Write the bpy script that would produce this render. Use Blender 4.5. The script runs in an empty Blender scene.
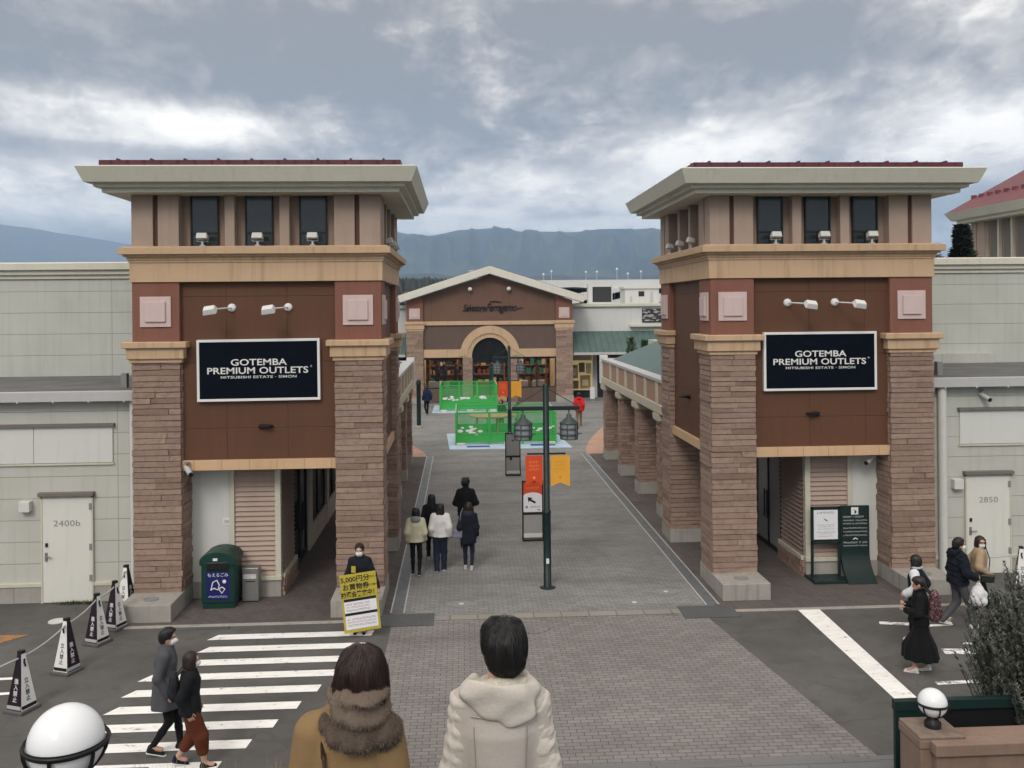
EXPOSURE = 0.27
HAZE = 2.5e-4
import bpy, bmesh, math, random
import numpy as np
from mathutils import Vector, Matrix, Euler
random.seed(7); rng = np.random.default_rng(7)
PI = math.pi; R_ = math.radians
SC = bpy.context.scene; COL = SC.collection

# ------------------------------------------------------------------ materials
def srgb(r, g, b):
    f = lambda c: (c/255/12.92) if c/255 <= .04045 else ((c/255+.055)/1.055)**2.4
    return (f(r), f(g), f(b))

class NT:
    def __init__(s, name):
        s.m = bpy.data.materials.new(name); s.m.use_nodes = True
        s.t = s.m.node_tree; s.n = s.t.nodes; s.b = s.n['Principled BSDF']; s.out = s.n['Material Output']; s.b.inputs['Specular IOR Level'].default_value = .3
    def new(s, ty, **kw):
        n = s.n.new(ty)
        for k, v in kw.items(): setattr(n, k, v)
        return n
    def link(s, a, b): s.t.links.new(a, b)
    def coord(s, kind='Object', scale=(1, 1, 1), rot=(0, 0, 0), loc=(0, 0, 0)):
        tc = s.new('ShaderNodeTexCoord'); mp = s.new('ShaderNodeMapping')
        mp.inputs['Scale'].default_value = scale; mp.inputs['Rotation'].default_value = rot; mp.inputs['Location'].default_value = loc
        s.link(tc.outputs[kind], mp.inputs['Vector']); return mp.outputs['Vector']
    def world(s, scale=(1, 1, 1)):
        g = s.new('ShaderNodeNewGeometry'); mp = s.new('ShaderNodeMapping'); mp.inputs['Scale'].default_value = scale
        s.link(g.outputs['Position'], mp.inputs['Vector']); return mp.outputs['Vector']
    def noise(s, vec, scale, detail=4, rough=.55, dist=0):
        n = s.new('ShaderNodeTexNoise'); n.inputs['Scale'].default_value = scale; n.inputs['Detail'].default_value = detail
        n.inputs['Roughness'].default_value = rough; n.inputs['Distortion'].default_value = dist
        s.link(vec, n.inputs['Vector']); return n.outputs['Fac']
    def ramp(s, fac, stops):
        r = s.new('ShaderNodeValToRGB'); e = r.color_ramp.elements
        while len(e) < len(stops): e.new(.5)
        for i, (p, c) in enumerate(stops):
            e[i].position = p; e[i].color = (*c, 1) if isinstance(c, tuple) else (c, c, c, 1)
        s.link(fac, r.inputs['Fac']); return r.outputs['Color']
    def rng(s, fac, a, b, lo, hi):
        r = s.new('ShaderNodeMapRange'); r.inputs['From Min'].default_value = a; r.inputs['From Max'].default_value = b
        r.inputs['To Min'].default_value = lo; r.inputs['To Max'].default_value = hi; s.link(fac, r.inputs['Value']); return r.outputs['Result']
    def math(s, op, a, b=None):
        n = s.new('ShaderNodeMath', operation=op)
        for i, v in enumerate((a, b)):
            if v is None: continue
            if isinstance(v, (int, float)): n.inputs[i].default_value = v
            else: s.link(v, n.inputs[i])
        return n.outputs[0]
    def mix(s, a, b, fac, mode='MIX'):
        n = s.new('ShaderNodeMix', data_type='RGBA', blend_type=mode)
        for k, v in ((0, fac), (6, a), (7, b)):
            if isinstance(v, (int, float)): n.inputs[k].default_value = v if k == 0 else (v, v, v, 1)
            elif isinstance(v, tuple): n.inputs[k].default_value = (*v, 1)
            else: s.link(v, n.inputs[k])
        return n.outputs[2]
    def bump(s, h, strength=.3, dist=.02, prev=None):
        b = s.new('ShaderNodeBump'); b.inputs['Strength'].default_value = strength; b.inputs['Distance'].default_value = dist
        s.link(h, b.inputs['Height'])
        if prev is not None: s.link(prev, b.inputs['Normal'])
        s.link(b.outputs['Normal'], s.b.inputs['Normal']); return b.outputs['Normal']
    def base(s, c):
        if isinstance(c, tuple): s.b.inputs['Base Color'].default_value = (*c, 1)
        else: s.link(c, s.b.inputs['Base Color'])
    def rough(s, v):
        if isinstance(v, (int, float)): s.b.inputs['Roughness'].default_value = v
        else: s.link(v, s.b.inputs['Roughness'])

def paint(name, col, rough=.55, var=.12, scale=2.5, streak=.12, bump=.08, metal=0, fine=60):
    t = NT(name); v = t.world()
    n = t.noise(v, scale, 6); f = t.noise(v, fine, 3)
    c = t.mix(col, t.mix(col, (col[0]*.55, col[1]*.55, col[2]*.52), .5), t.rng(n, .35, .7, 0, var*2.2))
    if streak:
        st = t.noise(t.world((9, 9, .5)), 1.0, 5)
        c = t.mix(c, (col[0]*.5, col[1]*.48, col[2]*.44), t.rng(st, .52, .78, 0, streak*2.2))
    c = t.mix(c, (0, 0, 0), t.rng(f, .3, .7, .07, 0))
    t.base(c); t.rough(t.rng(n, .3, .7, rough-.08, rough+.1)); t.b.inputs['Metallic'].default_value = metal
    if bump: t.bump(f, bump, .01)
    return t.m

def plain(name, col, rough=.5, metal=0, var=.1):
    return paint(name, col, rough, var, 6, 0, .03, metal)

def cloth(name, col, rough=.9, bump=.25, sc=28, var=.15):
    t = NT(name); v = t.coord('Object')
    n = t.noise(v, 5, 5); w = t.noise(v, sc, 5, .6, .6); f = t.noise(v, 260, 2)
    c = t.mix(col, (col[0]*.7, col[1]*.7, col[2]*.7), t.rng(n, .35, .7, 0, var*2))
    c = t.mix(c, (col[0]*1.35+.004, col[1]*1.35+.004, col[2]*1.35+.004), t.rng(f, .5, .75, 0, .35))
    t.b.inputs['Specular IOR Level'].default_value = .12; t.base(c); t.rough(rough); b = t.bump(w, bump, .015); t.bump(f, .25, .003, b)
    t.b.inputs['Sheen Weight'].default_value = .02
    return t.m

def stone_mat():
    t = NT('ledge_stone'); v = t.world()
    a = t.new('ShaderNodeAttribute', attribute_name='tone'); tone = a.outputs['Fac']
    c = t.ramp(tone, [(0, (.235, .155, .122)), (.25, (.295, .20, .156)), (.5, (.34, .236, .186)), (.72, (.315, .22, .18)), (.9, (.38, .275, .205)), (1, (.29, .21, .18))])
    n = t.noise(v, 9, 6); f = t.noise(t.world((18, 18, 60)), 1, 6, .65)
    c = t.mix(c, (.13, .095, .085), t.rng(n, .45, .75, 0, .5)); c = t.mix(c, (.48, .36, .29), t.rng(f, .52, .8, 0, .5))
    t.base(c); t.rough(.9); b = t.bump(f, .8, .03); t.bump(t.noise(v, 70, 4), .4, .01, b)
    return t.m

def paver_mat(name, bw, bh, cols, joint, mortar=.006, rot=0, band=0, big=.5, rough=.85, stain=.4):
    t = NT(name); v = t.coord('Object', (1, 1, 1), (0, 0, rot))
    b = t.new('ShaderNodeTexBrick', offset=.5, squash=1.0)
    t.link(v, b.inputs['Vector']); b.inputs['Scale'].default_value = 1
    b.inputs['Mortar Size'].default_value = mortar; b.inputs['Mortar Smooth'].default_value = .3
    b.inputs['Brick Width'].default_value = bw; b.inputs['Row Height'].default_value = bh; b.inputs['Bias'].default_value = 0
    b.inputs['Color1'].default_value = (*cols[0], 1); b.inputs['Color2'].default_value = (*cols[1], 1); b.inputs['Mortar'].default_value = (*joint, 1)
    c = b.outputs['Color']
    n = t.noise(v, .55, 6, .6); m = t.noise(v, 4.5, 6, .6); f = t.noise(v, 130, 2)
    c = t.mix(c, t.mix(c, .35, 1.0, 'MULTIPLY'), t.rng(n, .45, .72, 0, big))
    c = t.mix(c, cols[2], t.rng(m, .4, .7, 0, .45))
    if band:
        bn = t.noise(t.coord('Object', (.12, 1.15, 1), (0, 0, rot)), 1, 4, .6)
        c = t.mix(c, t.mix(c, 1.45, 1.0, 'MULTIPLY'), t.rng(bn, .5, .68, 0, band)); c = t.mix(c, t.mix(c, .6, 1.0, 'MULTIPLY'), t.rng(bn, .47, .32, 0, band))
    # keep the joints crisp over the dirt
    c = t.mix(c, joint, t.math('MULTIPLY', b.outputs['Fac'], .85))
    sp = t.noise(v, 2.2, 8, .7); c = t.mix(c, (.05, .048, .045), t.rng(sp, .6, .78, 0, stain))
    c = t.mix(c, (.02, .02, .02), t.rng(f, .35, .6, .18, 0))
    t.base(c); t.rough(t.rng(n, .3, .7, rough-.12, rough+.08))
    inv = t.math('SUBTRACT', 1, b.outputs['Fac']); bb = t.bump(inv, .5, .008); t.bump(f, .2, .004, bb)
    return t.m

def asphalt_mat():
    t = NT('asphalt'); v = t.coord('Object')
    n = t.noise(v, .5, 7, .62); m = t.noise(v, 3, 6, .65); f = t.noise(v, 95, 3, .7); cr = t.new('ShaderNodeTexVoronoi', feature='DISTANCE_TO_EDGE')
    wv = t.new('ShaderNodeMixRGB'); wv.inputs[0].default_value = .35; nn = t.new('ShaderNodeTexNoise'); nn.inputs['Scale'].default_value = 1.3
    t.link(v, nn.inputs['Vector']); t.link(v, wv.inputs[1]); t.link(nn.outputs['Color'], wv.inputs[2])
    t.link(wv.outputs[0], cr.inputs['Vector']); cr.inputs['Scale'].default_value = .42
    c = t.mix((.072, .071, .068), (.132, .128, .121), t.rng(n, .3, .7, 0, 1))
    c = t.mix(c, (.06, .06, .06), t.rng(m, .5, .72, 0, .6)); c = t.mix(c, (.19, .185, .175), t.rng(f, .55, .8, 0, .6)); c = t.mix(c, (.03, .03, .03), t.rng(f, .42, .25, 0, .6))
    c = t.mix(c, (.045, .045, .045), t.rng(cr.outputs['Distance'], 0, .006, .35, 0))
    t.base(c); t.rough(t.rng(n, .3, .7, .78, .95)); t.bump(f, .45, .01)
    return t.m

def road_paint_mat(name='road_paint', wear=.565):
    t = NT(name); v = t.coord('Object')
    f = t.noise(v, 14, 8, .7); n = t.noise(t.coord('Object', (1, 3, 1)), 3, 5, .6)
    w = t.math('ADD', t.math('MULTIPLY', f, .6), t.math('MULTIPLY', n, .4))
    c = t.mix((.88, .88, .86), (.74, .735, .71), t.rng(n, .4, .75, 0, 1))
    c = t.mix(c, (.12, .118, .112), t.rng(w, wear, wear+.07, 0, .92)); t.base(c); t.rough(.75); t.bump(f, .25, .006)
    return t.m

def siding_mat(name, col, pitch, z0=0., xs=2.6, x0=0.):
    t = NT(name); v = t.world()
    sx = t.new('ShaderNodeSeparateXYZ'); t.link(v, sx.inputs[0])
    def line(o, p, off, w):
        a = t.math('FRACT', t.math('DIVIDE', t.math('SUBTRACT', o, off), p)); d = t.math('MULTIPLY', t.math('MINIMUM', a, t.math('SUBTRACT', 1, a)), p)
        return t.rng(d, w*.3, w, 1, 0)
    lz = line(sx.outputs['Z'], pitch, z0, .011); lx = line(sx.outputs['X'], xs, x0, .009); l = t.math('MAXIMUM', lz, lx)
    n = t.noise(v, .9, 6); st = t.noise(t.world((7, 7, .35)), 1, 6, .6); f = t.noise(v, 90, 2)
    c = t.mix(col, (col[0]*.78, col[1]*.78, col[2]*.75), t.rng(n, .35, .7, 0, .5)); c = t.mix(c, (col[0]*.55, col[1]*.53, col[2]*.47), t.rng(st, .5, .8, 0, .35))
    c = t.mix(c, (col[0]*.58, col[1]*.58, col[2]*.56), l); t.base(c); t.rough(.62)
    b = t.bump(t.math('SUBTRACT', 1, l), .6, .008); t.bump(f, .08, .004, b)
    return t.m

def glass_mat(name, tint=(.02, .025, .03), rough=.06, alpha=.35):
    t = NT(name); t.base(tint); t.b.inputs['Roughness'].default_value = rough; t.b.inputs['Specular IOR Level'].default_value = .6
    if alpha < 1:
        g = t.new('ShaderNodeBsdfTransparent'); mx = t.new('ShaderNodeMixShader'); mx.inputs[0].default_value = alpha
        fr = t.new('ShaderNodeFresnel'); fr.inputs['IOR'].default_value = 1.5
        t.link(t.math('MAXIMUM', fr.outputs[0], alpha), mx.inputs[0])
        t.link(g.outputs[0], mx.inputs[1]); t.link(t.b.outputs[0], mx.inputs[2]); t.link(mx.outputs[0], t.out.inputs['Surface'])
    return t.m

def net_mat(name, col, dens=.6, sc=22):
    t = NT(name); v = t.coord('Object'); sx = t.new('ShaderNodeSeparateXYZ'); t.link(v, sx.inputs[0]); t.base(col); t.rough(.7)
    def line(o):
        a = t.math('FRACT', t.math('MULTIPLY', o, sc)); return t.math('LESS_THAN', a, 1-math.sqrt(1-dens))
    m = t.math('MAXIMUM', t.math('MAXIMUM', line(sx.outputs['X']), line(sx.outputs['Y'])), line(sx.outputs['Z']))
    h = t.math('MAXIMUM', line(t.math('ADD', sx.outputs['X'], sx.outputs['Y'])), line(sx.outputs['Z']))
    g = t.new('ShaderNodeBsdfTransparent'); mx = t.new('ShaderNodeMixShader'); t.link(h, mx.inputs[0])
    t.link(g.outputs[0], mx.inputs[1]); t.link(t.b.outputs[0], mx.inputs[2]); t.link(mx.outputs[0], t.out.inputs['Surface'])
    return t.m

def leaf_mat(name, a, b, c):
    t = NT(name); at = t.new('ShaderNodeAttribute', attribute_name='tone')
    t.base(t.ramp(at.outputs['Fac'], [(0, a), (.55, b), (1, c)])); t.rough(.75); t.b.inputs['Subsurface Weight'].default_value = 0
    return t.m

def ribbed(name, col, pitch, axis='X', depth=.6, rough=.5, dark=.45, width=.25):
    t = NT(name); v = t.world(); sx = t.new('ShaderNodeSeparateXYZ'); t.link(v, sx.inputs[0])
    a = t.math('FRACT', t.math('DIVIDE', sx.outputs[axis], pitch)); d = t.math('MINIMUM', a, t.math('SUBTRACT', 1, a))
    l = t.rng(d, 0, width*.5, 1, 0); n = t.noise(v, 1.5, 5)
    c = t.mix(col, (col[0]*.7, col[1]*.7, col[2]*.7), t.rng(n, .35, .7, 0, .7)); c = t.mix(c, (col[0]*dark, col[1]*dark, col[2]*dark), t.math('MULTIPLY', l, .8))
    t.base(c); t.rough(rough); t.bump(t.math('SUBTRACT', 1, l), depth, .02)
    return t.m

M = {}
M['stone'] = stone_mat()
M['red_brown'] = paint('red_brown_render', (.225, .098, .070), .8, .12, 2, .12, .1)
M['brown'] = siding_mat('brown_panel', (.114, .050, .027), 1.36, 3.66, 1.24, .12)
M['tan'] = paint('tan_render', (.545, .38, .245), .75, .14, 1.6, .26, .1)
M['lintel'] = siding_mat('tan_lintel', (.58, .39, .235), 3, .5, .56, .1)
M['pink'] = paint('pale_pink_tile', (.60, .47, .455), .5, .08, 3, .1, .03)
M['taupe'] = paint('taupe_render', (.31, .225, .18), .75, .1, 2, .14, .08)
M['taupe_lt'] = paint('taupe_pilaster', (.40, .305, .25), .75, .1, 2, .12, .08)
M['slot'] = paint('brown_slot', (.11, .055, .04), .7)
M['eave'] = paint('grey_green_eave', (.62, .61, .52), .6, .12, 1.2, .10, .05)
M['redroof'] = ribbed('dark_red_roof', (.10, .028, .035), .33, 'X', .6, .45)
M['redroof_y'] = ribbed('faded_red_roof', (.19, .058, .066), .36, 'Y', .6, .5)
M['siding'] = siding_mat('grey_beige_siding', (.49, .495, .45), .455, .36, 2.55, -7.25)
M['siding_up'] = siding_mat('grey_beige_upper_siding', (.49, .505, .465), .545, .62, 3.1, -8.95)
M['whitepanel'] = paint('white_panel', (.62, .63, .60), .5, .08, 1.5, .08, .03)
M['trim'] = paint('cream_trim', (.56, .54, .44), .55, .1, 2, .12, .04)
M['door'] = paint('white_door', (.66, .66, .61), .45, .06, 1.5, .07, .02)
M['concrete'] = paint('concrete', (.36, .345, .315), .9, .3, 3, .3, .25, 0, 40)
M['greymetal'] = plain('grey_metal', (.28, .28, .27), .4, .6)
M['darkgrey'] = paint('dark_grey_roofing', (.13, .13, .135), .6, .3, 1.5, 0, .05)
M['grime'] = paint('brown_grey_hood', (.17, .155, .14), .6)
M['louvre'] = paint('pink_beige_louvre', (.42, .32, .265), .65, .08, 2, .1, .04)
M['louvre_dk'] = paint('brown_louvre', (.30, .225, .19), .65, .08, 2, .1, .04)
M['glass'] = glass_mat('window_glass', (.012, .016, .018), .08, 1)
M['glass_up'] = glass_mat('upper_window_glass', (.018, .024, .026), .16, 1)
M['shopglass'] = glass_mat('shop_glass', (.03, .035, .04), .05, .10)
M['doorglass_reflection'] = glass_mat('door_glass_painted_reflection', (.30, .31, .305), .15, .9)  # grey light reflected in the panes is painted into this base colour
M['black'] = plain('black_metal', (.012, .012, .013), .4)
M['dkgreen'] = plain('dark_green_metal', (.010, .024, .023), .42, 0, .2)
M['railgreen'] = plain('rail_green', (.009, .028, .026), .45, 0, .3)
M['bingreen'] = plain('bin_green', (.008, .040, .032), .42, 0, .2)
M['navyblack'] = plain('blue_black_board', (.0025, .0045, .010), .6, 0, .1); M['navyblack'].node_tree.nodes['Principled BSDF'].inputs['Specular IOR Level'].default_value = .06
M['white'] = plain('white_enamel', (.74, .74, .73), .4, 0, .06)
M['lightgrey'] = plain('light_grey', (.46, .46, .46), .5)
M['midgrey'] = plain('mid_grey', (.24, .24, .24), .6)
M['offwhite'] = plain('off_white', (.62, .62, .60), .5)
M['verge'] = paint('pale_verge', (.66, .64, .57), .6, .08, 2, .1, .03)
M['asphalt'] = asphalt_mat()
M['apron'] = paver_mat('apron_pavers', .2, .1, ((.262, .246, .236), (.20, .189, .182), (.236, .223, .215)), (.075, .072, .07), .006, 0, .22, .3)
M['street'] = paver_mat('street_pavers', .2, .1, ((.27, .268, .262), (.215, .213, .21), (.245, .242, .238)), (.08, .08, .08), .005, 0, .45, .35)
M['walk'] = paver_mat('walk_pavers', .2, .1, ((.14, .118, .11), (.105, .09, .085), (.12, .103, .097)), (.06, .057, .055), .005, PI/4, 0, .4)
M['salmon'] = paver_mat('salmon_pavers', .3, .3, ((.52, .32, .24), (.44, .27, .2), (.48, .3, .23)), (.25, .17, .14), .01, 0, 0, .2)
M['band'] = paver_mat('pale_stone_band', .55, .3, ((.31, .295, .265), (.26, .25, .23), (.29, .27, .25)), (.12, .11, .1), .01, 0, 0, .3)
M['granite'] = paver_mat('granite_step', 1.2, .6, ((.19, .195, .20), (.165, .17, .175), (.18, .18, .185)), (.07, .07, .07), .006, 0, 0, .3)
M['roadpaint'] = road_paint_mat()
M['roadpaint_worn'] = road_paint_mat('worn_road_paint', .50)
M['grate'] = ribbed('steel_grate', (.15, .16, .165), .03, 'X', .8, .5, .3, .5)
M['steel'] = plain('dull_steel', (.22, .235, .245), .5, .5, .3)
M['greenroof'] = ribbed('green_metal_roof', (.085, .135, .125), .42, 'X', .8, .45, .5, .18)
M['greenroof_y'] = ribbed('green_metal_roof_side', (.085, .14, .13), .42, 'Y', .8, .45, .5, .18)
M['fascia'] = paint('tan_pink_fascia', (.37, .24, .175), .7, .1, 2, .1, .05)
M['cream'] = paint('cream_beam', (.52, .47, .38), .65, .1, 2, .14, .05)
M['storewall'] = siding_mat('store_brown_upper', (.15, .082, .058), 9, .1, 2.5, .6)
M['storewall2'] = siding_mat('store_brown_lower', (.12, .082, .066), 9, .1, 2.5, .6)
M['orange'] = plain('orange_vinyl', (.62, .07, .018), .6, 0, .1)
M['yellow'] = plain('amber_vinyl', (.72, .35, .04), .6, 0, .1)
M['boardyellow'] = plain('yellow_card', (.46, .375, .05), .5, 0, .06)
M['paper'] = plain('white_paper', (.72, .73, .76), .5, 0, .04)
M['ink'] = plain('black_ink', (.012, .011, .01), .6)
M['redink'] = plain('red_ink', (.45, .03, .03), .6)
M['purple'] = plain('purple_black', (.018, .008, .017), .4, 0, .2)
M['rubber'] = plain('grey_rubber', (.11, .11, .11), .7, 0, .3)
M['globe'] = NT('white_globe').m
_t = M['globe'].node_tree.nodes['Principled BSDF']; _t.inputs['Base Color'].default_value = (.76, .78, .80, 1); _t.inputs['Roughness'].default_value = .22
M['bluevinyl'] = plain('navy_blue_sticker', (.012, .016, .12), .4)
M['mat'] = paint('blue_white_mat', (.50, .62, .78), .6, .5, .9, 0, .02)
M['matblue'] = plain('deep_blue_mat', (.05, .10, .30), .6)
M['green'] = plain('bright_green', (.05, .40, .08), .55, 0, .15)
M['greennet'] = net_mat('green_net', (.06, .38, .11), .32, 20)
M['table'] = plain('tan_table', (.42, .28, .16), .6)
M['garage'] = paint('white_concrete', (.60, .61, .60), .7, .08, .4, .1, .02)
M['garagedark'] = plain('dark_opening', (.02, .023, .027), .8)
M['screen'] = plain('dark_screen', (.035, .038, .04), .5)
M['stairwall'] = paint('pinkish_brown_render', (.25, .172, .135), .85, .3, 3, .2, .15)
M['stairtop'] = paint('mossy_coping', (.24, .185, .15), .9, .7, 9, 0, .3)
M['leafdark'] = leaf_mat('rosemary_leaves', (.050, .057, .047), (.108, .119, .098), (.20, .21, .18))
M['conifer'] = leaf_mat('conifer_needles', (.010, .014, .010), (.018, .026, .017), (.04, .05, .032))
M['shrub'] = leaf_mat('green_shrub', (.012, .03, .01), (.03, .065, .02), (.06, .11, .04))
M['drygrass'] = leaf_mat('yellow_grass', (.15, .14, .05), (.28, .25, .09), (.42, .38, .17))
M['weed'] = leaf_mat('weeds', (.04, .06, .015), (.08, .11, .03), (.14, .16, .06))
M['bark'] = paint('bark', (.06, .045, .035), .9)
M['skin'] = plain('skin', (.50, .30, .22), .5, 0, .08)
M['hairblack'] = None

# ------------------------------------------------------------------ mesh builder
class MB:
    def __init__(s): s.v = []; s.f = []; s.mi = []; s.tone = []; s.sm = []
    def add(s, vs, fs, mi=0, tone=None, smooth=False):
        o = len(s.v); s.v.extend([tuple(p) for p in vs])
        for f in fs:
            s.f.append(tuple(o+i for i in f)); s.mi.append(mi); s.tone.append(random.random() if tone is None else tone); s.sm.append(smooth)
    def box(s, x0, x1, y0, y1, z0, z1, mi=0, tone=None):
        if x0 > x1: x0, x1 = x1, x0
        if y0 > y1: y0, y1 = y1, y0
        if z0 > z1: z0, z1 = z1, z0
        s.add([(x0, y0, z0), (x1, y0, z0), (x1, y1, z0), (x0, y1, z0), (x0, y0, z1), (x1, y0, z1), (x1, y1, z1), (x0, y1, z1)],
              [(3, 2, 1, 0), (4, 5, 6, 7), (0, 1, 5, 4), (1, 2, 6, 5), (2, 3, 7, 6), (3, 0, 4, 7)], mi, tone); return s
    def cbox(s, c, d, mi=0): return s.box(c[0]-d[0]/2, c[0]+d[0]/2, c[1]-d[1]/2, c[1]+d[1]/2, c[2]-d[2]/2, c[2]+d[2]/2, mi)
    def prism(s, poly, z0, z1, mi=0, axis='z'):
        n = len(poly)
        mp = {'z': lambda a, b, c: (a, b, c), 'y': lambda a, b, c: (a, c, b), 'x': lambda a, b, c: (c, a, b)}[axis]
        vs = [mp(a, b, z0) for a, b in poly]+[mp(a, b, z1) for a, b in poly]
        s.add(vs, [tuple(range(n))[::-1], tuple(range(n, 2*n))]+[(i, (i+1) % n, n+(i+1) % n, n+i) for i in range(n)], mi); return s
    def poly(s, pts, mi=0): s.add(pts, [tuple(range(len(pts)))], mi); return s
    def ring(s, x0, x1, y0, y1, prof, mi=0, caps=False):
        """mitred moulding round a rectangle: prof = [(offset outward, z), ...]"""
        n = len(prof); vs = []
        for o, z in prof: vs += [(x0-o, y0-o, z), (x1+o, y0-o, z), (x1+o, y1+o, z), (x0-o, y1+o, z)]
        fs = []
        for i in range(n-1):
            for k in range(4):
                a, b = i*4+k, i*4+(k+1) % 4; fs.append((a, b, b+4, a+4))
        if caps: fs += [(3, 2, 1, 0), tuple((n-1)*4+k for k in range(4))]
        s.add(vs, fs, mi); return s
    def tube(s, pts, r, n=8, mi=0, cap=True, smooth=True):
        pts = [Vector(p) for p in pts]; m = len(pts); rs = r if isinstance(r, (list, tuple)) else [r]*m
        vs = []; ref = None
        for i, p in enumerate(pts):
            d = (pts[min(i+1, m-1)]-pts[max(i-1, 0)]).normalized()
            if ref is None:
                ref = d.cross(Vector((0, 0, 1)))
                if ref.length < .05: ref = d.cross(Vector((1, 0, 0)))
            ref = (ref-d*ref.dot(d)).normalized(); q = d.cross(ref)
            for k in range(n):
                a = 2*PI*k/n; vs.append(p+(ref*math.cos(a)+q*math.sin(a))*rs[i])
        fs = [(i*n+k, i*n+(k+1) % n, (i+1)*n+(k+1) % n, (i+1)*n+k) for i in range(m-1) for k in range(n)]
        s.add(vs, fs, mi, None, smooth)
        if cap: s.add(vs[:n], [tuple(range(n))[::-1]], mi); s.add(vs[-n:], [tuple(range(n))], mi)
        return s
    def lathe(s, prof, n=24, c=(0, 0, 0), mi=0, smooth=True, a0=0, sq=None):
        vs = []
        for r, z in prof:
            for k in range(n):
                a = a0+2*PI*k/n; vs.append((c[0]+r*math.cos(a), c[1]+r*math.sin(a), c[2]+z))
        m = len(prof)
        fs = [(i*n+k, i*n+(k+1) % n, (i+1)*n+(k+1) % n, (i+1)*n+k) for i in range(m-1) for k in range(n)]
        s.add(vs, fs, mi, None, smooth)
        s.add(vs[:n], [tuple(range(n))[::-1]], mi); s.add(vs[-n:], [tuple(range(n))], mi); return s
    def ball(s, c, r, n=20, m=12, mi=0, sc=(1, 1, 1)):
        vs = [(c[0], c[1], c[2]-r*sc[2])]
        for i in range(1, m):
            t = PI*i/m
            for k in range(n):
                a = 2*PI*k/n; vs.append((c[0]+r*sc[0]*math.sin(t)*math.cos(a), c[1]+r*sc[1]*math.sin(t)*math.sin(a), c[2]-r*sc[2]*math.cos(t)))
        vs.append((c[0], c[1], c[2]+r*sc[2])); L = len(vs)-1
        fs = [(0, 1+(k+1) % n, 1+k) for k in range(n)]
        fs += [(1+(i-1)*n+k, 1+(i-1)*n+(k+1) % n, 1+i*n+(k+1) % n, 1+i*n+k) for i in range(1, m-1) for k in range(n)]
        fs += [(L, 1+(m-2)*n+k, 1+(m-2)*n+(k+1) % n) for k in range(n)]
        s.add(vs, fs, mi, None, True); return s
    def xf(s, mat, start=0):
        for i in range(start, len(s.v)): s.v[i] = tuple(mat @ Vector(s.v[i]))
        return s
    def mesh(s, name, mats, bevel=0):
        me = bpy.data.meshes.new(name); me.from_pydata(s.v, [], s.f)
        for m in (mats if isinstance(mats, (list, tuple)) else [mats]): me.materials.append(m)
        me.polygons.foreach_set('material_index', s.mi); me.polygons.foreach_set('use_smooth', s.sm)
        at = me.attributes.new('tone', 'FLOAT', 'FACE'); at.data.foreach_set('value', s.tone)
        if bevel:
            bm = bmesh.new(); bm.from_mesh(me)
            es = [e for e in bm.edges if len(e.link_faces) == 2 and e.calc_face_angle(0) > .6 and not e.smooth is False]
            es = [e for e in es if not (e.link_faces[0].smooth and e.link_faces[1].smooth)]
            try: bmesh.ops.bevel(bm, geom=es, offset=bevel, segments=2, profile=.5, affect='EDGES', clamp_overlap=True)
            except Exception: pass
            bm.to_mesh(me); bm.free()
        me.update(); return me
    def build(s, name, mats, parent=None, bevel=0): return link(name, s.mesh(name, mats, bevel), parent)

def link(name, data, parent=None):
    o = bpy.data.objects.new(name, data); COL.objects.link(o)
    if parent is not None: o.parent = parent
    return o
def thing(name, label, cat, loc=(0, 0, 0), rz=0, group=None):
    o = bpy.data.objects.new(name, None); COL.objects.link(o); o.empty_display_size = .2
    o.location = loc; o.rotation_euler = (0, 0, rz); return tag(o, label, cat, group)
def tag(o, label, cat, group=None):
    o['label'] = label; o['category'] = cat
    if group: o['group'] = group
    return o
def struct(o): o['kind'] = 'structure'; return o
def kids(o): return [c for c in bpy.data.objects if c.parent is o]
def copy_tree(o, parent=None):
    ch = kids(o); c = o.copy(); COL.objects.link(c); c.parent = parent
    for k in ch: copy_tree(k, c)
    return c
def text_obj(name, body, size, mat, M4, parent=None, sx=1, extrude=.002, align='CENTER', shear=0, spacing=1, bold=0):
    cu = bpy.data.curves.new('txt', 'FONT'); cu.body = body; cu.size = size; cu.align_x = align; cu.align_y = 'CENTER'
    cu.extrude = extrude; cu.shear = shear; cu.space_character = spacing; cu.offset = bold; cu.resolution_u = 3
    tmp = bpy.data.objects.new('txt', cu); me = bpy.data.meshes.new_from_object(tmp)
    bpy.data.objects.remove(tmp); bpy.data.curves.remove(cu)
    me.materials.clear(); me.materials.append(mat); me.transform(Matrix.Scale(sx, 4, (1, 0, 0))); me.transform(M4)
    return link(name, me, parent)
def face_front(x, y, z): # text plane facing -Y
    return Matrix.Translation((x, y, z)) @ Matrix.Rotation(PI/2, 4, 'X')

def dashes(x0, x1, y, z, h, seed=0, fill=.8):
    """rows of tiny strokes for print too small to read"""
    r = random.Random(seed); b = MB(); x = x0
    while x < x1:
        w_ = h*r.uniform(.35, 1.1); w_ = min(w_, x1-x)
        if r.random() < fill:
            k = r.randrange(3)
            if k != 1: b.box(x, x+w_*.8, y-.0008, y, z+h*.25, z+h*.45)
            if k != 0: b.box(x, x+w_*.7, y-.0008, y, z-h*.45, z-h*.25)
            if k != 2: b.box(x+w_*.3, x+w_*.48, y-.0007, y, z-h*.45, z+h*.45)
        x += w_
    return b
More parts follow.
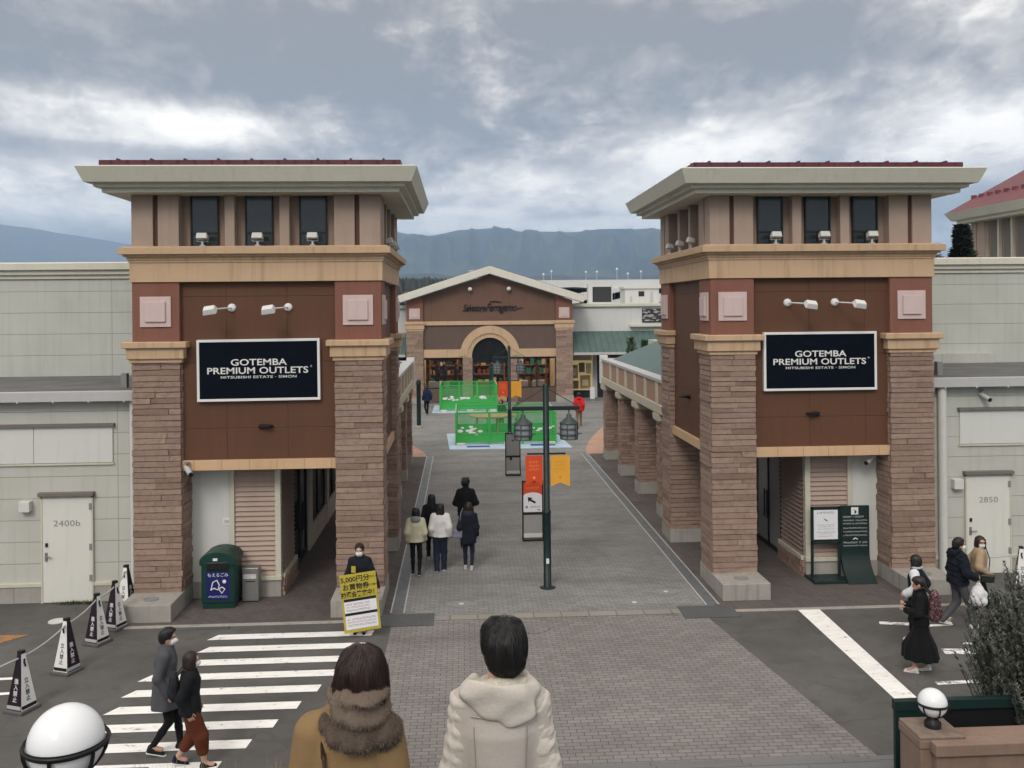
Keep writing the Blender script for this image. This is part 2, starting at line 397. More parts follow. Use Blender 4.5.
# ------------------------------------------------------------------ camera, world, sun
H = 6.1; F_PX = 920.; PSI = R_(3.17); RHO = .0095
cam = bpy.data.cameras.new('camera'); co = bpy.data.objects.new('camera', cam); COL.objects.link(co); SC.camera = co
cam.sensor_width = 36; cam.lens = 36*F_PX/1024; cam.shift_y = -(384-307.5)/1024; cam.clip_start = .05; cam.clip_end = 60000
fw = Vector((math.sin(PSI), math.cos(PSI), 0)); rt = Vector((math.cos(PSI), -math.sin(PSI), 0)); up = Vector((0, 0, 1))
cr = rt*math.cos(RHO)-up*math.sin(RHO); cu_ = rt*math.sin(RHO)+up*math.cos(RHO)
mw = Matrix((cr, cu_, -fw)).transposed().to_4x4(); mw.translation = (0, 0, H); co.matrix_world = mw
def ray(px, py):
    a = (px-512)/F_PX; b = (py-307.5)/F_PX
    return fw+rt*(a*math.cos(RHO)-b*math.sin(RHO))-up*(a*math.sin(RHO)+b*math.cos(RHO))

SUN_EL, SUN_AZ = R_(38), R_(200)   # azimuth measured clockwise from +Y: high, behind the camera to the left
SDIR = Vector((math.sin(SUN_AZ)*math.cos(SUN_EL), math.cos(SUN_AZ)*math.cos(SUN_EL), math.sin(SUN_EL)))
w = bpy.data.worlds.new('World'); SC.world = w; w.use_nodes = True
def build_world():
    t = w.node_tree; n = t.nodes; bg = n['Background']; bg.inputs['Strength'].default_value = .1
    def new(ty, **kw):
        x = n.new(ty)
        for k, v in kw.items(): setattr(x, k, v)
        return x
    L = t.links.new
    sky = new('ShaderNodeTexSky', sky_type='NISHITA'); sky.sun_disc = False; sky.sun_elevation = SUN_EL; sky.sun_rotation = SUN_AZ
    sky.air_density = 1; sky.dust_density = 2.5
    tc = new('ShaderNodeTexCoord'); sep = new('ShaderNodeSeparateXYZ'); L(tc.outputs['Generated'], sep.inputs[0])
    def math_(op, a, b=None, c=None):
        m = new('ShaderNodeMath', operation=op)
        for i, v in enumerate((a, b, c)):
            if v is None: continue
            if isinstance(v, (int, float)): m.inputs[i].default_value = v
            else: L(v, m.inputs[i])
        return m.outputs[0]
    zz = math_('ADD', math_('MAXIMUM', sep.outputs['Z'], 0), .30)
    cx = math_('DIVIDE', sep.outputs['X'], zz); cy = math_('DIVIDE', sep.outputs['Y'], zz)
    cmb = new('ShaderNodeCombineXYZ'); L(cx, cmb.inputs[0]); L(cy, cmb.inputs[1])
    def noise(scale, detail, rough, dist, off, sc=(1, 1, 1)):
        mp = new('ShaderNodeMapping'); mp.inputs['Location'].default_value = off; mp.inputs['Scale'].default_value = sc; L(cmb.outputs[0], mp.inputs[0])
        x = new('ShaderNodeTexNoise'); x.inputs['Scale'].default_value = scale; x.inputs['Detail'].default_value = detail
        x.inputs['Roughness'].default_value = rough; x.inputs['Distortion'].default_value = dist; L(mp.outputs[0], x.inputs['Vector']); return x.outputs['Fac']
    big = noise(1.1, 5, .55, .25, (3.1, 1.7, 0)); mid = noise(3.2, 9, .6, .3, (0.4, 5.2, 2), (1, .8, 1)); fin = noise(9, 10, .68, .25, (9, 2, 5), (1, .7, 1))
    val = math_('ADD', math_('MULTIPLY', big, .26), math_('ADD', math_('MULTIPLY', mid, .40), math_('MULTIPLY', fin, .34)))
    # breaks and heavy banks of the deck, each in its own direction of the sky
    wob = math_('MULTIPLY', math_('SUBTRACT', math_('ADD', math_('MULTIPLY', mid, .6), math_('MULTIPLY', fin, .4)), .5), 1.1)
    def lobe(px, py, sx, sy, amp, v):
        d = ray(px, py).normalized(); az = math.atan2(d.x, d.y); el = math.asin(d.z)
        A = math_('ARCTAN2', sep.outputs['X'], sep.outputs['Y']); E = math_('ARCSINE', sep.outputs['Z'])
        u = math_('DIVIDE', math_('SUBTRACT', A, az), sx/F_PX); q = math_('DIVIDE', math_('SUBTRACT', E, el), sy/F_PX)
        r = math_('ADD', math_('MULTIPLY', u, u), math_('MULTIPLY', q, q))
        r = math_('ADD', r, math_('MULTIPLY', wob, 2.2))
        g = new('ShaderNodeMapRange', interpolation_type='SMOOTHSTEP'); g.inputs['From Min'].default_value = 0; g.inputs['From Max'].default_value = 1.6
        g.inputs['To Min'].default_value = amp; g.inputs['To Max'].default_value = 0; L(r, g.inputs['Value'])
        return math_('ADD', v, g.outputs[0])
    for a in ((60, 118, 230, 34, .085), (210, 128, 90, 18, .06), (30, 190, 190, 36, .11), (700, 148, 110, 32, .115), (560, 195, 150, 26, .08), (985, 12, 120, 26, .075), (850, 95, 90, 30, .05),
              (960, 140, 110, 40, .08), (440, 222, 90, 14, .13), (620, 226, 110, 10, .13), (940, 235, 60, 14, .1), (120, 45, 300, 50, -.075), (400, 95, 150, 70, -.095), (620, 70, 140, 60, -.075), (860, 40, 160, 36, -.05), (470, 20, 160, 40, -.03), (80, 150, 120, 10, -.04),
              (830, 35, 90, 30, -.05), (560, 130, 70, 30, -.05), (640, 10, 160, 26, -.06)):
        val = lobe(*a, val)
    rp = new('ShaderNodeValToRGB'); e = rp.color_ramp.elements
    st = [(.40, (1.42, 1.31, 1.22)), (.47, (2.25, 2.04, 1.86)), (.53, (3.7, 3.37, 3.0)), (.585, (6.0, 5.5, 4.9)), (.65, (9.0, 8.3, 7.35))]
    while len(e) < len(st): e.new(.5)
    for i, (p, c) in enumerate(st): e[i].position = p; e[i].color = (*[x/10 for x in c], 1)
    L(val, rp.inputs['Fac'])
    cl = new('ShaderNodeVectorMath', operation='SCALE'); L(rp.outputs['Color'], cl.inputs[0])
    # an overcast sky is about three times as bright overhead as at the horizon
    zen = new('ShaderNodeMapRange'); zen.inputs['From Min'].default_value = .33; zen.inputs['From Max'].default_value = .95
    zen.inputs['To Min'].default_value = 20; zen.inputs['To Max'].default_value = 27; L(sep.outputs['Z'], zen.inputs['Value']); 
    vd = new('ShaderNodeVectorMath', operation='DOT_PRODUCT'); L(tc.outputs['Generated'], vd.inputs[0]); vd.inputs[1].default_value = tuple(SDIR)
    gl = new('ShaderNodeMapRange', interpolation_type='SMOOTHSTEP'); gl.inputs['From Min'].default_value = .0; gl.inputs['From Max'].default_value = 1; gl.inputs['To Min'].default_value = 1; gl.inputs['To Max'].default_value = 2.0; L(vd.outputs['Value'], gl.inputs['Value'])
    L(math_('MULTIPLY', zen.outputs[0], gl.outputs[0]), cl.inputs['Scale'])
    mx = new('ShaderNodeMix', data_type='RGBA'); mx.inputs[0].default_value = .96; L(sky.outputs[0], mx.inputs[6]); L(cl.outputs[0], mx.inputs[7])
    L(mx.outputs[2], bg.inputs['Color'])
build_world()
sl = bpy.data.lights.new('sun', 'SUN'); sl.energy = 1.25; sl.angle = R_(16); sl.color = (1, .95, .88)
so = bpy.data.objects.new('sun', sl); COL.objects.link(so)
sd = Vector((math.sin(SUN_AZ)*math.cos(SUN_EL), math.cos(SUN_AZ)*math.cos(SUN_EL), math.sin(SUN_EL)))
so.rotation_euler = sd.to_track_quat('Z', 'Y').to_euler(); so.location = (-20, -30, 60)
SC.view_settings.view_transform = 'Standard'; SC.view_settings.look = 'None'; SC.view_settings.gamma = 1; SC.view_settings.use_curve_mapping = False
SC.view_settings.exposure = EXPOSURE if 'EXPOSURE' in globals() else 0.0
cy = SC.cycles; cy.max_bounces = 7; cy.diffuse_bounces = 4; cy.glossy_bounces = 3; cy.transmission_bounces = 4; cy.transparent_max_bounces = 12; cy.volume_bounces = 1
cy.caustics_reflective = False; cy.caustics_refractive = False; cy.use_denoising = True; cy.sample_clamp_indirect = 4

# ------------------------------------------------------------------ ground, roads, pavements
def sheet(name, pts, z, mat, kind=True, parent=None, th=0):
    b = MB(); b.poly([(x, y, z) for x, y in pts]); o = b.build(name, mat, parent)
    if kind: struct(o)
    return o
g = MB(); n_ = 64
g.poly([(7300*math.cos(2*PI*k/n_), 7300*math.sin(2*PI*k/n_), -.03) for k in range(n_)])
t = NT('far_ground'); nn = t.noise(t.world((.004, .004, .004)), 1, 8, .65); t.base(t.ramp(nn, [(.3, (.03, .045, .022)), (.55, (.06, .07, .035)), (.75, (.12, .11, .08))])); t.rough(.95)
struct(g.build('ground', t.m))
road = sheet('road', [(-40, 8), (45, 8), (45, 21), (-40, 21)], 0, M['asphalt'])
sheet('plaza_ground', [(-40, 21), (45, 21), (45, 110), (-40, 110)], -.002, M['street'])
# entrance apron with flared curved edges
def curve(p, q, b, n=10):
    return [((1-t)**2*p[0]+2*t*(1-t)*b[0]+t*t*q[0], (1-t)**2*p[1]+2*t*(1-t)*b[1]+t*t*q[1]) for t in [i/n for i in range(n+1)]]
ap = curve((-2.02, 12.13), (-1.42, 18.05), (-1.25, 15.2))+curve((4.72, 18.05), (5.55, 12.13), (5.1, 15.2))
sheet('apron_pavement', ap, .006, M['apron'])
sheet('stone_band', [(-1.0, 18.0), (4.55, 18.0), (4.55, 18.33), (-1.0, 18.33)], .011, M['band'])
sheet('street_pavement', [(-1.42, 18.05), (5.12, 18.05), (5.12, 75), (-1.42, 75)], .005, M['street'])
for s, x0, x1 in ((-1, -6.6, -1.42), (1, 5.12, 10.2)):
    sheet('walkway_pavement', [(x0, 18.15), (x1, 18.15), (x1, 38.0), (x0, 38.0)], .009, M['walk'])
    cx0, cx1 = (x0, x1) if s < 0 else (x0, x1)
    k = MB(); k.box(x0 if s < 0 else x0+.05, x1-.35 if s < 0 else x1, 18.03, 18.16, -.02, .016); struct(k.build('kerb', M['concrete'], None, .01))
sheet('salmon_pavement', curve((-1.42, 37.9), (-3.6, 44.5), (-1.9, 41))+[(-6, 44.5), (-6, 37.9)], .0135, M['salmon'])
sheet('salmon_pavement', curve((5.12, 37.9), (7.2, 46.5), (5.5, 41.5))+[(9, 46.5), (9, 37.9)], .0135, M['salmon'])
sheet('granite_landing', [(-2.6, 11.2), (9, 11.2), (9, 12.12), (-2.6, 12.12)], .012, M['granite'])
# drain channels: two rails and a grate between
def strip(b, x, y0, y1, w, z0, z1, mi): b.box(x-w/2, x+w/2, y0, y1, z0, z1, mi)
for s, xa, xb in ((-1, -1.33, -1.30), (1, 5.06, 5.08)):
    b = MB(); strip(b, xa-.13, 18.5, 38, .03, .0, .016, 0); strip(b, xa+.13, 18.5, 38, .03, .0, .016, 0); strip(b, xa, 18.5, 38, .23, .0, .0125, 1)
    o = b.build('drain_channel', [M['lightgrey'], M['steel']]); tag(o, ('long steel drain channel along the left edge of the street' if s < 0 else 'long steel drain channel along the right edge of the street'), 'drain')
    b = MB(); xg = xa+(.2 if s < 0 else -.2); b.box(xg-.55, xg+.55, 17.72, 18.42, 0, .019, 0)
    o = b.build('drain_cover', M['grate']); tag(o, ('grey steel drain cover at the near end of the left drain channel' if s < 0 else 'grey steel drain cover at the near end of the right drain channel'), 'drain cover')
b = MB(); b.box(-5.75, -4.5, 17.86, 18.0, 0, .012); tag(b.build('drain_cover', M['grate']), 'long dark grate in the asphalt in front of the green bin', 'drain cover')
def manhole(name, x, y, r, m, label, rim):
    b = MB(); b.lathe([(r, .0), (r, .0195), (r-.025, .0205), (r-.03, .017), (.001, .017)], 40, (x, y, 0), 0, False)
    o = b.build(name, m); tag(o, label, 'manhole cover')
manhole('manhole_cover', 1.3, 17.45, .33, M['apron'], 'round paver filled manhole cover in the apron paving', None)
for x, y, lb in ((-.05, 18.95, 'small square utility cover in the paving behind the camel coat woman'), (3.5, 18.75, 'small square utility cover in the paving right of the lamp post'), (4.3, 19.4, 'small utility cover close to the right drain channel')):
    b = MB(); b.box(x-.17, x+.17, y-.2, y+.2, .0, .0165, 0); b.box(x-.3, x+.3, y-.1, y+.1, 0, .0155, 0); b.lathe([(.05, 0), (.05, .021), (.001, .021)], 14, (x, y, 0), 1, False)
    tag(b.build('utility_cover', [M['midgrey'], M['offwhite']]), lb, 'utility cover')
b = MB(); b.lathe([(.17, 0), (.17, .012), (.001, .012)], 24, (-8.0, 18.6, 0), 0, False); tag(b.build('valve_cover', M['offwhite']), 'small round white cover in the asphalt before the left white door', 'utility cover')
# painted markings
def mark(name, pts, mat=None, z=.008): sheet(name, pts, z, mat or M['roadpaint'], False, road)
for k in range(9):
    y = 17.42-.615*k; f = k/8
    xl = -4.72 if k < 3 else -5.34-.045*(k-3); xr = -1.66-.145*k-(.02*k*k*.4)
    if k == 0: xr = -1.75
    mark('crosswalk_stripe', [(xl-.03, y-.135), (xr+.02, y-.135), (xr+.05, y+.13), (xl+.12, y+.13)])
mark('stop_line', [(6.62, 13.75), (6.98, 13.75), (7.1, 18.05), (6.66, 18.05)])
for p in ([(7.9, 17.1), (8.55, 16.95), (8.6, 17.1), (7.95, 17.25)], [(8.35, 15.55), (8.9, 15.5), (8.95, 15.75), (8.4, 15.8)], [(9.3, 17.3), (9.45, 17.3), (9.25, 18.1), (9.12, 18.05)], [(8.7, 16.9), (9.2, 16.9), (9.2, 17.0), (8.7, 17.0)],
          [(7.55, 14.3), (8.5, 14.35), (8.5, 14.47), (7.55, 14.42)], [(8.6, 14.1), (8.9, 14.2), (8.85, 14.9), (8.55, 14.85)], [(7.7, 15.5), (8.0, 15.5), (8.0, 15.65), (7.7, 15.65)], [(8.9, 15.95), (9.1, 15.95), (9.1, 16.05), (8.9, 16.05)]):
    mark('worn_marking', p, M['roadpaint_worn'])
mark('bay_line', [(-11, 15.52), (-7.45, 15.7), (-7.45, 15.8), (-11, 15.62)]); mark('bay_line', [(-11, 14.62), (-7.0, 15.12), (-7.0, 15.22), (-11, 14.75)])
t_or = road_paint_mat('orange_road_paint', .5)
for nd in t_or.node_tree.nodes:
    if nd.type == 'MIX' and abs(nd.inputs[6].default_value[0]-.88) < .01: nd.inputs[6].default_value = (.42, .20, .06, 1); nd.inputs[7].default_value = (.34, .17, .06, 1)
mark('orange_marking', [(-11, 17.1), (-8.75, 17.2), (-8.2, 17.85), (-10.5, 17.9)], t_or)
# weeds at the foot of the left door
b = MB()
for i in range(260):
    x = -8.0+random.gauss(0, .22); y = 19.72-abs(random.gauss(0, .05)); h = random.uniform(.03, .10); a = random.uniform(0, PI)
    b.add([(x-.012*math.cos(a), y-.012*math.sin(a), .0), (x+.012*math.cos(a), y+.012*math.sin(a), .0), (x+random.uniform(-.04, .04), y-random.uniform(0, .05), h)], [(0, 1, 2)])
o = b.build('weeds', M['weed']); o['kind'] = 'stuff'; o['label'] = 'tuft of green weeds at the foot of the left white door'; o['category'] = 'weeds'

# ------------------------------------------------------------------ the stairs the camera stands on
RISE, TREAD = .15, .41
def step_z(y): return max(0., 4.5-RISE*math.floor((y-.0)/TREAD)) if y > 0 else 4.5
b = MB(); b.box(-1.4, 5.2, -6, .0, 0, 4.5)
for k in range(1, 30):
    z = 4.5-RISE*k
    if z <= 0.02: break
    b.box(-1.4, 5.2, TREAD*(k-1)+ (0 if k == 1 else 0), TREAD*k, 0, z)
st = b.build('steps', M['granite']); struct(st)
# ------------------------------------------------------------------ stone clad shaft
def stone_shaft(x0, x1, y0, y1, z0, z1, ch=.118, ml=.34, xl=.86, faces='nsew'):
    b = MB(); b.box(x0+.02, x1-.02, y0+.02, y1-.02, z0, z1, 0, .3); z = z0
    def blk(a0, a1, b0, b1, c0, c1):
        i0 = len(b.v); b.box(a0, a1, b0, b1, c0, c1)
        for i in range(i0, len(b.v)):
            v = b.v[i]; b.v[i] = (v[0]+random.uniform(-.005, .005), v[1]+random.uniform(-.005, .005), v[2]+random.uniform(-.004, .004))
    def split(a, c):
        out = []; p = a
        while c-p > xl: q = p+random.uniform(ml, xl); q = c if c-q < ml*.6 else q; out.append((p, q)); p = q
        if c-p > .01: out.append((p, c))
        return out
    while z < z1-.02:
        h = ch*random.choice((.86, 1, 1, 1.08)); zt = min(z1, z+h)
        if z1-zt < .04: zt = z1
        for a, c in split(x0, x1):
            p = random.uniform(.008, .042); e0 = random.uniform(0, .018) if a == x0 else -.003; e1 = random.uniform(0, .018) if c == x1 else -.003
            if 's' in faces: blk(a-e0, c+e1, y0-p, y0+.06, z+.006, zt-.006)
        for a, c in split(x0, x1):
            p = random.uniform(.008, .042)
            if 'n' in faces: blk(a+.003, c-.003, y1-.06, y1+p, z+.006, zt-.006)
        for a, c in split(y0+.07, y1-.07):
            p = random.uniform(.008, .040)
            if 'w' in faces: blk(x0-p, x0+.06, a+.003, c-.003, z+.006, zt-.006)
        for a, c in split(y0+.07, y1-.07):
            p = random.uniform(.008, .040)
            if 'e' in faces: blk(x1-.06, x1+p, a+.003, c-.003, z+.006, zt-.006)
        z = zt
    return b
def capital_mb(x0, x1, y0, y1, z0, z1, k=1.):
    b = MB(); h = z1-z0
    b.ring(x0, x1, y0, y1, [(-.05, z0), (.05*k, z0), (.05*k, z0+.15*h), (.10*k, z0+.2*h), (.10*k, z0+.68*h), (.17*k, z0+.72*h), (.17*k, z0+.97*h), (.15*k, z1), (-.05, z1)], 0, True); return b
def tile_mb(cx, y, cz, s=.62):
    """square tile with a raised centre on a face looking to -Y"""
    b = MB(); b.box(cx-s/2, cx+s/2, y-.035, y, cz-s/2, cz+s/2); q = s*.33; b.box(cx-q, cx+q, y-.075, y-.034, cz-q, cz+q); return b

def rotk(W, k):
    c = Matrix.Translation((W/2, W/2, 0)); return c @ Matrix.Rotation(k*PI/2, 4, 'Z') @ c.inverted()

# ------------------------------------------------------------------ the two entrance towers
def tower(x0, W, yf, label):
    T = thing('entrance_tower', label, 'tower', (x0, yf, 0)); P = .95
    for i, (px, py, front) in enumerate(((0, 0, 1), (W-P, 0, 1), (0, W-P, 0), (W-P, W-P, 0))):
        sh = stone_shaft(px, px+P, py, py+P, .34, 5.06).build('pillar', M['stone'], T)
        b = MB()
        if front:
            b.box(px-.03, px+P+.03, py-.83, py+P+.04, 0, .35)
        else: b.box(px-.03, px+P+.03, py-.04, py+P+.04, 0, .35)
        bs = b.build('base', M['concrete'], sh, .015)
        if front:
            b = MB(); b.lathe([(.15, .345), (.15, .362), (.125, .366), (.12, .357), (.001, .355)], 28, (px+P*.5, py-.45, 0), 0, False); b.build('cover', M['midgrey'], sh)
        capital_mb(px, px+P, py, py+P, 5.04, 5.47).build('capital', M['tan'], sh, .006)
        MB().box(px, px+P, py, py+P, 5.46, 6.70).build('upper_shaft', M['red_brown'], sh, .01)
        for k in range(4):
            b = tile_mb(0, 0, 6.08); 
            mt = Matrix.Translation((px+P/2, py+P/2, 0)) @ Matrix.Rotation(k*PI/2, 4, 'Z') @ Matrix.Translation((0, -P/2+.004, 0)); b.xf(mt)
            d = mt.to_3x3() @ Vector((0, -1, 0)); cx_, cy_ = px+P/2-W/2, py+P/2-W/2
            if d.x*cx_+d.y*cy_ > 0: b.build('tile_panel', M['pink'], sh, .006)
    for k in range(4):
        m = rotk(W, k)
        MB().box(P-.01, W-P+.01, .12, .30, 3.015, 6.70).xf(m).build('wall_panel', M['brown'], T)
        MB().box(P-.005, W-P+.005, .05, .34, 2.81, 3.02).xf(m).build('lintel', M['lintel'], T, .006)
    MB().box(.2, W-.2, .2, W-.2, 3.05, 3.15).build('ceiling', M['whitepanel'], T)
    b = MB(); b.ring(0, W, 0, W, [(-.5, 6.685), (.035, 6.685), (.035, 7.09), (-.5, 7.09)]); b.build('frieze', M['tan'], T, .006)
    b = MB(); b.ring(0, W, 0, W, [(-.4, 7.085), (.055, 7.085), (.055, 7.13), (.075, 7.135), (.075, 7.19), (.13, 7.20), (.13, 7.235), (.21, 7.25), (.21, 7.375), (.17, 7.385), (.13, 7.41), (-.4, 7.415)], 0, True); b.build('cornice', M['tan'], T)
    zb, zt = 7.41, 8.52
    MB().box(.27, W-.27, .27, W-.27, zb-.05, zt).build('upper_wall', M['taupe'], T)
    step = (W-2*P)/3*1.06; c0 = W/2
    for k in range(4):
        m = rotk(W, k)
        MB().box(.0, .43, .0, .43, zb-.03, zt).xf(m).build('corner_panel', M['taupe_lt'], T, .006)
        for a, c in ((.53, .95), (W-.95, W-.53)):
            MB().box(a, c, .0, .30, zb-.03, zt).xf(m).build('flank_panel', M['taupe_lt'], T, .006)
        MB().box(.4, .56, .07, .3, zb-.03, zt).box(W-.56, W-.4, .07, .3, zb-.03, zt).xf(m).build('slot_strip', M['slot'], T)
        for q in (-.5, .5):
            x = c0+q*step; MB().box(x-.1, x+.1, .03, .28, zb-.03, zt).xf(m).build('mullion', M['taupe_lt'], T, .006)
        for q in (-1, 0, 1):
            x = c0+q*step; b = MB(); f = .028; z0, z1 = zb+.01, zt-.01
            b.box(x-.285, x-.285+f, .2, .275, z0, z1).box(x+.285-f, x+.285, .2, .275, z0, z1).box(x-.285, x+.285, .2, .275, z0, z0+f).box(x-.285, x+.285, .2, .275, z1-f, z1).box(x-.27, x+.27, .205, .27, z0+.26, z0+.30).box(x-.014, x+.014, .206, .27, z0+.02, z0+.27)
            wf = b.xf(m).build('window', M['black'], T)
            MB().box(x-.27, x+.27, .235, .268, z0+.01, z1-.01).xf(m).build('pane', M['glass_up'], wf)
    b = MB(); b.ring(0, W, 0, W, [(-.3, 8.47), (.42, 8.47), (.42, 8.555), (.54, 8.57), (.54, 8.635), (.68, 8.65), (.80, 8.94), (.74, 8.965), (.3, 8.97)]); b.build('eave', M['eave'], T)
    b = MB(); i = -.46; za = 8.955; zr = 9.45; c = W/2
    P4 = [(i, i), (W-i, i), (W-i, W-i), (i, W-i)]
    b.add([(x, y, za) for x, y in P4]+[(x, y, za+.155) for x, y in P4], [(0, 1, 5, 4), (1, 2, 6, 5), (2, 3, 7, 6), (3, 0, 4, 7)])
    b.add([(x, y, za+.155) for x, y in P4]+[(c, c, zr)], [(0, 1, 4), (1, 2, 4), (2, 3, 4), (3, 0, 4)])
    for k in range(4):
        for q in range(9):
            x = i+.35+q*(W-2*i-.7)/8; bb = MB().box(x-.02, x+.02, i+.02, i+.2, za+.15, za+.19).xf(rotk(W, k)); b.add(bb.v, bb.f)
    b.build('roof', M['redroof'], T)
    return T
LX, LW, LY = -6.70, 5.05, 19.16
RX, RW, RY = 5.36, 4.90, 19.52
tower(LX, LW, LY, 'brown and tan entrance tower on four stone clad pillars left of the street')
tower(RX, RW, RY, 'brown and tan entrance tower on four stone clad pillars right of the street')

# name boards
def name_board(cx, yf, cz, label, tilt):
    T = thing('name_board', label, 'sign', (cx, yf+.12, cz)); T.rotation_euler = (0, tilt, 0)
    w, h = 2.5, 1.27
    MB().box(-w/2+.03, w/2-.03, -.09, 0, -h/2+.03, h/2-.03).build('panel', M['navyblack'], T)
    b = MB(); f = .052
    b.box(-w/2, w/2, -.105, .0, h/2-f, h/2).box(-w/2, w/2, -.105, .0, -h/2, -h/2+f).box(-w/2, -w/2+f, -.104, 0, -h/2+f, h/2-f).box(w/2-f, w/2, -.104, 0, -h/2+f, h/2-f); b.build('frame', M['white'], T, .004)
    for body, s, z, sx, sp, bo in (('GOTEMBA', .185, .155, 1.32, 1.0, .0022), ('PREMIUM OUTLETS', .185, -.015, 1.30, 1.0, .0022), ('MITSUBISHI ESTATE · SIMON', .072, -.145, 1.62, 1.06, .0006)):
        text_obj('lettering', body, s, M['white'], face_front(0 if 'PREM' not in body else -.02, -.092, z), T, sx, .003, 'CENTER', 0, sp, bo)
    text_obj('registered_mark', '®', .05, M['white'], face_front(1.07, -.092, .06), T, 1, .002)
name_board(-4.17, LY, 4.865, 'blue black GOTEMBA PREMIUM OUTLETS board with white frame on the left tower', R_(-.25))
name_board(7.77, RY, 4.875, 'blue black GOTEMBA PREMIUM OUTLETS board with white frame on the right tower', R_(0))

# white arm spotlights over the boards
def arm_light(x, y, z, dx, label):
    T = thing('spotlight', label, 'spotlight', (x, y, z), 0, 'white arm spotlights above the name boards')
    MB().lathe([(.085, 0), (.085, .03), (.06, .055), (.02, .06)], 20).xf(Matrix.Rotation(PI/2, 4, 'X')).build('wall_mount', M['white'], T)
    MB().tube([(0, -.05, 0), (dx*.25, -.28, -.01), (dx, -.55, -.03)], .016, 8).build('arm', M['white'], T)
    b = MB(); b.add([(-.14, -.10, -.03), (.14, -.10, -.03), (.14, .09, -.03), (-.14, .09, -.03), (-.11, -.07, .09), (.11, -.07, .09), (.11, .06, .09), (-.11, .06, .09)],
                    [(3, 2, 1, 0), (4, 5, 6, 7), (0, 1, 5, 4), (1, 2, 6, 5), (2, 3, 7, 6), (3, 0, 4, 7)])
    b.xf(Matrix.Translation((dx, -.62, -.06)) @ Matrix.Rotation(R_(38), 4, 'X') @ Matrix.Rotation(R_(10 if dx > 0 else -10), 4, 'Y')).build('lamp_head', M['white'], T, .015)
arm_light(-4.72, LY+.12, 6.15, -.28, 'white arm spotlight above the left board, nearer the outer pillar')
arm_light(-3.57, LY+.12, 6.15, -.28, 'white arm spotlight above the left board, nearer the street')
arm_light(7.08, RY+.12, 6.15, .28, 'white arm spotlight above the right board, nearer the street')
arm_light(8.13, RY+.12, 6.15, .28, 'white arm spotlight above the right board, nearer the outer pillar')
def wall_light(x, y, z, rz, label):
    T = thing('wall_light', label, 'wall light', (x, y, z), rz, 'black wall lights below the boards')
    MB().box(-.05, .05, -.05, 0, -.04, .04).build('bracket', M['black'], T, .006)
    b = MB(); b.prism([(-.05, -.015), (-.27, .0), (-.28, .03), (-.05, .055)], -.08, .08, 0, 'x'); b.build('lamp_head', M['black'], T, .008)
wall_light(-4.18, LY+.12, 3.69, R_(70), 'black wall light under the left name board')
wall_light(7.75, RY+.12, 3.72, R_(-70), 'black wall light under the right name board')
wall_light(RX+.12, RY+2.4, 3.9, R_(-60), 'black wall light on the street side of the right tower')
# cornice floodlights
def flood(x, y, rz, label):
    T = thing('floodlight', label, 'floodlight', (x, y, 7.415), rz, 'box floodlights along the tower cornices'); T.scale = (.85, .85, .8)
    MB().lathe([(.07, 0), (.07, .02), (.03, .03), (.03, .12)], 12).build('stand', M['lightgrey'], T)
    MB().tube([(-.13, 0, .22), (-.13, 0, .12), (.13, 0, .12), (.13, 0, .22)], .012, 6).build('yoke', M['lightgrey'], T)
    b = MB(); b.add([(-.13, -.10, -.07), (.13, -.10, -.07), (.13, .10, -.06), (-.13, .10, -.06), (-.12, -.09, .08), (.12, -.09, .08), (.12, .08, .06), (-.12, .08, .06)],
                    [(3, 2, 1, 0), (4, 5, 6, 7), (0, 1, 5, 4), (1, 2, 6, 5), (2, 3, 7, 6), (3, 0, 4, 7)]); b.xf(Matrix.Translation((0, -.01, .24)) @ Matrix.Rotation(R_(-12), 4, 'X')).build('lamp_head', M['offwhite'], T, .015)
for tw, X, W, Y, out in (('left', LX, LW, LY, 'outer'), ('right', RX, RW, RY, '')):
    st_ = (W-1.9)/3*1.06
    for q in (-1, 0, 1):
        nm = {-1: 'leftmost', 0: 'middle', 1: 'rightmost'}[q]
        flood(X+W/2+q*st_+.03, Y-.06, 0, f'{nm} box floodlight on the front cornice of the {tw} tower')
        nm = {-1: 'nearest', 0: 'middle', 1: 'farthest'}[q]
        if tw == 'left': flood(X+W+.06, Y+W/2+q*st_, PI/2, f'{nm} box floodlight on the street side cornice of the left tower')
        else: flood(X-.06, Y+W/2+q*st_, -PI/2, f'{nm} box floodlight on the street side cornice of the right tower')
# security cameras under the lintels
def seccam(x, y, z, rz, label):
    T = thing('security_camera', label, 'security camera', (x, y, z), rz)
    MB().lathe([(.05, 0), (.05, -.03), (.02, -.05), (.02, -.1)], 14).build('mount', M['midgrey'], T)
    MB().tube([(0, .05, -.1), (0, -.2, -.22)], .055, 14).build('housing', M['lightgrey'], T, .004); MB().tube([(0, -.19, -.215), (0, -.23, -.235)], .045, 14).build('lens', M['black'], T)
seccam(-5.62, LY-.02, 3.0, R_(35), 'grey bullet security camera at the left end of the left tower lintel')
seccam(9.05, RY+.36, 2.83, R_(-60), 'small grey security camera under the right tower lintel')

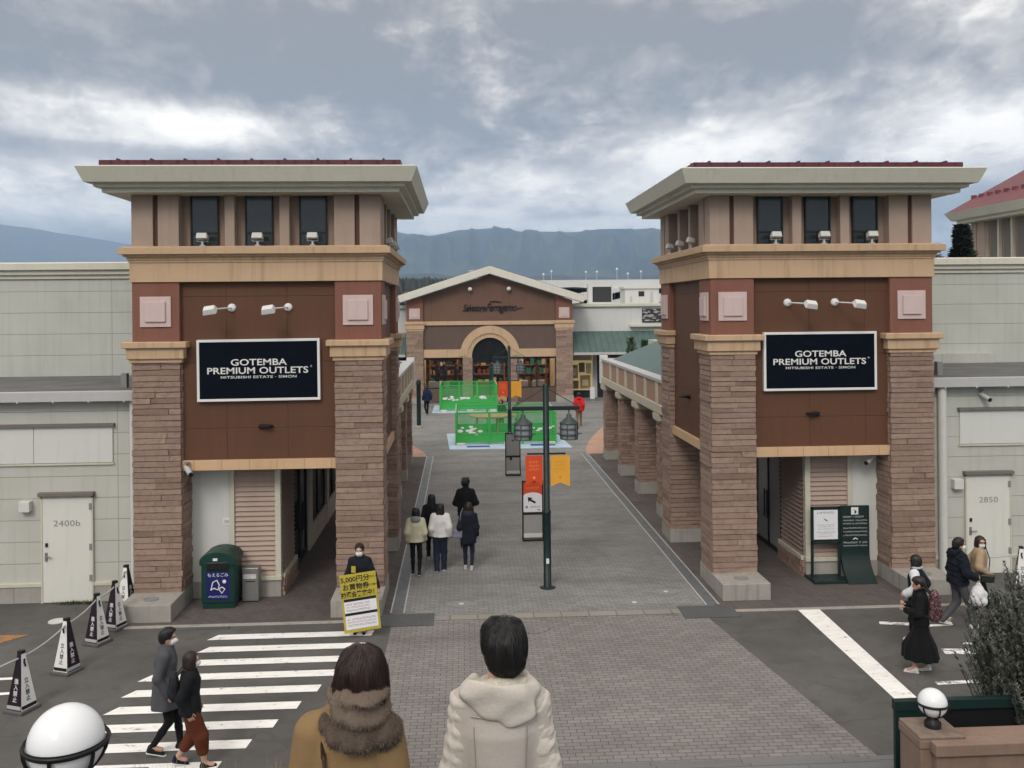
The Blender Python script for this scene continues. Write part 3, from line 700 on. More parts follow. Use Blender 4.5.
# ------------------------------------------------------------------ shops behind and under the towers, with arcades
def louvre(b, x0, x1, y, z0, z1, pitch=.105, d=.05):
    z = z0
    while z < z1-.01:
        b.add([(x0, y, z), (x1, y, z), (x1, y-d, z+.012), (x0, y-d, z+.012), (x0, y, z+pitch), (x1, y, z+pitch), (x1, y-.006, z+pitch), (x0, y-.006, z+pitch)],
              [(0, 3, 2, 1), (2, 3, 7, 6), (4, 7, 3, 0), (1, 2, 6, 5)]); z += pitch
def shop(sg, cx, yf, tw_y1, label, gl):
    T = thing('shop_building', label, 'shop', (cx, yf, 0))
    X = lambda u: sg*u
    def bx(b, u0, u1, y0, y1, z0, z1): b.box(X(u0), X(u1), y0, y1, z0, z1); return b
    fr = -.05
    bx(MB(), 1.06, 2.1, 0, .2, .34, 3.04).build('white_wall', M['whitepanel'], T)
    for z in (.95, 1.55, 2.15):
        pass
    bx(bx(MB(), 0, .12, -.035, .12, .45, 3.03), .97, 1.07, -.035, .12, .36, 3.03).build('trim', M['trim'], T, .006)
    bx(MB(), -.012, 1.0, -.07, .1, .36, .455).build('sill_band', M['trim'], T, .008)
    b = MB(); louvre(b, min(X(.12), X(.97)), max(X(.12), X(.97)), .05, .45, 3.0); bx(b, .11, .98, .05, .12, .44, 3.03); b.build('louvre_panel', M['louvre'], T)
    bx(MB(), .0, 2.1, -.03, .2, 0, .355).build('plinth', M['concrete'], T, .01)
    # side wall along the covered walk
    L_ = 17.4
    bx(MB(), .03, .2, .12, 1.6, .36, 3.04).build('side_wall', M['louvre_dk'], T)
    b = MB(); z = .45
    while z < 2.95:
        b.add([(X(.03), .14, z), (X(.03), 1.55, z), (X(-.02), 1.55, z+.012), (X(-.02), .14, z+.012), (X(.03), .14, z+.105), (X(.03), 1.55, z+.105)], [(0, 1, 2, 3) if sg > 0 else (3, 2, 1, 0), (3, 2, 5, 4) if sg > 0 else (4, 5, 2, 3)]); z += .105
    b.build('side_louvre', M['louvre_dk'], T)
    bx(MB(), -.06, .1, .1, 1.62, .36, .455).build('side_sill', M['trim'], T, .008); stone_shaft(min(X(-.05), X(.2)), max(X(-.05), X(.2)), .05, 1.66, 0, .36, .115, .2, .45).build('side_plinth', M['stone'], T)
    # glazed door
    d0, d1 = 1.70, 3.62
    b = MB()
    for y in (d0, (d0+d1)/2-.035, d1-.07): bx(b, .05, .13, y, y+.07, 0, 2.55)
    bx(b, .05, .13, d0, d1, 2.5, 2.58); bx(b, .05, .13, d0, d1, 2.94, 3.04); bx(b, .06, .12, d0, d1, 0, .12)
    dr = b.build('glass_door', M['black'], T, .004)
    bx(MB(), .085, .095, d0+.03, d1-.03, .1, 3.0).build('pane', gl, dr)
    for s in (-.1, .1): MB().tube([(X(.0), (d0+d1)/2+s, .75), (X(-.0), (d0+d1)/2+s, 1.45)], .022, 8).tube([(X(.0), (d0+d1)/2+s, .85), (X(.06), (d0+d1)/2+s, .85)], .012, 6).tube([(X(.0), (d0+d1)/2+s, 1.35), (X(.06), (d0+d1)/2+s, 1.35)], .012, 6).build('handle', M['black'], dr)
    y = d1+.05
    bx(MB(), .0, .2, y, y+.5, 0, 3.04).build('pilaster', M['cream'], T, .01); y += .5
    k = 0
    while y < L_-.6:
        y1 = min(L_, y+2.45); b = MB(); f = .05
        for yy in (y, (y+y1)/2-f/2, y1-f): bx(b, .05, .12, yy, yy+f, .55, 2.7)
        bx(b, .05, .12, y, y1, .55, .6); bx(b, .05, .12, y, y1, 2.65, 2.72)
        wn = b.build('shop_window', M['black'], T); bx(MB(), .08, .09, y+.03, y1-.03, .58, 2.68).build('pane', M['glass'], wn)
        bx(MB(), .0, .2, y, y1, 0, .55).build('window_sill', M['cream'], T, .01); bx(MB(), .02, .2, y, y1, 2.7, 3.04).build('window_head', M['cream'], T)
        y = y1; bx(MB(), -.02, .2, y, y+.35, 0, 3.04).build('pilaster', M['cream'], T, .01); y += .35
    bx(MB(), .1, 7, tw_y1+.1, L_+.2, 3.0, 4.72).build('upper_block', M['siding'], T)
    bx(MB(), .25, 6, .25, L_, .0, 2.98).build('interior_block', M['darkgrey'], T)
    return T
shop(-1, -3.87, 19.83, LY+LW-19.83, 'recessed shop with white panel, louvre and dark glass door under the left tower', M['glass'])
shop(1, 7.64, 20.2, RY+RW-20.2, 'recessed shop with louvre panel and glass double door painted with a pale reflection under the right tower', M['doorglass_reflection'])
b = MB().box(-.09, .09, -.012, 0, -.07, .07); o = b.build('notice', M['paper']); o.location = (-5.0, 19.83-.003, 1.62); b = MB().box(-.05, .05, -.014, -.011, -.035, .03).build('pictogram', M['lightgrey'], o); tag(o, 'small white notice on the wall above the green bin', 'notice')

def arcade(sg, xf, y0, y1, label):
    T = thing('arcade', label, 'arcade', (xf, y0, 0)); X = lambda u: sg*u; D = y1-y0
    def bx(b, u0, u1, a, c, z0, z1): b.box(X(u0), X(u1), a, c, z0, z1); return b
    for yc in (1.75, 5.15, 8.4, 11.9):
        u0, u1 = (.02, .62); xa, xb = sorted((X(u0), X(u1)))
        sh = stone_shaft(xa, xb, yc, yc+.6, .36, 2.76, .115, .2, .45).build('column', M['stone'], T)
        MB().box(xa-.03, xb+.03, yc-.03, yc+.63, 0, .37).build('base', M['concrete'], sh, .01)
        b = MB(); b.ring(xa, xb, yc, yc+.6, [(-.1, 2.74), (.05, 2.74), (.1, 2.8), (.1, 2.97), (-.1, 3.0)], 0, True); b.build('capital', M['cream'], sh)
    bx(bx(MB(), -.06, .5, 0, D+.06, 3.0, 3.26), .5, 7, D-.5, D+.06, 3.0, 3.26).build('beam', M['cream'], T, .01)
    bx(bx(MB(), .0, .3, 0, D, 3.26, 3.90), .3, 7, D-.3, D, 3.26, 3.90).build('fascia', M['fascia'], T)
    bx(bx(MB(), -.05, .34, 0, D+.05, 3.90, 4.0), .34, 7, D-.34, D+.05, 3.90, 4.0).build('coping', M['lightgrey'], T, .01)
    for yc in (2.0, 3.7, 5.4, 7.1, 8.75, 10.4): bx(MB(), -.035, .1, yc, yc+.28, 3.262, 3.88).build('fascia_block', M['cream'], T, .006)
    bx(MB(), -.09, .22, D-.2, D+.1, 2.98, 4.12).build('corner_post', M['offwhite'], T, .015)
    w_ = 1.95; b = MB(); b.add([(X(.3), 0, 3.93), (X(.3), D-.3, 3.93), (X(w_), D-w_, 4.78), (X(w_), 0, 4.78)], [(0, 1, 2, 3) if sg < 0 else (3, 2, 1, 0)]); 
    b.add([(X(.3), D-.3, 3.93), (X(7), D-.3, 3.93), (X(7), D-w_, 4.78), (X(w_), D-w_, 4.78)], [(0, 1, 2, 3) if sg < 0 else (3, 2, 1, 0)], 1)
    b.build('roof', [M['greenroof_y'], M['greenroof']], T)
    bx(MB(), .3, 2.2, 0, D-.3, 2.96, 3.05).build('ceiling', M['whitepanel'], T)
    return T
arcade(-1, -1.98, LY+LW+.05, 37.2, 'arcade on stone columns running back behind the left tower')
arcade(1, 5.70, RY+RW+.05, 37.2, 'arcade on stone columns with green roof running back behind the right tower')

# ------------------------------------------------------------------ grey wings with the numbered doors
def wing(sg, xin, yw, yb, door_x, number, label, zr=4.42):
    T = thing('wing_building', label, 'building', (xin, yw, 0)); far = 16
    X = lambda u: sg*u
    def bx(b, u0, u1, y0, y1, z0, z1): b.box(X(u0), X(u1), y0, y1, z0, z1); return b
    du = abs(door_x-xin); D0, D1 = du-.5, du+.5
    bx(MB(), -.25, far, 0, .3, .36, zr-.12).build('lower_wall', M['siding'], T)
    bx(bx(MB(), -.2, D0-.03, -.03, .25, 0, .34), D1+.03, far, -.03, .25, 0, .34).build('plinth', M['concrete'], T, .008)
    bx(bx(MB(), -.2, D0-.03, -.05, .1, .34, .42), D1+.03, far, -.05, .1, .34, .42).build('plinth_trim', M['trim'], T, .008)
    b = MB(); bx(b, D0, D1, -.05, .05, 0.01, 2.2); d = b.build('door', M['door'], T, .006)
    b = MB(); bx(b, D0-.035, D0+.0, -.06, .04, 0, 2.24); bx(b, D1, D1+.035, -.06, .04, 0, 2.24); bx(b, D0-.035, D1+.035, -.06, .04, 2.2, 2.24); b.build('door_frame', M['trim'], T)
    bx(MB(), D0-.07, D1+.07, -.13, .0, 2.24, 2.32).build('door_hood', M['grime'], T, .008)
    text_obj('door_number', number, .18, M['midgrey'], face_front(X((D0+D1)/2), -.053, 1.66), d, 1.2, .001, 'CENTER', 0, 1.05, 0)
    hx = -.4 if True else .4
    xc = X((D0+D1)/2)
    MB().box(xc-.44, xc-.39, -.07, -.05, 1.18, 1.26).build('lock', M['black'], d); MB().box(xc-.45, xc-.4, -.065, -.05, .88, 1.06).tube([(xc-.42, -.06, .98), (xc-.42, -.11, .98), (xc-.3, -.11, .975)], .012, 6).build('handle', M['greymetal'], d)
    for z in (.45, 1.1, 1.95): MB().box(xc+.46, xc+.515, -.075, -.045, z, z+.13).build('hinge', M['midgrey'], d)
    # white panel strip
    p0, p1 = (.42, far) if sg < 0 else (.55, far)
    q0 = p0+.02
    bx(MB(), p0, p1, -.04, .05, 2.88, 2.92).build('strip_sill', M['trim'], T); bx(MB(), p0-.02, p1, -.1, .05, 3.69, 3.75).build('strip_hood', M['grime'], T)
    u = q0
    while u < p1-.1:
        u1 = min(p1, u+1.62); bx(MB(), u+.006, u1-.006, -.035, .02, 2.93, 3.69).build('white_panel', M['whitepanel'], T); u = u1
    # gutter and downpipe
    b = MB(); bx(b, -.25, far, -.28, -.06, zr-.19, zr+.02); g_ = b.build('gutter', M['lightgrey'], T, .01)
    b = MB(); u = .1
    while u < far: bx(b, u, u+.03, -.29, -.02, zr-.21, zr-.175); u += .72
    b.build('gutter_bracket', M['offwhite'], g_)
    dx = .0 if sg < 0 else .12
    r_ = .055 if sg < 0 else .095
    MB().tube([(X(dx), -.12, zr-.15), (X(dx), -.12, .0)], r_, 14).build('downpipe', M['offwhite'], T)
    b = MB(); bx(b, -.3, far, -.08, yb-yw, zr-.1, zr+.03); b.build('low_roof', M['darkgrey'], T)
    b = MB(); bx(b, .3, .42, .4, .55, zr+.03, zr+.34); b.build('vent_pipe', M['midgrey'], T)
    Y = yb-yw
    bx(MB(), .1, far+8, Y, Y+.4, zr, 6.98).build('upper_wall', M['siding_up'], T)
    b = MB(); xa, xb = sorted((X(.0), X(far+8))); b.ring(xa, xb, Y, Y+6, [(-.2, 6.94), (.05, 6.94), (.05, 7.03), (.12, 7.05), (.12, 7.15), (.2, 7.17), (.2, 7.33), (.16, 7.36), (-.2, 7.37)], 0, True); b.build('parapet', M['eave'], T)
    bx(MB(), du-.84 if sg > 0 else du+.72, du-.62 if sg > 0 else du+.94, -.16, 0, 1.93, 2.15).build('wall_box', M['offwhite'], T, .012)
    return T
wing(-1, -6.90, 19.82, 24.15, -8.29, '2400b', 'long grey beige building with white door 2400b left of the left tower')
wing(1, 10.62, 20.17, 24.75, 11.83, '2850', 'long grey beige building with white door 2850 right of the right tower')
seccam(11.7, 20.12, 4.16, R_(20), 'small dark camera under the gutter of the right grey building')
# ------------------------------------------------------------------ gabled store closing the street
def gable_store():
    Y0 = 59.2; C = 1.83; T = thing('gabled_store', 'brown gabled store with arched entrance at the far end of the street', 'store', (C, Y0, 0)); hw = 5.33; P = 1.05
    for s in (-1, 1):
        x0, x1 = sorted((s*hw, s*(hw-P)))
        sh = stone_shaft(x0, x1, -.12, .9, .36, 4.66, .16, .35, .75).build('pillar', M['stone'], T)
        MB().box(x0-.05, x1+.05, -.2, .9, 0, .37).build('base', M['concrete'], sh, .01)
        capital_mb(x0, x1, -.12, .9, 4.64, 5.25, .9).build('capital', M['tan'], sh)
        zt = 6.55
        b = MB(); b.prism([(x0, 5.24), (x1, 5.24), (x1, zt+(hw-abs(x1))*.31), (x0, zt+(hw-abs(x0))*.31)], -.12, .5, 0, 'y'); b.build('upper_shaft', M['red_brown'], sh)
        b = tile_mb((x0+x1)/2, -.119, 5.75, .68); b.build('tile_panel', M['pink'], sh)
    w = hw-P
    b = MB(); b.prism([(-w, 5.2), (w, 5.2), (w, 6.55+P*.31), (0, 6.55+hw*.31), (-w, 6.55+P*.31)], .05, .4, 0, 'y'); b.build('gable_wall', M['storewall'], T)
    MB().box(-w, w, -.06, .3, 5.0, 5.25).build('belt', M['tan'], T, .01)
    # lower wall with the arched hole
    ro, ri, cz = 1.93, 1.16, 3.02; n = 24
    b = MB(); arc = [(ro*math.cos(PI-PI*k/n), cz+ro*math.sin(PI-PI*k/n)) for k in range(n+1)]
    for k in range(n):
        (xa, za), (xb, zb) = arc[k], arc[k+1]; b.prism([(xa, za), (xb, zb), (xb, 5.02), (xa, 5.02)], .06, .35, 0, 'y')
    b.box(-w, -ro, .06, .35, 3.0, 5.02).box(ro, w, .06, .35, 3.0, 5.02); b.build('lower_wall', M['storewall2'], T)
    b = MB()
    for k in range(n):
        t0, t1 = PI-PI*k/n, PI-PI*(k+1)/n
        for (r0, r1, y0) in ((ri, ri+.28, -.02), (ri+.28, ro, -.10)):
            b.prism([(r0*math.cos(t0), cz+r0*math.sin(t0)), (r1*math.cos(t0), cz+r1*math.sin(t0)), (r1*math.cos(t1), cz+r1*math.sin(t1)), (r0*math.cos(t1), cz+r0*math.sin(t1))], y0, .34, 0, 'y')
    b.build('arch', M['tan'], T)
    MB().box(-w, -ri-.02, -.05, .3, 2.92, 3.44).box(ri+.02, w, -.05, .3, 2.92, 3.44).build('beam', M['tan'], T, .01)
    for s in (-1, 1):
        x0, x1 = sorted((s*1.14, s*1.75)); stone_shaft(x0, x1, -.02, .4, 0, 2.93, .16, .3, .6, 's').build('pier', M['stone'], T)
    # glazing
    b = MB()
    for s in (-1, 1):
        x0, x1 = sorted((s*1.75, s*w))
        bb = MB()
        for x in (x0, (x0+x1)/2-.03, x1-.06): bb.box(x, x+.06, .1, .2, .9, 2.92)
        bb.box(x0, x1, .1, .2, .9, .98).box(x0, x1, .1, .2, 2.8, 2.9); wn = bb.build('show_window', M['black'], T)
        MB().box(x0, x1, .14, .16, .95, 2.85).build('pane', M['shopglass'], wn)
        MB().box(x0, x1, .02, .3, 0, .92).build('window_sill', M['storewall2'], T)
    b.box(-1.14, 1.14, .1, .18, 2.55, 2.65).box(-.03, .03, .1, .18, 0, 2.6).box(-1.14, -1.06, .1, .18, 0, 2.6).box(1.06, 1.14, .1, .18, 0, 2.6).box(-.03, .03, .1, .18, 2.6, 4.1)
    dr = b.build('entrance_door', M['black'], T); MB().box(-1.1, 1.1, .135, .155, 0.02, 2.6).build('pane', M['shopglass'], dr)
    b = MB(); b.prism([(1.15*math.cos(PI*k/n), cz+1.15*math.sin(PI*k/n)) for k in range(n+1)]+[(-1.15, 2.6), (1.15, 2.6)], .2, .22, 0, 'y'); b.build('fanlight', M['glass'], T)
    # roof and its pale verge
    sl = .315; e = hw+.68; za = 6.5
    def z_at(x): return za+(e-abs(x))*sl
    b = MB()
    for s in (-1, 1):
        b.prism([(s*e, za-.12), (0, z_at(0)-.12), (0, z_at(0)+.38), (s*(e+.05), za+.33)], -.65, .06, 0, 'y')
    b.build('verge', M['verge'], T, .02)
    b = MB()
    for s in (-1, 1): b.prism([(s*(e+.02), za+.335), (0, z_at(0)+.385), (0, z_at(0)+.41), (s*(e+.05), za+.36)], -.6, 13, 0, 'y')
    b.build('roof', M['darkgrey'], T)
    MB().box(-1.2, .2, 7, 9, 8.3, 8.72).box(-1.25, .25, 6.95, 9.05, 8.72, 8.8).build('roof_vent', M['offwhite'], T)
    for s in (-1, 1):
        MB().ball((s*1.25, -.18, 7.3), .14, 14, 8).box(s*1.25-.04, s*1.25+.04, -.1, .06, 7.26, 7.34).build('gable_light', M['white'], T)
    a = text_obj('shop_name', 'Salvatore', .62, M['ink'], face_front(-1.02, -.0, 6.08), T, .74, .02, 'CENTER', .45, .88, .004)
    a = text_obj('shop_name', 'Ferragamo', .70, M['ink'], face_front(.72, -.0, 6.10), T, .74, .02, 'CENTER', .45, .88, .004)
    MB().tube([(.0, .0, 6.48), (.3, .0, 6.50), (.75, .0, 6.46)], .03, 6).tube([(1.75, 0, 5.98), (1.95, 0, 6.07), (2.15, 0, 6.08)], .022, 6).build('lettering_stroke', M['ink'], T)
    # interior
    wm = paint('warm_interior', (.42, .30, .19), .7); sh = plain('shelf_wood', (.22, .12, .06), .5)
    MB().box(-w, w, 5, 5.2, 0, 4.4).box(-w, w, .5, 5, -.0, .03).box(-w-.1, -w, .4, 5, 0, 4.4).box(w, w+.1, .4, 5, 0, 4.4).build('interior_wall', wm, T)
    e_ = NT('ceiling_light'); e_.b.inputs['Emission Color'].default_value = (1, .84, .62, 1); e_.b.inputs['Emission Strength'].default_value = 9
    MB().box(-w, w, .6, 5, 4.25, 4.3).build('ceiling', wm, T)
    for x in (-3, -1, 1, 3): MB().box(x-.3, x+.3, 1.2, 4.4, 4.18, 4.24).build('ceiling_lamp', e_.m, T)
    cols = [plain('goods_%s' % n_, c, .6) for n_, c in (('red', (.20, .05, .035)), ('tan', (.42, .30, .17)), ('dark', (.03, .025, .025)), ('teal', (.03, .18, .17)), ('pale', (.55, .5, .42)), ('brown', (.16, .07, .03)))]
    b = MB()
    for z in (.9, 1.5, 2.1, 2.7): b.box(-w+.1, w-.1, 4.3, 5, z, z+.05)
    for x in (-4, -2.1, -1.1, 1.1, 2.1, 4): b.box(x-.04, x+.04, 4.3, 5, 0, 3.1)
    b.build('shelf', sh, T)
    b = MB()
    for z in (.95, 1.55, 2.15, 2.75):
        x = -w+.2
        while x < w-.3:
            ww = random.uniform(.16, .4); b.box(x, x+ww, 4.4, 4.8, z, z+random.uniform(.18, .42), random.randrange(6)); x += ww+random.uniform(.04, .25)
    o = b.build('goods', cols, T); o['kind'] = 'stuff'
    for x, y, mi in ((-3.4, .9, 2), (-2.95, 1.0, 2), (-2.2, .95, 2), (.15, 1.6, 3), (3.1, 1.1, 5)):
        b = MB(); b.lathe([(.12, .0), (.1, .7), (.16, .95), (.13, 1.15), (.2, 1.4), (.07, 1.5), (.06, 1.55)], 14, (x, y, .7)); b.ball((x, y, 2.36), .1, 12, 8); b.build('mannequin', cols[mi], T)
    for x in (-2.7, -3.6, 2.1, 3.2): MB().box(x-.38, x+.38, .6, 1.2, .5, 1.32).build('display_plinth', cols[4], T)
    MB().box(-2.6, -1.85, .5, .8, .98, 1.4).build('green_plant_box', plain('box_green', (.04, .2, .04), .7), T)
gable_store()

# low shops either side of the gabled store
def low_shop(x0, x1, label, lit):
    Y0 = 61.6; T = thing('low_shop', label, 'shop', ((x0+x1)/2, Y0, 0)); c = (x0+x1)/2; a, e = x0-c, x1-c
    MB().box(a, e, 0, 9, 3.05, 6.1).build('wall', M['garage'], T)
    MB().box(a, e, -.18, 9.1, 6.1, 6.32).build('parapet', M['eave'], T, .02)
    b = MB(); b.add([(a, -2.3, 3.12), (e, -2.3, 3.12), (e, .0, 4.45), (a, 0, 4.45), (a, -2.3, 3.04), (e, -2.3, 3.04), (e, 0, 4.37), (a, 0, 4.37)], [(0, 1, 2, 3), (7, 6, 5, 4), (0, 4, 5, 1), (1, 5, 6, 2), (3, 2, 6, 7), (0, 3, 7, 4)]); b.build('awning_roof', M['greenroof'], T)
    MB().box(a, e, -2.34, -2.24, 2.98, 3.14).build('gutter', M['lightgrey'], T)
    MB().box(a, e, .0, .2, 0, 3.1).build('shop_front', M['garagedark'], T)
    if lit:
        em = NT('lit_window'); em.base((.46, .36, .18)); em.b.inputs['Emission Color'].default_value = (.60, .46, .22, 1); em.b.inputs['Emission Strength'].default_value = .3
        wn = MB().box(a+.05, a+1.55, -.06, .0, .5, 2.95).build('lit_window', em.m, T)
        b = MB(); tn_ = [plain('poster_tan', (.34, .24, .09), .6), plain('poster_brown', (.20, .13, .06), .6), plain('poster_pale', (.60, .52, .32), .6)]
        for (u0, u1, z0, z1, mi) in ((.1, 1.5, 2.5, 2.9, 2), (.15, .55, 1.3, 2.2, 0), (.62, 1.02, 1.7, 2.35, 1), (.70, 1.4, .6, 1.5, 0), (1.1, 1.45, 1.6, 2.3, 2), (.15, .6, .6, 1.15, 1), (.2, .45, 1.5, 2.0, 2), (.85, 1.25, .8, 1.2, 2)): b.box(a+u0, a+u1, -.075-.004*mi, -.06, z0, z1, mi)
        b.build('poster', tn_, wn)
        MB().box(a+1.55, a+1.85, -.1, .1, 0, 3.05).build('door_post', M['lightgrey'], T); MB().box(a+2.2, a+4.3, -.05, .0, .35, 2.9).build('shop_window', M['black'], T); MB().box(a+2.35, a+4.15, -.07, -.04, .5, 2.8).build('window_panel', plain('dim_window', (.10, .075, .075), .3), T)
        for q in (4.6, 7.0): MB().box(a+q, a+q+2.1, -.05, .0, .35, 2.9).build('shop_window', M['glass'], T)
        MB().box(a+4.1, a+9.2, -.35, 0, 4.72, 4.9).build('ledge', M['eave'], T, .02)
        b = MB(); random.seed(3)
        for i in range(140):
            x = a+5.0+random.random()*2.6; z = 5.05+random.random()*.85; q = random.uniform(.05, .16); b.box(x-q, x+q, -.09-random.random()*.05, -.05, z-.03, z+.03, random.randrange(2))
        b.box(a+4.95, a+7.7, -.05, .0, 5.0, 5.95, 1); b.build('grille_sign', [M['lightgrey'], plain('grille_dark', (.06, .06, .065), .5)], T)
    else:
        for q in range(5): MB().box(e-2-q*2.6, e-q*2.6-.2, -.05, 0, .4, 2.8).build('shop_window', M['glass'], T)
    return T
low_shop(7.25, 32, 'white shop with green metal awning right of the gabled store', True)
low_shop(-30, -3.6, 'white shop with green metal awning left of the gabled store', False)
T = thing('floor_sign', 'small white standing sign beside the right pillar of the gabled store', 'sign', (8.35, 58.6, 0)); MB().box(-.15, .15, -.03, .03, .2, .95).build('panel', M['offwhite'], T); MB().box(-.25, .25, -.2, .2, 0, .06).box(-.03, .03, -.02, .02, .05, .3).build('stand', M['midgrey'], T)
T = thing('rooftop_screen', 'dark screen in a white frame on the roof of the right white shop', 'screen', (9.9, 64.5, 6.3)); MB().box(-.62, .68, -.1, .1, .12, 1.2).build('panel', M['screen'], T)
MB().box(-.95, -.66, -.2, .5, 0, 1.42).box(.7, .76, -.14, .2, 0, 1.36).box(-.66, .72, -.14, .12, 1.2, 1.3).box(-.66, .72, -.14, .12, 0, .12).build('frame', M['garage'], T)
T = thing('roof_unit', 'white box unit with small dark window on the roof of the right white shop', 'roof unit', (12.6, 64.0, 6.3)); MB().box(-1.1, 1.3, 0, 2, 0, 1.05).build('body', M['garage'], T); MB().box(-1.2, 1.4, -.12, 2.1, 1.05, 1.2).build('roof', M['offwhite'], T)
MB().box(-.15, .25, -.03, 0, .5, .85).build('window', M['garagedark'], T); MB().box(-.75, -.62, -.04, 0, .1, .5).box(.7, .85, -.05, 0, .1, .8).build('pipe', M['lightgrey'], T)

# parking garage with ramps beyond
def garage():
    Yg = 96.; T = thing('parking_garage', 'long white multi storey parking garage with curved ramps beyond the shops', 'garage', (14, Yg, 0))
    def w_(px, py): d = ray(px, py); t = Yg/d.y; return (d.x*t-14, H+d.z*t)
    def slab(name, pts, y0, y1, mat): b = MB(); b.prism([w_(*p) for p in pts], y0, y1, 0, 'y'); return b.build(name, mat, T)
    slab('back_wall', [(505, 284), (760, 284), (760, 320), (505, 320)], 6, 7, M['garagedark'])
    slab('top_deck', [(505, 280.5), (760, 278.5), (760, 286), (662, 286.5), (640, 286), (618, 289), (600, 288.5), (575, 287), (545, 288), (505, 290)], 0, 6, M['garage'])
    slab('ramp', [(545, 299), (566, 296), (585, 292), (605, 289), (640, 285.9), (660, 285.5), (660, 287), (640, 289), (620, 291.5), (600, 296), (585, 300), (578, 303), (545, 306)], -.6, 1, M['garage'])
    slab('lower_ramp', [(545, 307), (590, 303.5), (607, 301.5), (622, 298), (640, 294), (760, 291), (760, 301), (660, 302), (640, 302.5), (618, 303.5), (608, 306), (606, 310), (545, 312)], -.3, 1, M['garage'])
    slab('base_wall', [(505, 309), (760, 306), (760, 330), (505, 330)], -.1, 1, M['garage'])
    for px in (606, 641): slab('column', [(px-2, 286), (px+.8, 286), (px+.8, 310), (px-2, 310)], .2, 1.2, M['garage'])
    for px in (585, 592, 600, 612, 618, 625, 632, 648, 654): slab('rail_post', [(px-.3, 290), (px+.3, 290), (px+.3, 300), (px-.3, 300)], 2, 2.2, M['lightgrey'])
garage()
for i, (px, ht) in enumerate(((543.5, 1.0), (551.5, 1.3), (586, 1.2), (597, 1.2), (617, 1.5), (628, 1.0), (641, 1.2))):
    d = ray(px, 281); t = 97.5/d.y
    T = thing('deck_light', 'slim pale light mast on top of the parking garage' , 'light mast', (d.x*t, 97.5, 8.6), 0, 'light masts on the parking garage roof')
    MB().tube([(0, 0, 0), (0, 0, ht)], .035, 6).build('mast', M['lightgrey'], T); MB().ball((0, 0, ht), .13, 10, 6).build('lamp', M['offwhite'], T)

# red roofed tower at the right edge
T = thing('red_roof_tower', 'tower with faded red hipped roof at the right edge of the view', 'tower', (20.6, 28, 0)); D = 7.6; Wd = 9
MB().box(0, Wd, 0, D, 0, 9.35).build('wall', M['taupe'], T)
for y in [q*.86 for q in range(1, 9)]: MB().box(-.12, .0, y-.06, y+.06, 7.6, 9.3).build('slat', M['trim'], T)
b = MB()
for y in [q*.86+.43 for q in range(0, 8)]: b.box(-.03, .0, y-.2, y+.2, 7.65, 9.25)
b.build('dark_panel', M['grime'], T)
MB().box(-.16, 0, D-.75, D+.1, 7.5, 9.34).box(-.2, .1, D-.2, D+.12, 7.5, 9.34).build('corner_panel', M['taupe_lt'], T)
b = MB(); b.ring(0, Wd, 0, D, [(-.3, 7.1), (.12, 7.1), (.12, 7.3), (.3, 7.35), (.3, 7.58), (-.3, 7.6)], 0, True); b.build('cornice', M['tan'], T)
MB().box(-.1, .3, D-.9, D+.1, 6.2, 7.1).build('corner_pillar', M['red_brown'], T)
for q in range(7): MB().box(-.1, 0, q*.95+.1, q*.95+.9, 6.25, 7.0).build('tile_panel', M['pink'], T)
b = MB(); b.ring(0, Wd, 0, D, [(-.3, 9.3), (.55, 9.3), (.55, 9.4), (.72, 9.44), (.9, 9.75), (-.3, 9.8)], 0, True); b.build('eave', M['eave'], T)
b = MB(); o_ = .85; a = (-o_, D+o_, 9.76); zt = 12.9; in_ = 4.6
b.add([(-o_, -o_, 9.76), (Wd+o_, -o_, 9.76), (Wd+o_, D+o_, 9.76), a, (in_-o_, in_-o_-1, zt), (Wd-in_+o_, in_-o_-1, zt), (Wd-in_+o_, D-in_+o_+1, zt), (in_-o_, D-in_+o_+1, zt)], [(0, 1, 5, 4), (1, 2, 6, 5), (2, 3, 7, 6), (3, 0, 4, 7), (4, 5, 6, 7)])
rf = b.build('roof', M['redroof_y'], T)
for q in range(15): y = D+.2-q*.55; MB().box(-.1, .05, y-.09, y+.09, 10.25, 10.42).build('snow_guard', M['redroof_y'], rf)
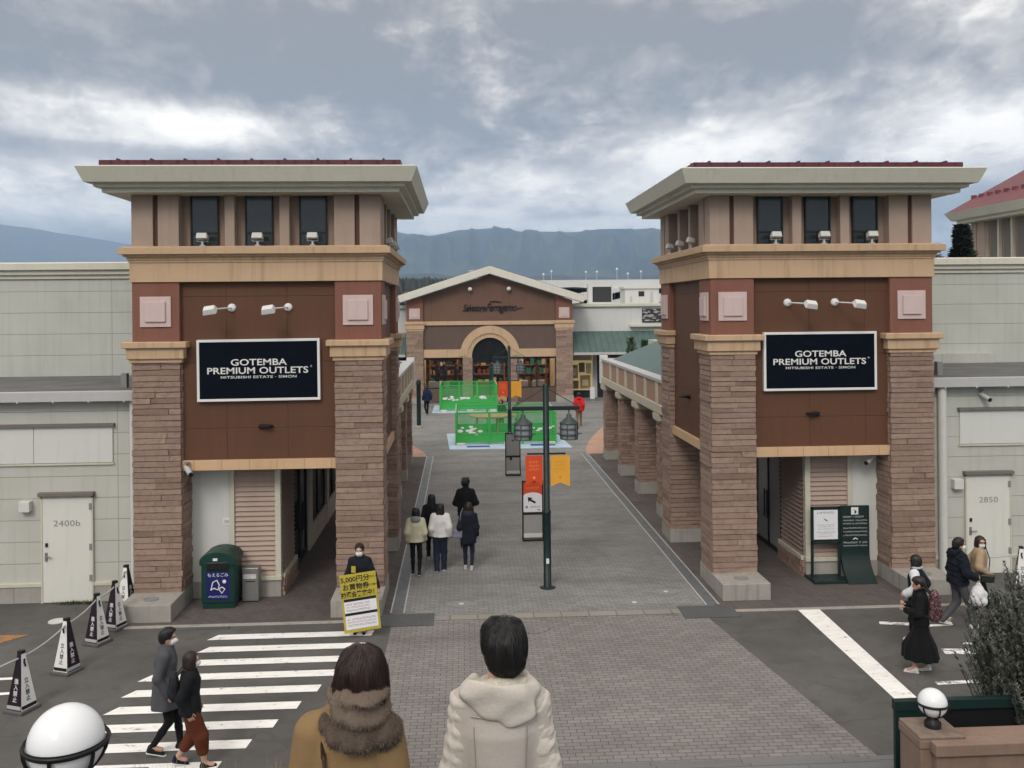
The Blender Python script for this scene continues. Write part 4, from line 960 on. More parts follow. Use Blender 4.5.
# ------------------------------------------------------------------ street furniture
def lamp_post(x, y, label, k=1.0):
    T = thing('lamp_post', label, 'lamp post', (x, y, 0), 0, 'lamp posts along the middle of the street')
    b = MB(); b.lathe([(.17, 0), (.17, .015), (.11, .02), (.085, .03), (.083, 1.62), (.09, 1.63), (.09, 1.68), (.068, 1.69), (.066, 4.40), (.05, 4.43)], 18); b.build('pole', M['dkgreen'], T)
    MB().box(-.03, .03, -.092, -.08, .55, .66).build('sticker', M['white'], T)
    MB().box(-.74, .74, -.045, .045, 3.86, 3.95).build('crossbar', M['dkgreen'], T, .01)
    b = MB()
    for s in (-1, 1): b.tube([(s*.05, 0, 4.33), (s*.70, 0, 3.94)], .009, 6)
    b.build('stay_wire', M['dkgreen'], T)
    for s in (-1, 1):
        c = (s*.5, 0, 0)
        ln = MB().lathe([(.015, 3.88), (.015, 3.78), (.05, 3.77), (.06, 3.70), (.185, 3.61), (.21, 3.585), (.21, 3.57)], 20, c).lathe([(.22, 3.46), (.22, 3.478), (.195, 3.478), (.195, 3.46)], 20, c).lathe([(.235, 3.335), (.235, 3.355), (.19, 3.355), (.19, 3.335)], 20, c).lathe([(.19, 3.225), (.19, 3.255), (.05, 3.26)], 20, c)
        for q in range(6):
            a = q*PI/3+.2; ln.tube([(c[0]+.195*math.cos(a), .195*math.sin(a), 3.58), (c[0]+.195*math.cos(a), .195*math.sin(a), 3.235)], .010, 5)
        for dx in (-1, 1): ln.tube([(c[0]+dx*.19, 0, 3.345), (c[0]+dx*.28, 0, 3.345)], .012, 6)
        l_ = ln.build('lantern', plain('lantern_grey', (.055, .075, .075), .45) if 'lantern_grey' not in bpy.data.materials else bpy.data.materials['lantern_grey'], T)
        MB().lathe([(.178, 3.24), (.178, 3.58)], 20, c).build('lantern_glass', bpy.data.materials.get('frosted_grey') or plain('frosted_grey', (.26, .28, .29), .35), l_)
    MB().box(-.42, .42, -.018, .018, 2.90, 2.935).build('banner_bar', M['dkgreen'], T)
    return T
lamp_post(1.82, 19.92, 'dark green double lantern lamp post standing nearest in the street')
lamp_post(2.07, 40.1, 'dark green double lantern lamp post by the green play pens')
def banner(x, y, col, col2, label, w, h, low=None):
    T = thing('banner', label, 'banner', (x, y, 2.9), 0, 'banners on the lamp posts')
    notch = .09
    b = MB(); b.prism([(-w/2, -.02), (-w/2, -h), (0, -h+notch), (w/2, -h), (w/2, -.02)], -.008, .008, 0, 'y'); b.build('cloth', col, T)
    for i, z in enumerate((-.16, -.24, -.32)): dashes(-w*.30, w*.30, -.0085, z, .038, i+3, .95).build('printed_line', col2, T)
    MB().lathe([(.03, -.002), (.03, .002)], 12).xf(Matrix.Translation((0, -.009, -.5)) @ Matrix.Rotation(PI/2, 4, 'X')).build('emblem', col2, T)
pale_o = plain('pale_orange', (.80, .33, .12), .6); pale_y = plain('ochre', (.55, .25, .03), .6)
banner(1.82-.27, 19.92, M['orange'], pale_o, 'orange banner on the nearest lamp post', .37, .66)
banner(1.82+.30, 19.92, M['yellow'], pale_y, 'amber banner on the nearest lamp post', .42, .70)
banner(2.07-.27, 40.1, M['orange'], pale_o, 'orange banner on the lamp post by the green pens', .44, .72)
banner(2.07+.30, 40.1, M['yellow'], pale_y, 'amber banner on the lamp post by the green pens', .46, .74)
# far single post
T = thing('street_post', 'single dark green post at the far left of the street', 'post', (-2.2, 47.1, 0)); MB().lathe([(.17, 0), (.17, .12), (.1, .14)], 14).build('foot', M['concrete'], T); MB().lathe([(.11, .1), (.11, 2.2), (.13, 2.22), (.13, 2.3), (.09, 2.45)], 14).build('pole', M['dkgreen'], T)
# framed stands
def stand(x, y, label, arrow):
    T = thing('framed_stand', label, 'information stand', (x, y, 0)); w, h = .56, 1.55
    b = MB(); b.box(-w/2, -w/2+.035, -.03, .03, 0, h).box(w/2-.035, w/2, -.03, .03, 0, h).box(-w/2, w/2, -.03, .03, h-.035, h).box(-w/2, w/2, -.028, .028, .66, .72).box(-w/2, w/2, -.2, .2, 0, .05); b.build('frame', M['black'], T, .005)
    if arrow:
        up_ = MB().box(-w/2+.03, w/2-.03, -.012, .012, .72, h-.03).build('upper_panel', M['orange'], T)
        b = MB(); pts = [(-.25, .73), (.25, .73), (.25, 1.14)]+[(.25*math.cos(a), 1.14+.10*math.sin(a)) for a in [PI*k/12 for k in range(1, 12)]]+[(-.25, 1.14)]; b.prism(pts, -.0165, -.0125, 0, 'y'); b.build('white_field', M['paper'], up_)
        b = MB(); b.prism([(-.13, 1.12), (.0, 1.10), (-.045, 1.07), (.09, .99), (.06, .945), (-.075, 1.025), (-.115, .985)], -.0195, -.017, 0, 'y'); b.build('arrow', M['purple'], up_)
        dashes(-.06, .21, -.0168, .86, .05, 5, .95).build('printed_line', M['ink'], up_); MB().lathe([(.035, -.001), (.035, .001)], 14).xf(Matrix.Translation((-.16, -.018, .86)) @ Matrix.Rotation(PI/2, 4, 'X')).box(.12, .2, -.019, -.017, .77, .80).build('emblem', M['midgrey'], up_)
        dashes(-.17, .17, -.0135, 1.36, .04, 6, .95).build('printed_line', pale_o, up_)
    else:
        MB().box(-w/2+.03, w/2-.03, -.012, .012, .72, h-.03).build('upper_panel', M['midgrey'], T); MB().box(-.03, .03, -.02, -.012, 1.25, 1.29).box(-.12, -.03, -.03, -.014, .56, .66).build('clip', M['black'], T)
    MB().box(-w/2+.03, w/2-.03, -.012, .012, .1, .66).build('lower_panel', bpy.data.materials.get('panel_grey') or plain('panel_grey', (.30, .30, .30), .5), T)
    MB().box(-w/2+.03, w/2-.03, -.016, .0, .06, .17).build('foot_panel', M['offwhite'], T)
stand(1.83, 24.1, 'framed stand with white arrow panel behind the nearest lamp post', True)
stand(1.83, 33.4, 'framed stand with two grey panels before the green pens', False)

# green play pens
def pen(x0, x1, y0, y1, h, label, blobs, seed):
    T = thing('play_pen', label, 'play pen', ((x0+x1)/2, y0, 0)); c = (x0+x1)/2; a, e = x0-c, x1-c; D = y1-y0
    b = MB()
    n = 3
    for k in range(n+1):
        x = a+(e-a)*k/n
        b.box(x-.05, x+.05, -.06, .05, 0, h)
        b.box(x-.05, x+.05, D-.05, D+.06, 0, h)
    for z in (h-.05, h*.33):
        b.box(a, e, -.035, .035, z, z+.05).box(a, e, D-.035, D+.035, z, z+.05).box(a-.035, a+.035, 0, D, z, z+.05).box(e-.035, e+.035, 0, D, z, z+.05)
    for y in (D*.33, D*.66): b.box(a-.04, a+.04, y-.04, y+.04, 0, h).box(e-.04, e+.04, y-.04, y+.04, 0, h)
    b.build('frame', M['green'], T)
    MB().box(a+.05, e-.05, -.02, .0, .12, h*.36).box(a+.05, e-.05, D-.01, D+.02, .1, h*.36).box(a-.02, a, .0, D, .1, h*.36).box(e, e+.02, 0, D, .1, h*.36).build('skirt_panel', M['green'], T)
    b = MB(); z0 = h*.36
    for q in ([(a, -.01), (e, -.01)], [(a, D), (e, D)], [(a, 0), (a, D)], [(e, 0), (e, D)]):
        (xa, ya), (xb, yb) = q; b.poly([(xa, ya, z0), (xb, yb, z0), (xb, yb, h-.02), (xa, ya, h-.02)])
    b.build('net', M['greennet'], T)
    MB().box(a-.03, a+.0, -.05, D, h-.02, h+.05).build('cream_rail', M['trim'], T); MB().box(e, e+.03, -.05, D, h-.02, h+.05).build('cream_rail', M['trim'], T)
    random.seed(seed); b = MB()
    for (bx_, bz, s) in blobs:
        for i in range(7):
            b.ball((bx_+random.gauss(0, .24)*s, -.03, bz+random.gauss(0, .08)*s), random.uniform(.04, .095)*s, 10, 6, 0, (1.6, .06, .75))
    o_ = b.build('white_print', M['white'], T)
    for x in (a+.1, c-c, e-.3): MB().box(x-.1, x+.28, -.25, -.08, 0, .13).build('weight', M['offwhite'], T, .02)
pen(-.26, 4.15, 40.9, 44.2, 1.46, 'nearer green mesh play pen in the middle of the street', [(-1.75, .72, 1), (-1.2, .6, .8), (1.3, .62, .8), (1.75, .75, .8)], 5)
pen(-1.27, 2.05, 54.3, 57.3, 1.55, 'farther green mesh play pen before the gabled store', [(-1.05, .8, 1.0), (-.2, .8, 1.0), (.95, .85, .9)], 9)
def floor_mat(pts, label):
    b = MB(); b.prism(pts, .006, .03, 0); b.add([], []); return tag(b.build('floor_mat', M['mat']), label, 'floor mat')
m1 = floor_mat([(-.55, 39.6), (4.75, 39.6), (4.5, 44.6), (-.75, 44.6)], 'pale blue floor mat under the nearer green pen')
MB().box(.2, 1.2, 40.05, 40.5, .0, .036).box(3.0, 4.1, 40.2, 40.75, 0, .036).build('blue_patch', M['matblue'], m1)
m2 = floor_mat([(-1.75, 53.5), (2.3, 53.5), (2.2, 57.8), (-1.7, 57.8)], 'pale blue floor mat under the farther green pen')
T = thing('round_table', 'tan topped table inside the nearer green pen', 'table', (1.35, 42.3, 0)); MB().lathe([(1.0, 1.12), (1.02, 1.14), (1.02, 1.19), (1.0, 1.2)], 28).build('tabletop', M['table'], T)
for k in range(5):
    a = k*2*PI/5; MB().tube([(.8*math.cos(a), .8*math.sin(a), 1.13), (.9*math.cos(a), .9*math.sin(a), 0)], .03, 6).build('leg', M['table'], T)

# waste bin and ash box
T = thing('waste_bin', 'dark green domed litter bin with blue sticker by the left recess', 'bin', (-5.0, 19.36, 0)); w, d = .35, .3
b = MB(); b.prism([(-w, -d), (w, -d), (w, d), (-w, d)], .1, .95, 0); b.build('body', M['bingreen'], T, .05)
MB().box(-w+.03, w-.03, -d+.03, d-.03, 0, .11).build('base', M['bingreen'], T, .01)
b = MB(); n = 14; pr = [(w+.015, .90)]+[((w+.02)*math.cos(PI*k/n), .98+.20*math.sin(PI*k/n)) for k in range(n+1)]+[(-w-.015, .90)]
b.prism(pr, -d-.025, d+.025, 0, 'y'); b.build('hood', M['bingreen'], T, .012)
MB().box(-.22, .22, -d-.034, -d-.0, .80, .97).build('opening', M['black'], T, .02); MB().box(-.09, .0, -d-.04, -d-.02, 1.0, 1.05).build('sticker', M['paper'], T)
b = MB().box(-.235, .235, -d-.008, -d+.02, .2, .775); st_ = b.build('poster', M['bluevinyl'], T)
text_obj('lettering', 'もえるごみ', .085, M['white'], face_front(0, -d-.01, .70), st_, 1, .001); dashes(-.19, .19, -d-.0085, .265, .035, 4, .97).build('printed_line', M['white'], st_)
b = MB(); yv = -d-.012
b.tube([(-.14, yv, .40), (-.10, yv, .56), (-.02, yv, .60), (.03, yv, .50), (-.0, yv, .40), (-.08, yv, .44), (-.14, yv, .40)], .012, 6).tube([(.02, yv, .42), (.08, yv, .46), (.14, yv, .42), (.08, yv, .33), (.02, yv, .42)], .012, 6); b.ball((.13, yv, .57), .04, 10, 6, 0, (1, .2, 1)); b.build('pictogram', M['white'], st_)
T = thing('ash_box', 'small grey metal ash box right of the green bin', 'ash box', (-4.44, 19.58, 0)); MB().box(-.17, .17, -.13, .13, .03, .72).build('body', M['greymetal'], T, .012); MB().box(-.15, .15, -.11, .11, 0, .035).build('base', M['black'], T)
MB().box(-.14, .12, -.137, -.129, .5, .59).build('label_plate', M['offwhite'], T); dashes(-.12, .10, -.1375, .545, .05, 9, .95).build('printed_line', M['midgrey'], T); MB().box(-.1, .1, -.134, -.128, .43, .45).build('slot', M['black'], T)

# boards by the right recess
T = thing('poster_stand', 'dark green poster stand with white notice left of the curved board', 'poster stand', (8.02, 19.98, 0)); w = .33
b = MB(); b.box(-w, -w+.05, -.03, .03, .05, 1.62).box(w-.05, w, -.03, .03, .05, 1.62).box(-w, w, -.03, .03, 1.57, 1.62).box(-w, w, -.03, .03, .80, .85); b.build('frame', M['dkgreen'], T, .006)
MB().box(-w-.06, w+.02, -.36, .28, 0, .07).build('foot', M['dkgreen'], T, .01); MB().box(-w+.05, w-.05, -.012, .01, .85, 1.57).build('back_board', M['ink'], T)
p = MB().box(-w+.06, w-.06, -.02, -.012, .90, 1.55).build('poster', M['paper'], T)
for i, (z, h, ww) in enumerate(((1.49, .04, .2), (1.22, .016, .2), (1.18, .016, .18), (1.13, .016, .19), (1.06, .022, .2), (1.02, .016, .14), (.97, .016, .16))): dashes(-ww, ww, -.0205, z, h, i, .92).build('printed_line', M['ink'], p)
b = MB(); b.prism([(-.05, 1.36), (-.01, 1.35), (.04, 1.31), (.05, 1.30), (.0, 1.31), (-.02, 1.33)], -.023, -.0205, 0, 'y'); b.build('emblem', M['ink'], p)
T = thing('curved_board', 'dark green curved notice board with white lettering right of the poster stand', 'notice board', (8.68, 19.98, 0)); w = .32
pr = []; n = 10
for k in range(n+1): z = .0+.62*k/n; pr.append((-.42*(1-k/n)**2-.03, z))
prof = [(y, z) for y, z in pr]+[(-.03, 1.63), (.03, 1.63)]+[(y+.07 if k < n else .03, z) for k, (y, z) in list(enumerate(pr))[::-1]]
b = MB(); b.prism(prof, -w, w, 0, 'x'); bd = b.build('board', M['dkgreen'], T)
MB().box(-.09, .07, -.036, -.03, 1.44, 1.60).build('emblem_field', M['white'], T); b = MB(); b.prism([(-.03, 1.57), (.0, 1.53), (.03, 1.52), (.02, 1.47), (-.02, 1.46), (-.01, 1.51)], -.04, -.0365, 0, 'y'); b.build('emblem', M['ink'], T)
for z, s, tx in ((1.39, .045, 'ご利用のお客様へ'), (1.31, .034, 'マスクの着用をお願いします'), (1.24, .034, '手指の消毒にご協力ください'), (1.14, .034, '間隔をあけてお並びください'), (1.06, .034, '大声での会話はお控えください'), (.98, .034, '体調のすぐれない方は'), (.82, .045, '入場をご遠慮ください'), (.75, .03, 'Please wear a mask')):
    dashes(-.27, .27 if len(tx) > 9 else .2, -.0305, z, s*.75, int(z*100), .93).build('printed_line', M['white'], T)
b = MB(); b.tube([(-.05, -.034, .89), (0, -.034, .92), (.05, -.034, .89)], .012, 6); b.build('arch_mark', M['white'], T)

# cone signs and ropes
def cone_sign(x, y, rz, label, h=.91):
    T = thing('cone_sign', label, 'cone sign', (x, y, 0), rz, 'black and white pyramid cones with ropes')
    MB().box(-.19, .19, -.19, .19, 0, .055).build('foot', M['rubber'], T, .012)
    b0, b1 = .15, .035; z0, z1 = .055, h-.02
    b = MB()
    for k in range(4):
        c = [(-b0, -b0, z0), (b0, -b0, z0), (b1, -b1, z1), (-b1, -b1, z1)]; m = Matrix.Rotation(k*PI/2, 4, 'Z'); b.add([m @ Vector(p) for p in c], [(0, 1, 2, 3)], k % 2)
    b.add([(-b1, -b1, z1), (b1, -b1, z1), (b1, b1, z1), (-b1, b1, z1)], [(0, 1, 2, 3)], 1); bo = b.build('body', [M['white'], M['purple']], T)
    MB().box(-.042, .042, -.042, .042, h-.04, h+.01).build('cap', M['black'], T, .006)
    al = math.atan2(b0-b1, z1-z0)
    for k in range(4):
        m = Matrix.Rotation(k*PI/2, 4, 'Z')
        def on(z): yy = -(b0+(b1-b0)*(z-z0)/(z1-z0))-.003; return m @ Matrix.Translation((0, yy, z)) @ Matrix.Rotation(PI/2-al, 4, 'X')
        tx = '立入禁止' if k % 2 == 0 else '進入禁止'
        for i, ch in enumerate(tx): text_obj('lettering', ch, .085, M['ink'] if k % 2 == 0 else M['white'], on(.47-i*.088), bo, 1, .0005, 'CENTER', 0, 1, .001)
        bb = MB(); zz = .07; yy = -(b0+(b1-b0)*(zz-z0)/(z1-z0)); bb.box(-.135, .135, yy-.004, yy+.02, .07, .12).xf(m); bb.build('lower_band', M['ink'] if k % 2 == 0 else M['lightgrey'], bo)
    b = MB()
    for k in (0, 2):
        b = MB(); b.ball((0, -.062, h-.13), .018, 8, 6).tube([(-.012, -.066, h-.15), (.008, -.075, h-.23)], .014, 6); b.xf(Matrix.Rotation(k*PI/2, 4, 'Z')); b.build('person_mark', M['ink'], bo)
cones = [(-6.78, 14.5, R_(68), 'black faced pyramid cone nearest on the left, closest to the round lamp'), (-6.72, 15.98, R_(-22), 'white faced pyramid cone second from the front in the left roped row'), (-6.74, 17.32, R_(66), 'black faced pyramid cone in the middle of the left roped row'), (-6.70, 18.1, R_(69), 'black faced pyramid cone just before the left tower base'), (-6.88, 19.2, R_(-14), 'white faced pyramid cone half hidden beside the left tower pillar')]
for c in cones: cone_sign(*c)
cone_sign(11.85, 18.95, R_(-20), 'white faced pyramid cone at the right edge behind the dark bush')
def rope(pts, label, r=.014):
    out = []
    for p, q in zip(pts[:-1], pts[1:]):
        for k in range(8):
            t_ = k/8; out.append((p[0]+(q[0]-p[0])*t_, p[1]+(q[1]-p[1])*t_, p[2]+(q[2]-p[2])*t_-.10*4*t_*(1-t_)*min(1, math.dist(p, q)/3)))
    out.append(pts[-1]); tag(MB().tube(out, r, 6).build('rope', M['lightgrey']), label, 'rope')
rope([(-8.6, 12.3, .72)]+[(c[0], c[1], .81) for c in (cones[0], cones[1], cones[2], cones[3], cones[4])], 'grey rope strung between the tops of the left cones')
rope([(11.85, 18.95, .74), (10.35, 19.1, .72)], 'pale rope from the right cone towards the right tower')

# balustrade lamps and walls of the stairs
def globe_lamp(x, y, z, r, label):
    T = thing('globe_lamp', label, 'globe lamp', (x, y, z), 0, 'white globe lamps on the stair walls')
    MB().lathe([(.085*r/.15, -.012), (.085*r/.15, .05), (.06*r/.15, .075), (.055*r/.15, .12)], 20).build('base', M['black'], T); c = .105+r
    MB().ball((0, 0, c), r, 36, 20).build('globe', M['globe'], T)
    rr = r*1.09; b = MB(); pts = [(rr*math.cos(2*PI*k/40), rr*math.sin(2*PI*k/40), c+.0) for k in range(41)]; b.tube(pts, .0085, 8)
    for k in range(40):
        a0, a1 = 2*PI*k/40, 2*PI*(k+1)/40; b.add([(rr*math.cos(a0), rr*math.sin(a0), c-.014), (rr*math.cos(a1), rr*math.sin(a1), c-.014), (rr*math.cos(a1), rr*math.sin(a1), c+.014), (rr*math.cos(a0), rr*math.sin(a0), c+.014)], [(0, 1, 2, 3)])
    for k in range(6):
        a = PI/6+k*PI/3; b.tube([(rr*math.sin(t_)*math.cos(a), rr*math.sin(t_)*math.sin(a), c-rr*math.cos(t_)) for t_ in [i*PI/2/8 for i in range(2, 9)]], .0085, 6)
    b.build('cage', M['black'], T)
def stair_pillar(x0, x1, y0, y1, z0, z1, label, fr=True):
    T = thing('wall_pillar', label, 'pillar', ((x0+x1)/2, (y0+y1)/2, z0)); w, d = (x1-x0)/2, (y1-y0)/2; h = z1-z0
    MB().box(-w, w, -d, d, 0, h-.13).build('shaft', M['stairwall'], T, .012); MB().box(-w-.012, w+.012, -d-.012, d+.012, h-.125, h-.03).build('cap', M['stairwall'], T, .012)
    MB().box(-w-.008, w+.008, -d-.008, d+.008, h-.03, h).build('cap_top', M['stairtop'], T, .008)
RPX0, RPX1, RPY0, RPY1, RPZ = 4.74, 5.20, 9.34, 9.80, 1.58
stair_pillar(RPX0, RPX1, RPY0, RPY1, 0, RPZ, 'square pinkish brown pillar under the right globe lamp')
globe_lamp(4.99, 9.57, RPZ, .15, 'white globe lamp in a dark cage on the right pillar')
T = thing('low_wall', 'pinkish brown low wall with coping in front of the dark bush', 'wall', (4.83, 9.24, 0)); MB().box(.03, 4, .0, .09, 0, 1.43).box(.42, 4, .09, .3, 0, 1.43).build('body', M['stairwall'], T, .01); MB().box(.0, 4, -.05, .085, 1.435, 1.56).box(.39, 4, .085, .34, 1.435, 1.56).build('coping', M['stairwall'], T, .012)
stair_pillar(-1.86, -1.42, 3.72, 4.2, 2.9, 4.06, 'square brown pillar under the big left globe lamp')
globe_lamp(-1.655, 3.92, 4.06, .15, 'big white globe lamp in a dark cage at the lower left')
T = thing('green_panel', 'dark green framed panel standing behind the right pillar', 'panel', (4.98, 10.4, 0))
MB().box(0, .34, 0, .06, 0, 1.38).box(1.0, 1.75, 0, .06, 0, .4).box(1.68, 1.75, 0, .06, .4, 1.38).build('post', M['railgreen'], T, .006); MB().box(-.01, 1.77, -.015, .075, 1.38, 1.5).build('top_rail', M['railgreen'], T, .008); MB().box(.34, 1.68, .02, .04, .0, 1.38).build('dark_board', M['black'], T)
T = thing('planter', 'brown planter beside the stairs at the lower left', 'planter', (-2.2, 7.5, 0))
b = MB(); b.prism([(-3.5, 0), (1.5, 0), (1.5, 1.52), (-3.5, 3.2)], -.9, .75, 0, 'x'); b.build('body', M['stairwall'], T)
b = MB()
for i in range(2600):
    y = 6.4+random.random()*1.6; x = -2.9+random.random()*1.5; z = 2.06-(y-7.5)*.336; h = random.uniform(.1, .3)+(.14 if random.random() < .3 else 0); a = random.uniform(0, PI); q = random.uniform(.004, .009)
    x2, y2 = x+random.gauss(0, .05), y+random.gauss(0, .05)
    b.add([(x-q*math.cos(a), y-q*math.sin(a), z), (x+q*math.cos(a), y+q*math.sin(a), z), (x2, y2, z+h)], [(0, 1, 2)])
o = b.build('dry_grass', M['drygrass']); o['kind'] = 'stuff'; o['label'] = 'yellowish dry grass in the planter at the lower left'; o['category'] = 'grass'
# ------------------------------------------------------------------ people: signed distance bodies, meshed by surface nets
def V3(*a): return np.array(a, dtype=np.float64)
def s_cone(a, b, ra, rb, s=(1, 1, 1)):
    a = np.array(a, float); b = np.array(b, float); s = np.array(s, float); A = a/s; B = b/s; d = B-A; L = max(1e-9, d @ d)
    def f(P):
        Q = P/s; t = np.clip(((Q-A) @ d)/L, 0, 1); return (np.linalg.norm(Q-A-t[:, None]*d, axis=1)-(ra+(rb-ra)*t))*s.min()
    r = max(ra, rb)*s.max(); f.bb = (np.minimum(a, b)-r, np.maximum(a, b)+r); return f
def s_ell(c, r, rot=None):
    c = np.array(c, float); r = np.array(r, float); Rm = None if rot is None else np.array(Euler(rot).to_matrix().transposed())
    def f(P):
        Q = P-c
        if Rm is not None: Q = Q @ Rm.T
        k = np.linalg.norm(Q/r, axis=1); return (k-1)*r.min()
    m = r.max() if rot is not None else r; f.bb = (c-m, c+m); return f
def s_loft(rows, ex=2.3, fold=None):
    """rows: (z, rx, ry, cx, cy)"""
    rows = sorted(rows); Z = np.array([r[0] for r in rows]); A = np.array([r[1:] for r in rows], float)
    def f(P):
        z = P[:, 2]; rx, ry, cx, cy = (np.interp(z, Z, A[:, i]) for i in range(4))
        X = (P[:, 0]-cx); Y = (P[:, 1]-cy)
        k = ((np.abs(X)/rx)**ex+(np.abs(Y)/ry)**ex)**(1/ex)
        if fold is not None: k = k/(1+fold(np.arctan2(Y/ry, X/rx), z))
        d = (k-1)*np.minimum(rx, ry); return np.maximum(d, np.maximum(Z[0]-z, z-Z[-1]))
    mx = A[:, 0].max()*1.12; my = A[:, 1].max()*1.12
    f.bb = (np.array([A[:, 2].min()-mx, A[:, 3].min()-my, Z[0]]), np.array([A[:, 2].max()+mx, A[:, 3].max()+my, Z[-1]])); return f
def union(fs, k=.03):
    def f(P):
        d = fs[0](P)
        for g_ in fs[1:]:
            e = g_(P); h = np.maximum(k-np.abs(d-e), 0)/k; d = np.minimum(d, e)-h*h*k*.25
        return d
    f.bb = (np.min([g_.bb[0] for g_ in fs], 0), np.max([g_.bb[1] for g_ in fs], 0)); return f
def cut(f, g_, k=.01):
    def h(P):
        a, b = f(P), g_(P); q = np.maximum(k-np.abs(a-b), 0)/k; return np.maximum(a, b)+q*q*k*.25
    h.bb = f.bb; return h
def plane(n, c):
    n = np.array(n, float); n /= np.linalg.norm(n); return lambda P: P @ n-c
def sub(f, g_, k=.01): return cut(f, lambda P: -g_(P), k)
def noisy(f, amp, sc, seed=0, zs=1.):
    r = np.random.default_rng(seed); D = r.normal(size=(7, 3))*sc*np.array([1, 1, zs]); ph = r.uniform(0, 6.28, 7)
    def h(P):
        w_ = np.zeros(len(P)); Q = P+.35/sc*np.sin(P[:, [1, 2, 0]]*sc*.8+ph[:3])
        for d, p in zip(D, ph): w_ += np.sin(Q @ d+p)
        return f(P)-amp*w_/3
    h.bb = f.bb; return h
EDG = [((0,0,0),(1,0,0)),((0,1,0),(1,1,0)),((0,0,1),(1,0,1)),((0,1,1),(1,1,1)),((0,0,0),(0,1,0)),((1,0,0),(1,1,0)),((0,0,1),(0,1,1)),((1,0,1),(1,1,1)),((0,0,0),(0,0,1)),((1,0,0),(1,0,1)),((0,1,0),(0,1,1)),((1,1,0),(1,1,1))]
def nets(f, vox, pad=2):
    lo, hi = f.bb; lo = lo-vox*(pad+1); n = np.ceil((hi+vox*(pad+1)-lo)/vox).astype(int)+1
    ax = [lo[i]+vox*np.arange(n[i]) for i in range(3)]
    G = np.stack(np.meshgrid(*ax, indexing='ij'), -1).reshape(-1, 3)
    V = np.concatenate([f(G[i:i+400000]) for i in range(0, len(G), 400000)]).reshape(n); S = V < 0
    c = np.zeros(n-1, int)
    for i in (0, 1):
        for j in (0, 1):
            for k in (0, 1): c += S[i:n[0]-1+i, j:n[1]-1+j, k:n[2]-1+k]
    cells = np.argwhere((c > 0) & (c < 8)); idx = -np.ones(n-1, int); idx[tuple(cells.T)] = np.arange(len(cells))
    acc = np.zeros((len(cells), 3)); cnt = np.zeros(len(cells))
    for p, q in EDG:
        p, q = np.array(p), np.array(q); v0 = V[tuple((cells+p).T)]; v1 = V[tuple((cells+q).T)]; m = (v0 < 0) != (v1 < 0)
        t = np.where(m, v0/np.where(m, v0-v1, 1), 0); acc += np.where(m[:, None], p+(q-p)*t[:, None], 0); cnt += m
    verts = lo+vox*(cells+acc/np.maximum(cnt, 1)[:, None]); faces = []
    for a in range(3):
        b, d = (a+1) % 3, (a+2) % 3
        sl0 = [slice(1, -1)]*3; sl0[a] = slice(0, n[a]-1); sl1 = list(sl0); sl1[a] = slice(1, n[a])
        S0, S1 = S[tuple(sl0)], S[tuple(sl1)]; E = np.argwhere(S0 != S1); inside = S0[tuple(E.T)]; E = E+np.array([0 if i == a else 1 for i in range(3)])
        eb, ed = np.eye(3, dtype=int)[b], np.eye(3, dtype=int)[d]
        q = np.stack([idx[tuple((E-eb-ed).T)], idx[tuple((E-ed).T)], idx[tuple(E.T)], idx[tuple((E-eb).T)]], 1)
        q[~inside] = q[~inside][:, ::-1]; faces.append(q)
    return verts, np.concatenate(faces)
def np_mesh(name, verts, faces, mat, smooth=True):
    me = bpy.data.meshes.new(name); me.vertices.add(len(verts)); me.vertices.foreach_set('co', verts.astype(np.float32).ravel())
    me.loops.add(faces.size); me.loops.foreach_set('vertex_index', faces.astype(np.int32).ravel()); me.polygons.add(len(faces))
    me.polygons.foreach_set('loop_start', np.arange(0, faces.size, faces.shape[1], dtype=np.int32)); me.polygons.foreach_set('use_smooth', np.full(len(faces), smooth))
    me.update(calc_edges=True); me.validate(); me.materials.append(mat); return me
def sdf_obj(name, f, vox, mat, parent): v, q = nets(f, vox); return link(name, np_mesh(name, v, q, mat), parent)

def hand_mesh(kind):
    """wrist at the origin, fingers along -Z, palm facing -X, thumb to +Y"""
    fs = [s_cone((0, .0, .0), (0, .0, -.05), .022, .03, (.62, 1.25, 1)), s_cone((0, 0, -.05), (0, .0, -.085), .031, .030, (.5, 1.25, 1))]
    curl = {'relaxed': (18, 32, 22), 'grip': (62, 78, 40)}[kind]
    for i, (y, L) in enumerate(((.032, .068), (.011, .076), (-.010, .071), (-.030, .056))):
        p = V3(0, y, -.088); a = 0
        for j, fr in enumerate((.45, .32, .23)):
            a += R_(curl[j]*(1+.08*i)); q = p+V3(-math.sin(a), .05*(y > 0)-.05*(y < 0), -math.cos(a))*L*fr; fs.append(s_cone(p, q, .0092-.0009*j, .0088-.001*j)); p = q
    t = [(0, .028, -.025), (-.012, .056, -.055), (-.026, .062, -.082), (-.034, .058, -.103)] if kind == 'relaxed' else [(0, .028, -.025), (-.022, .05, -.055), (-.045, .042, -.08), (-.055, .02, -.09)]
    for a, b in zip(t[:-1], t[1:]): fs.append(s_cone(a, b, .0115, .010))
    return nets(union(fs, .008), .0042)
HANDS = {k: hand_mesh(k) for k in ('relaxed', 'grip')}

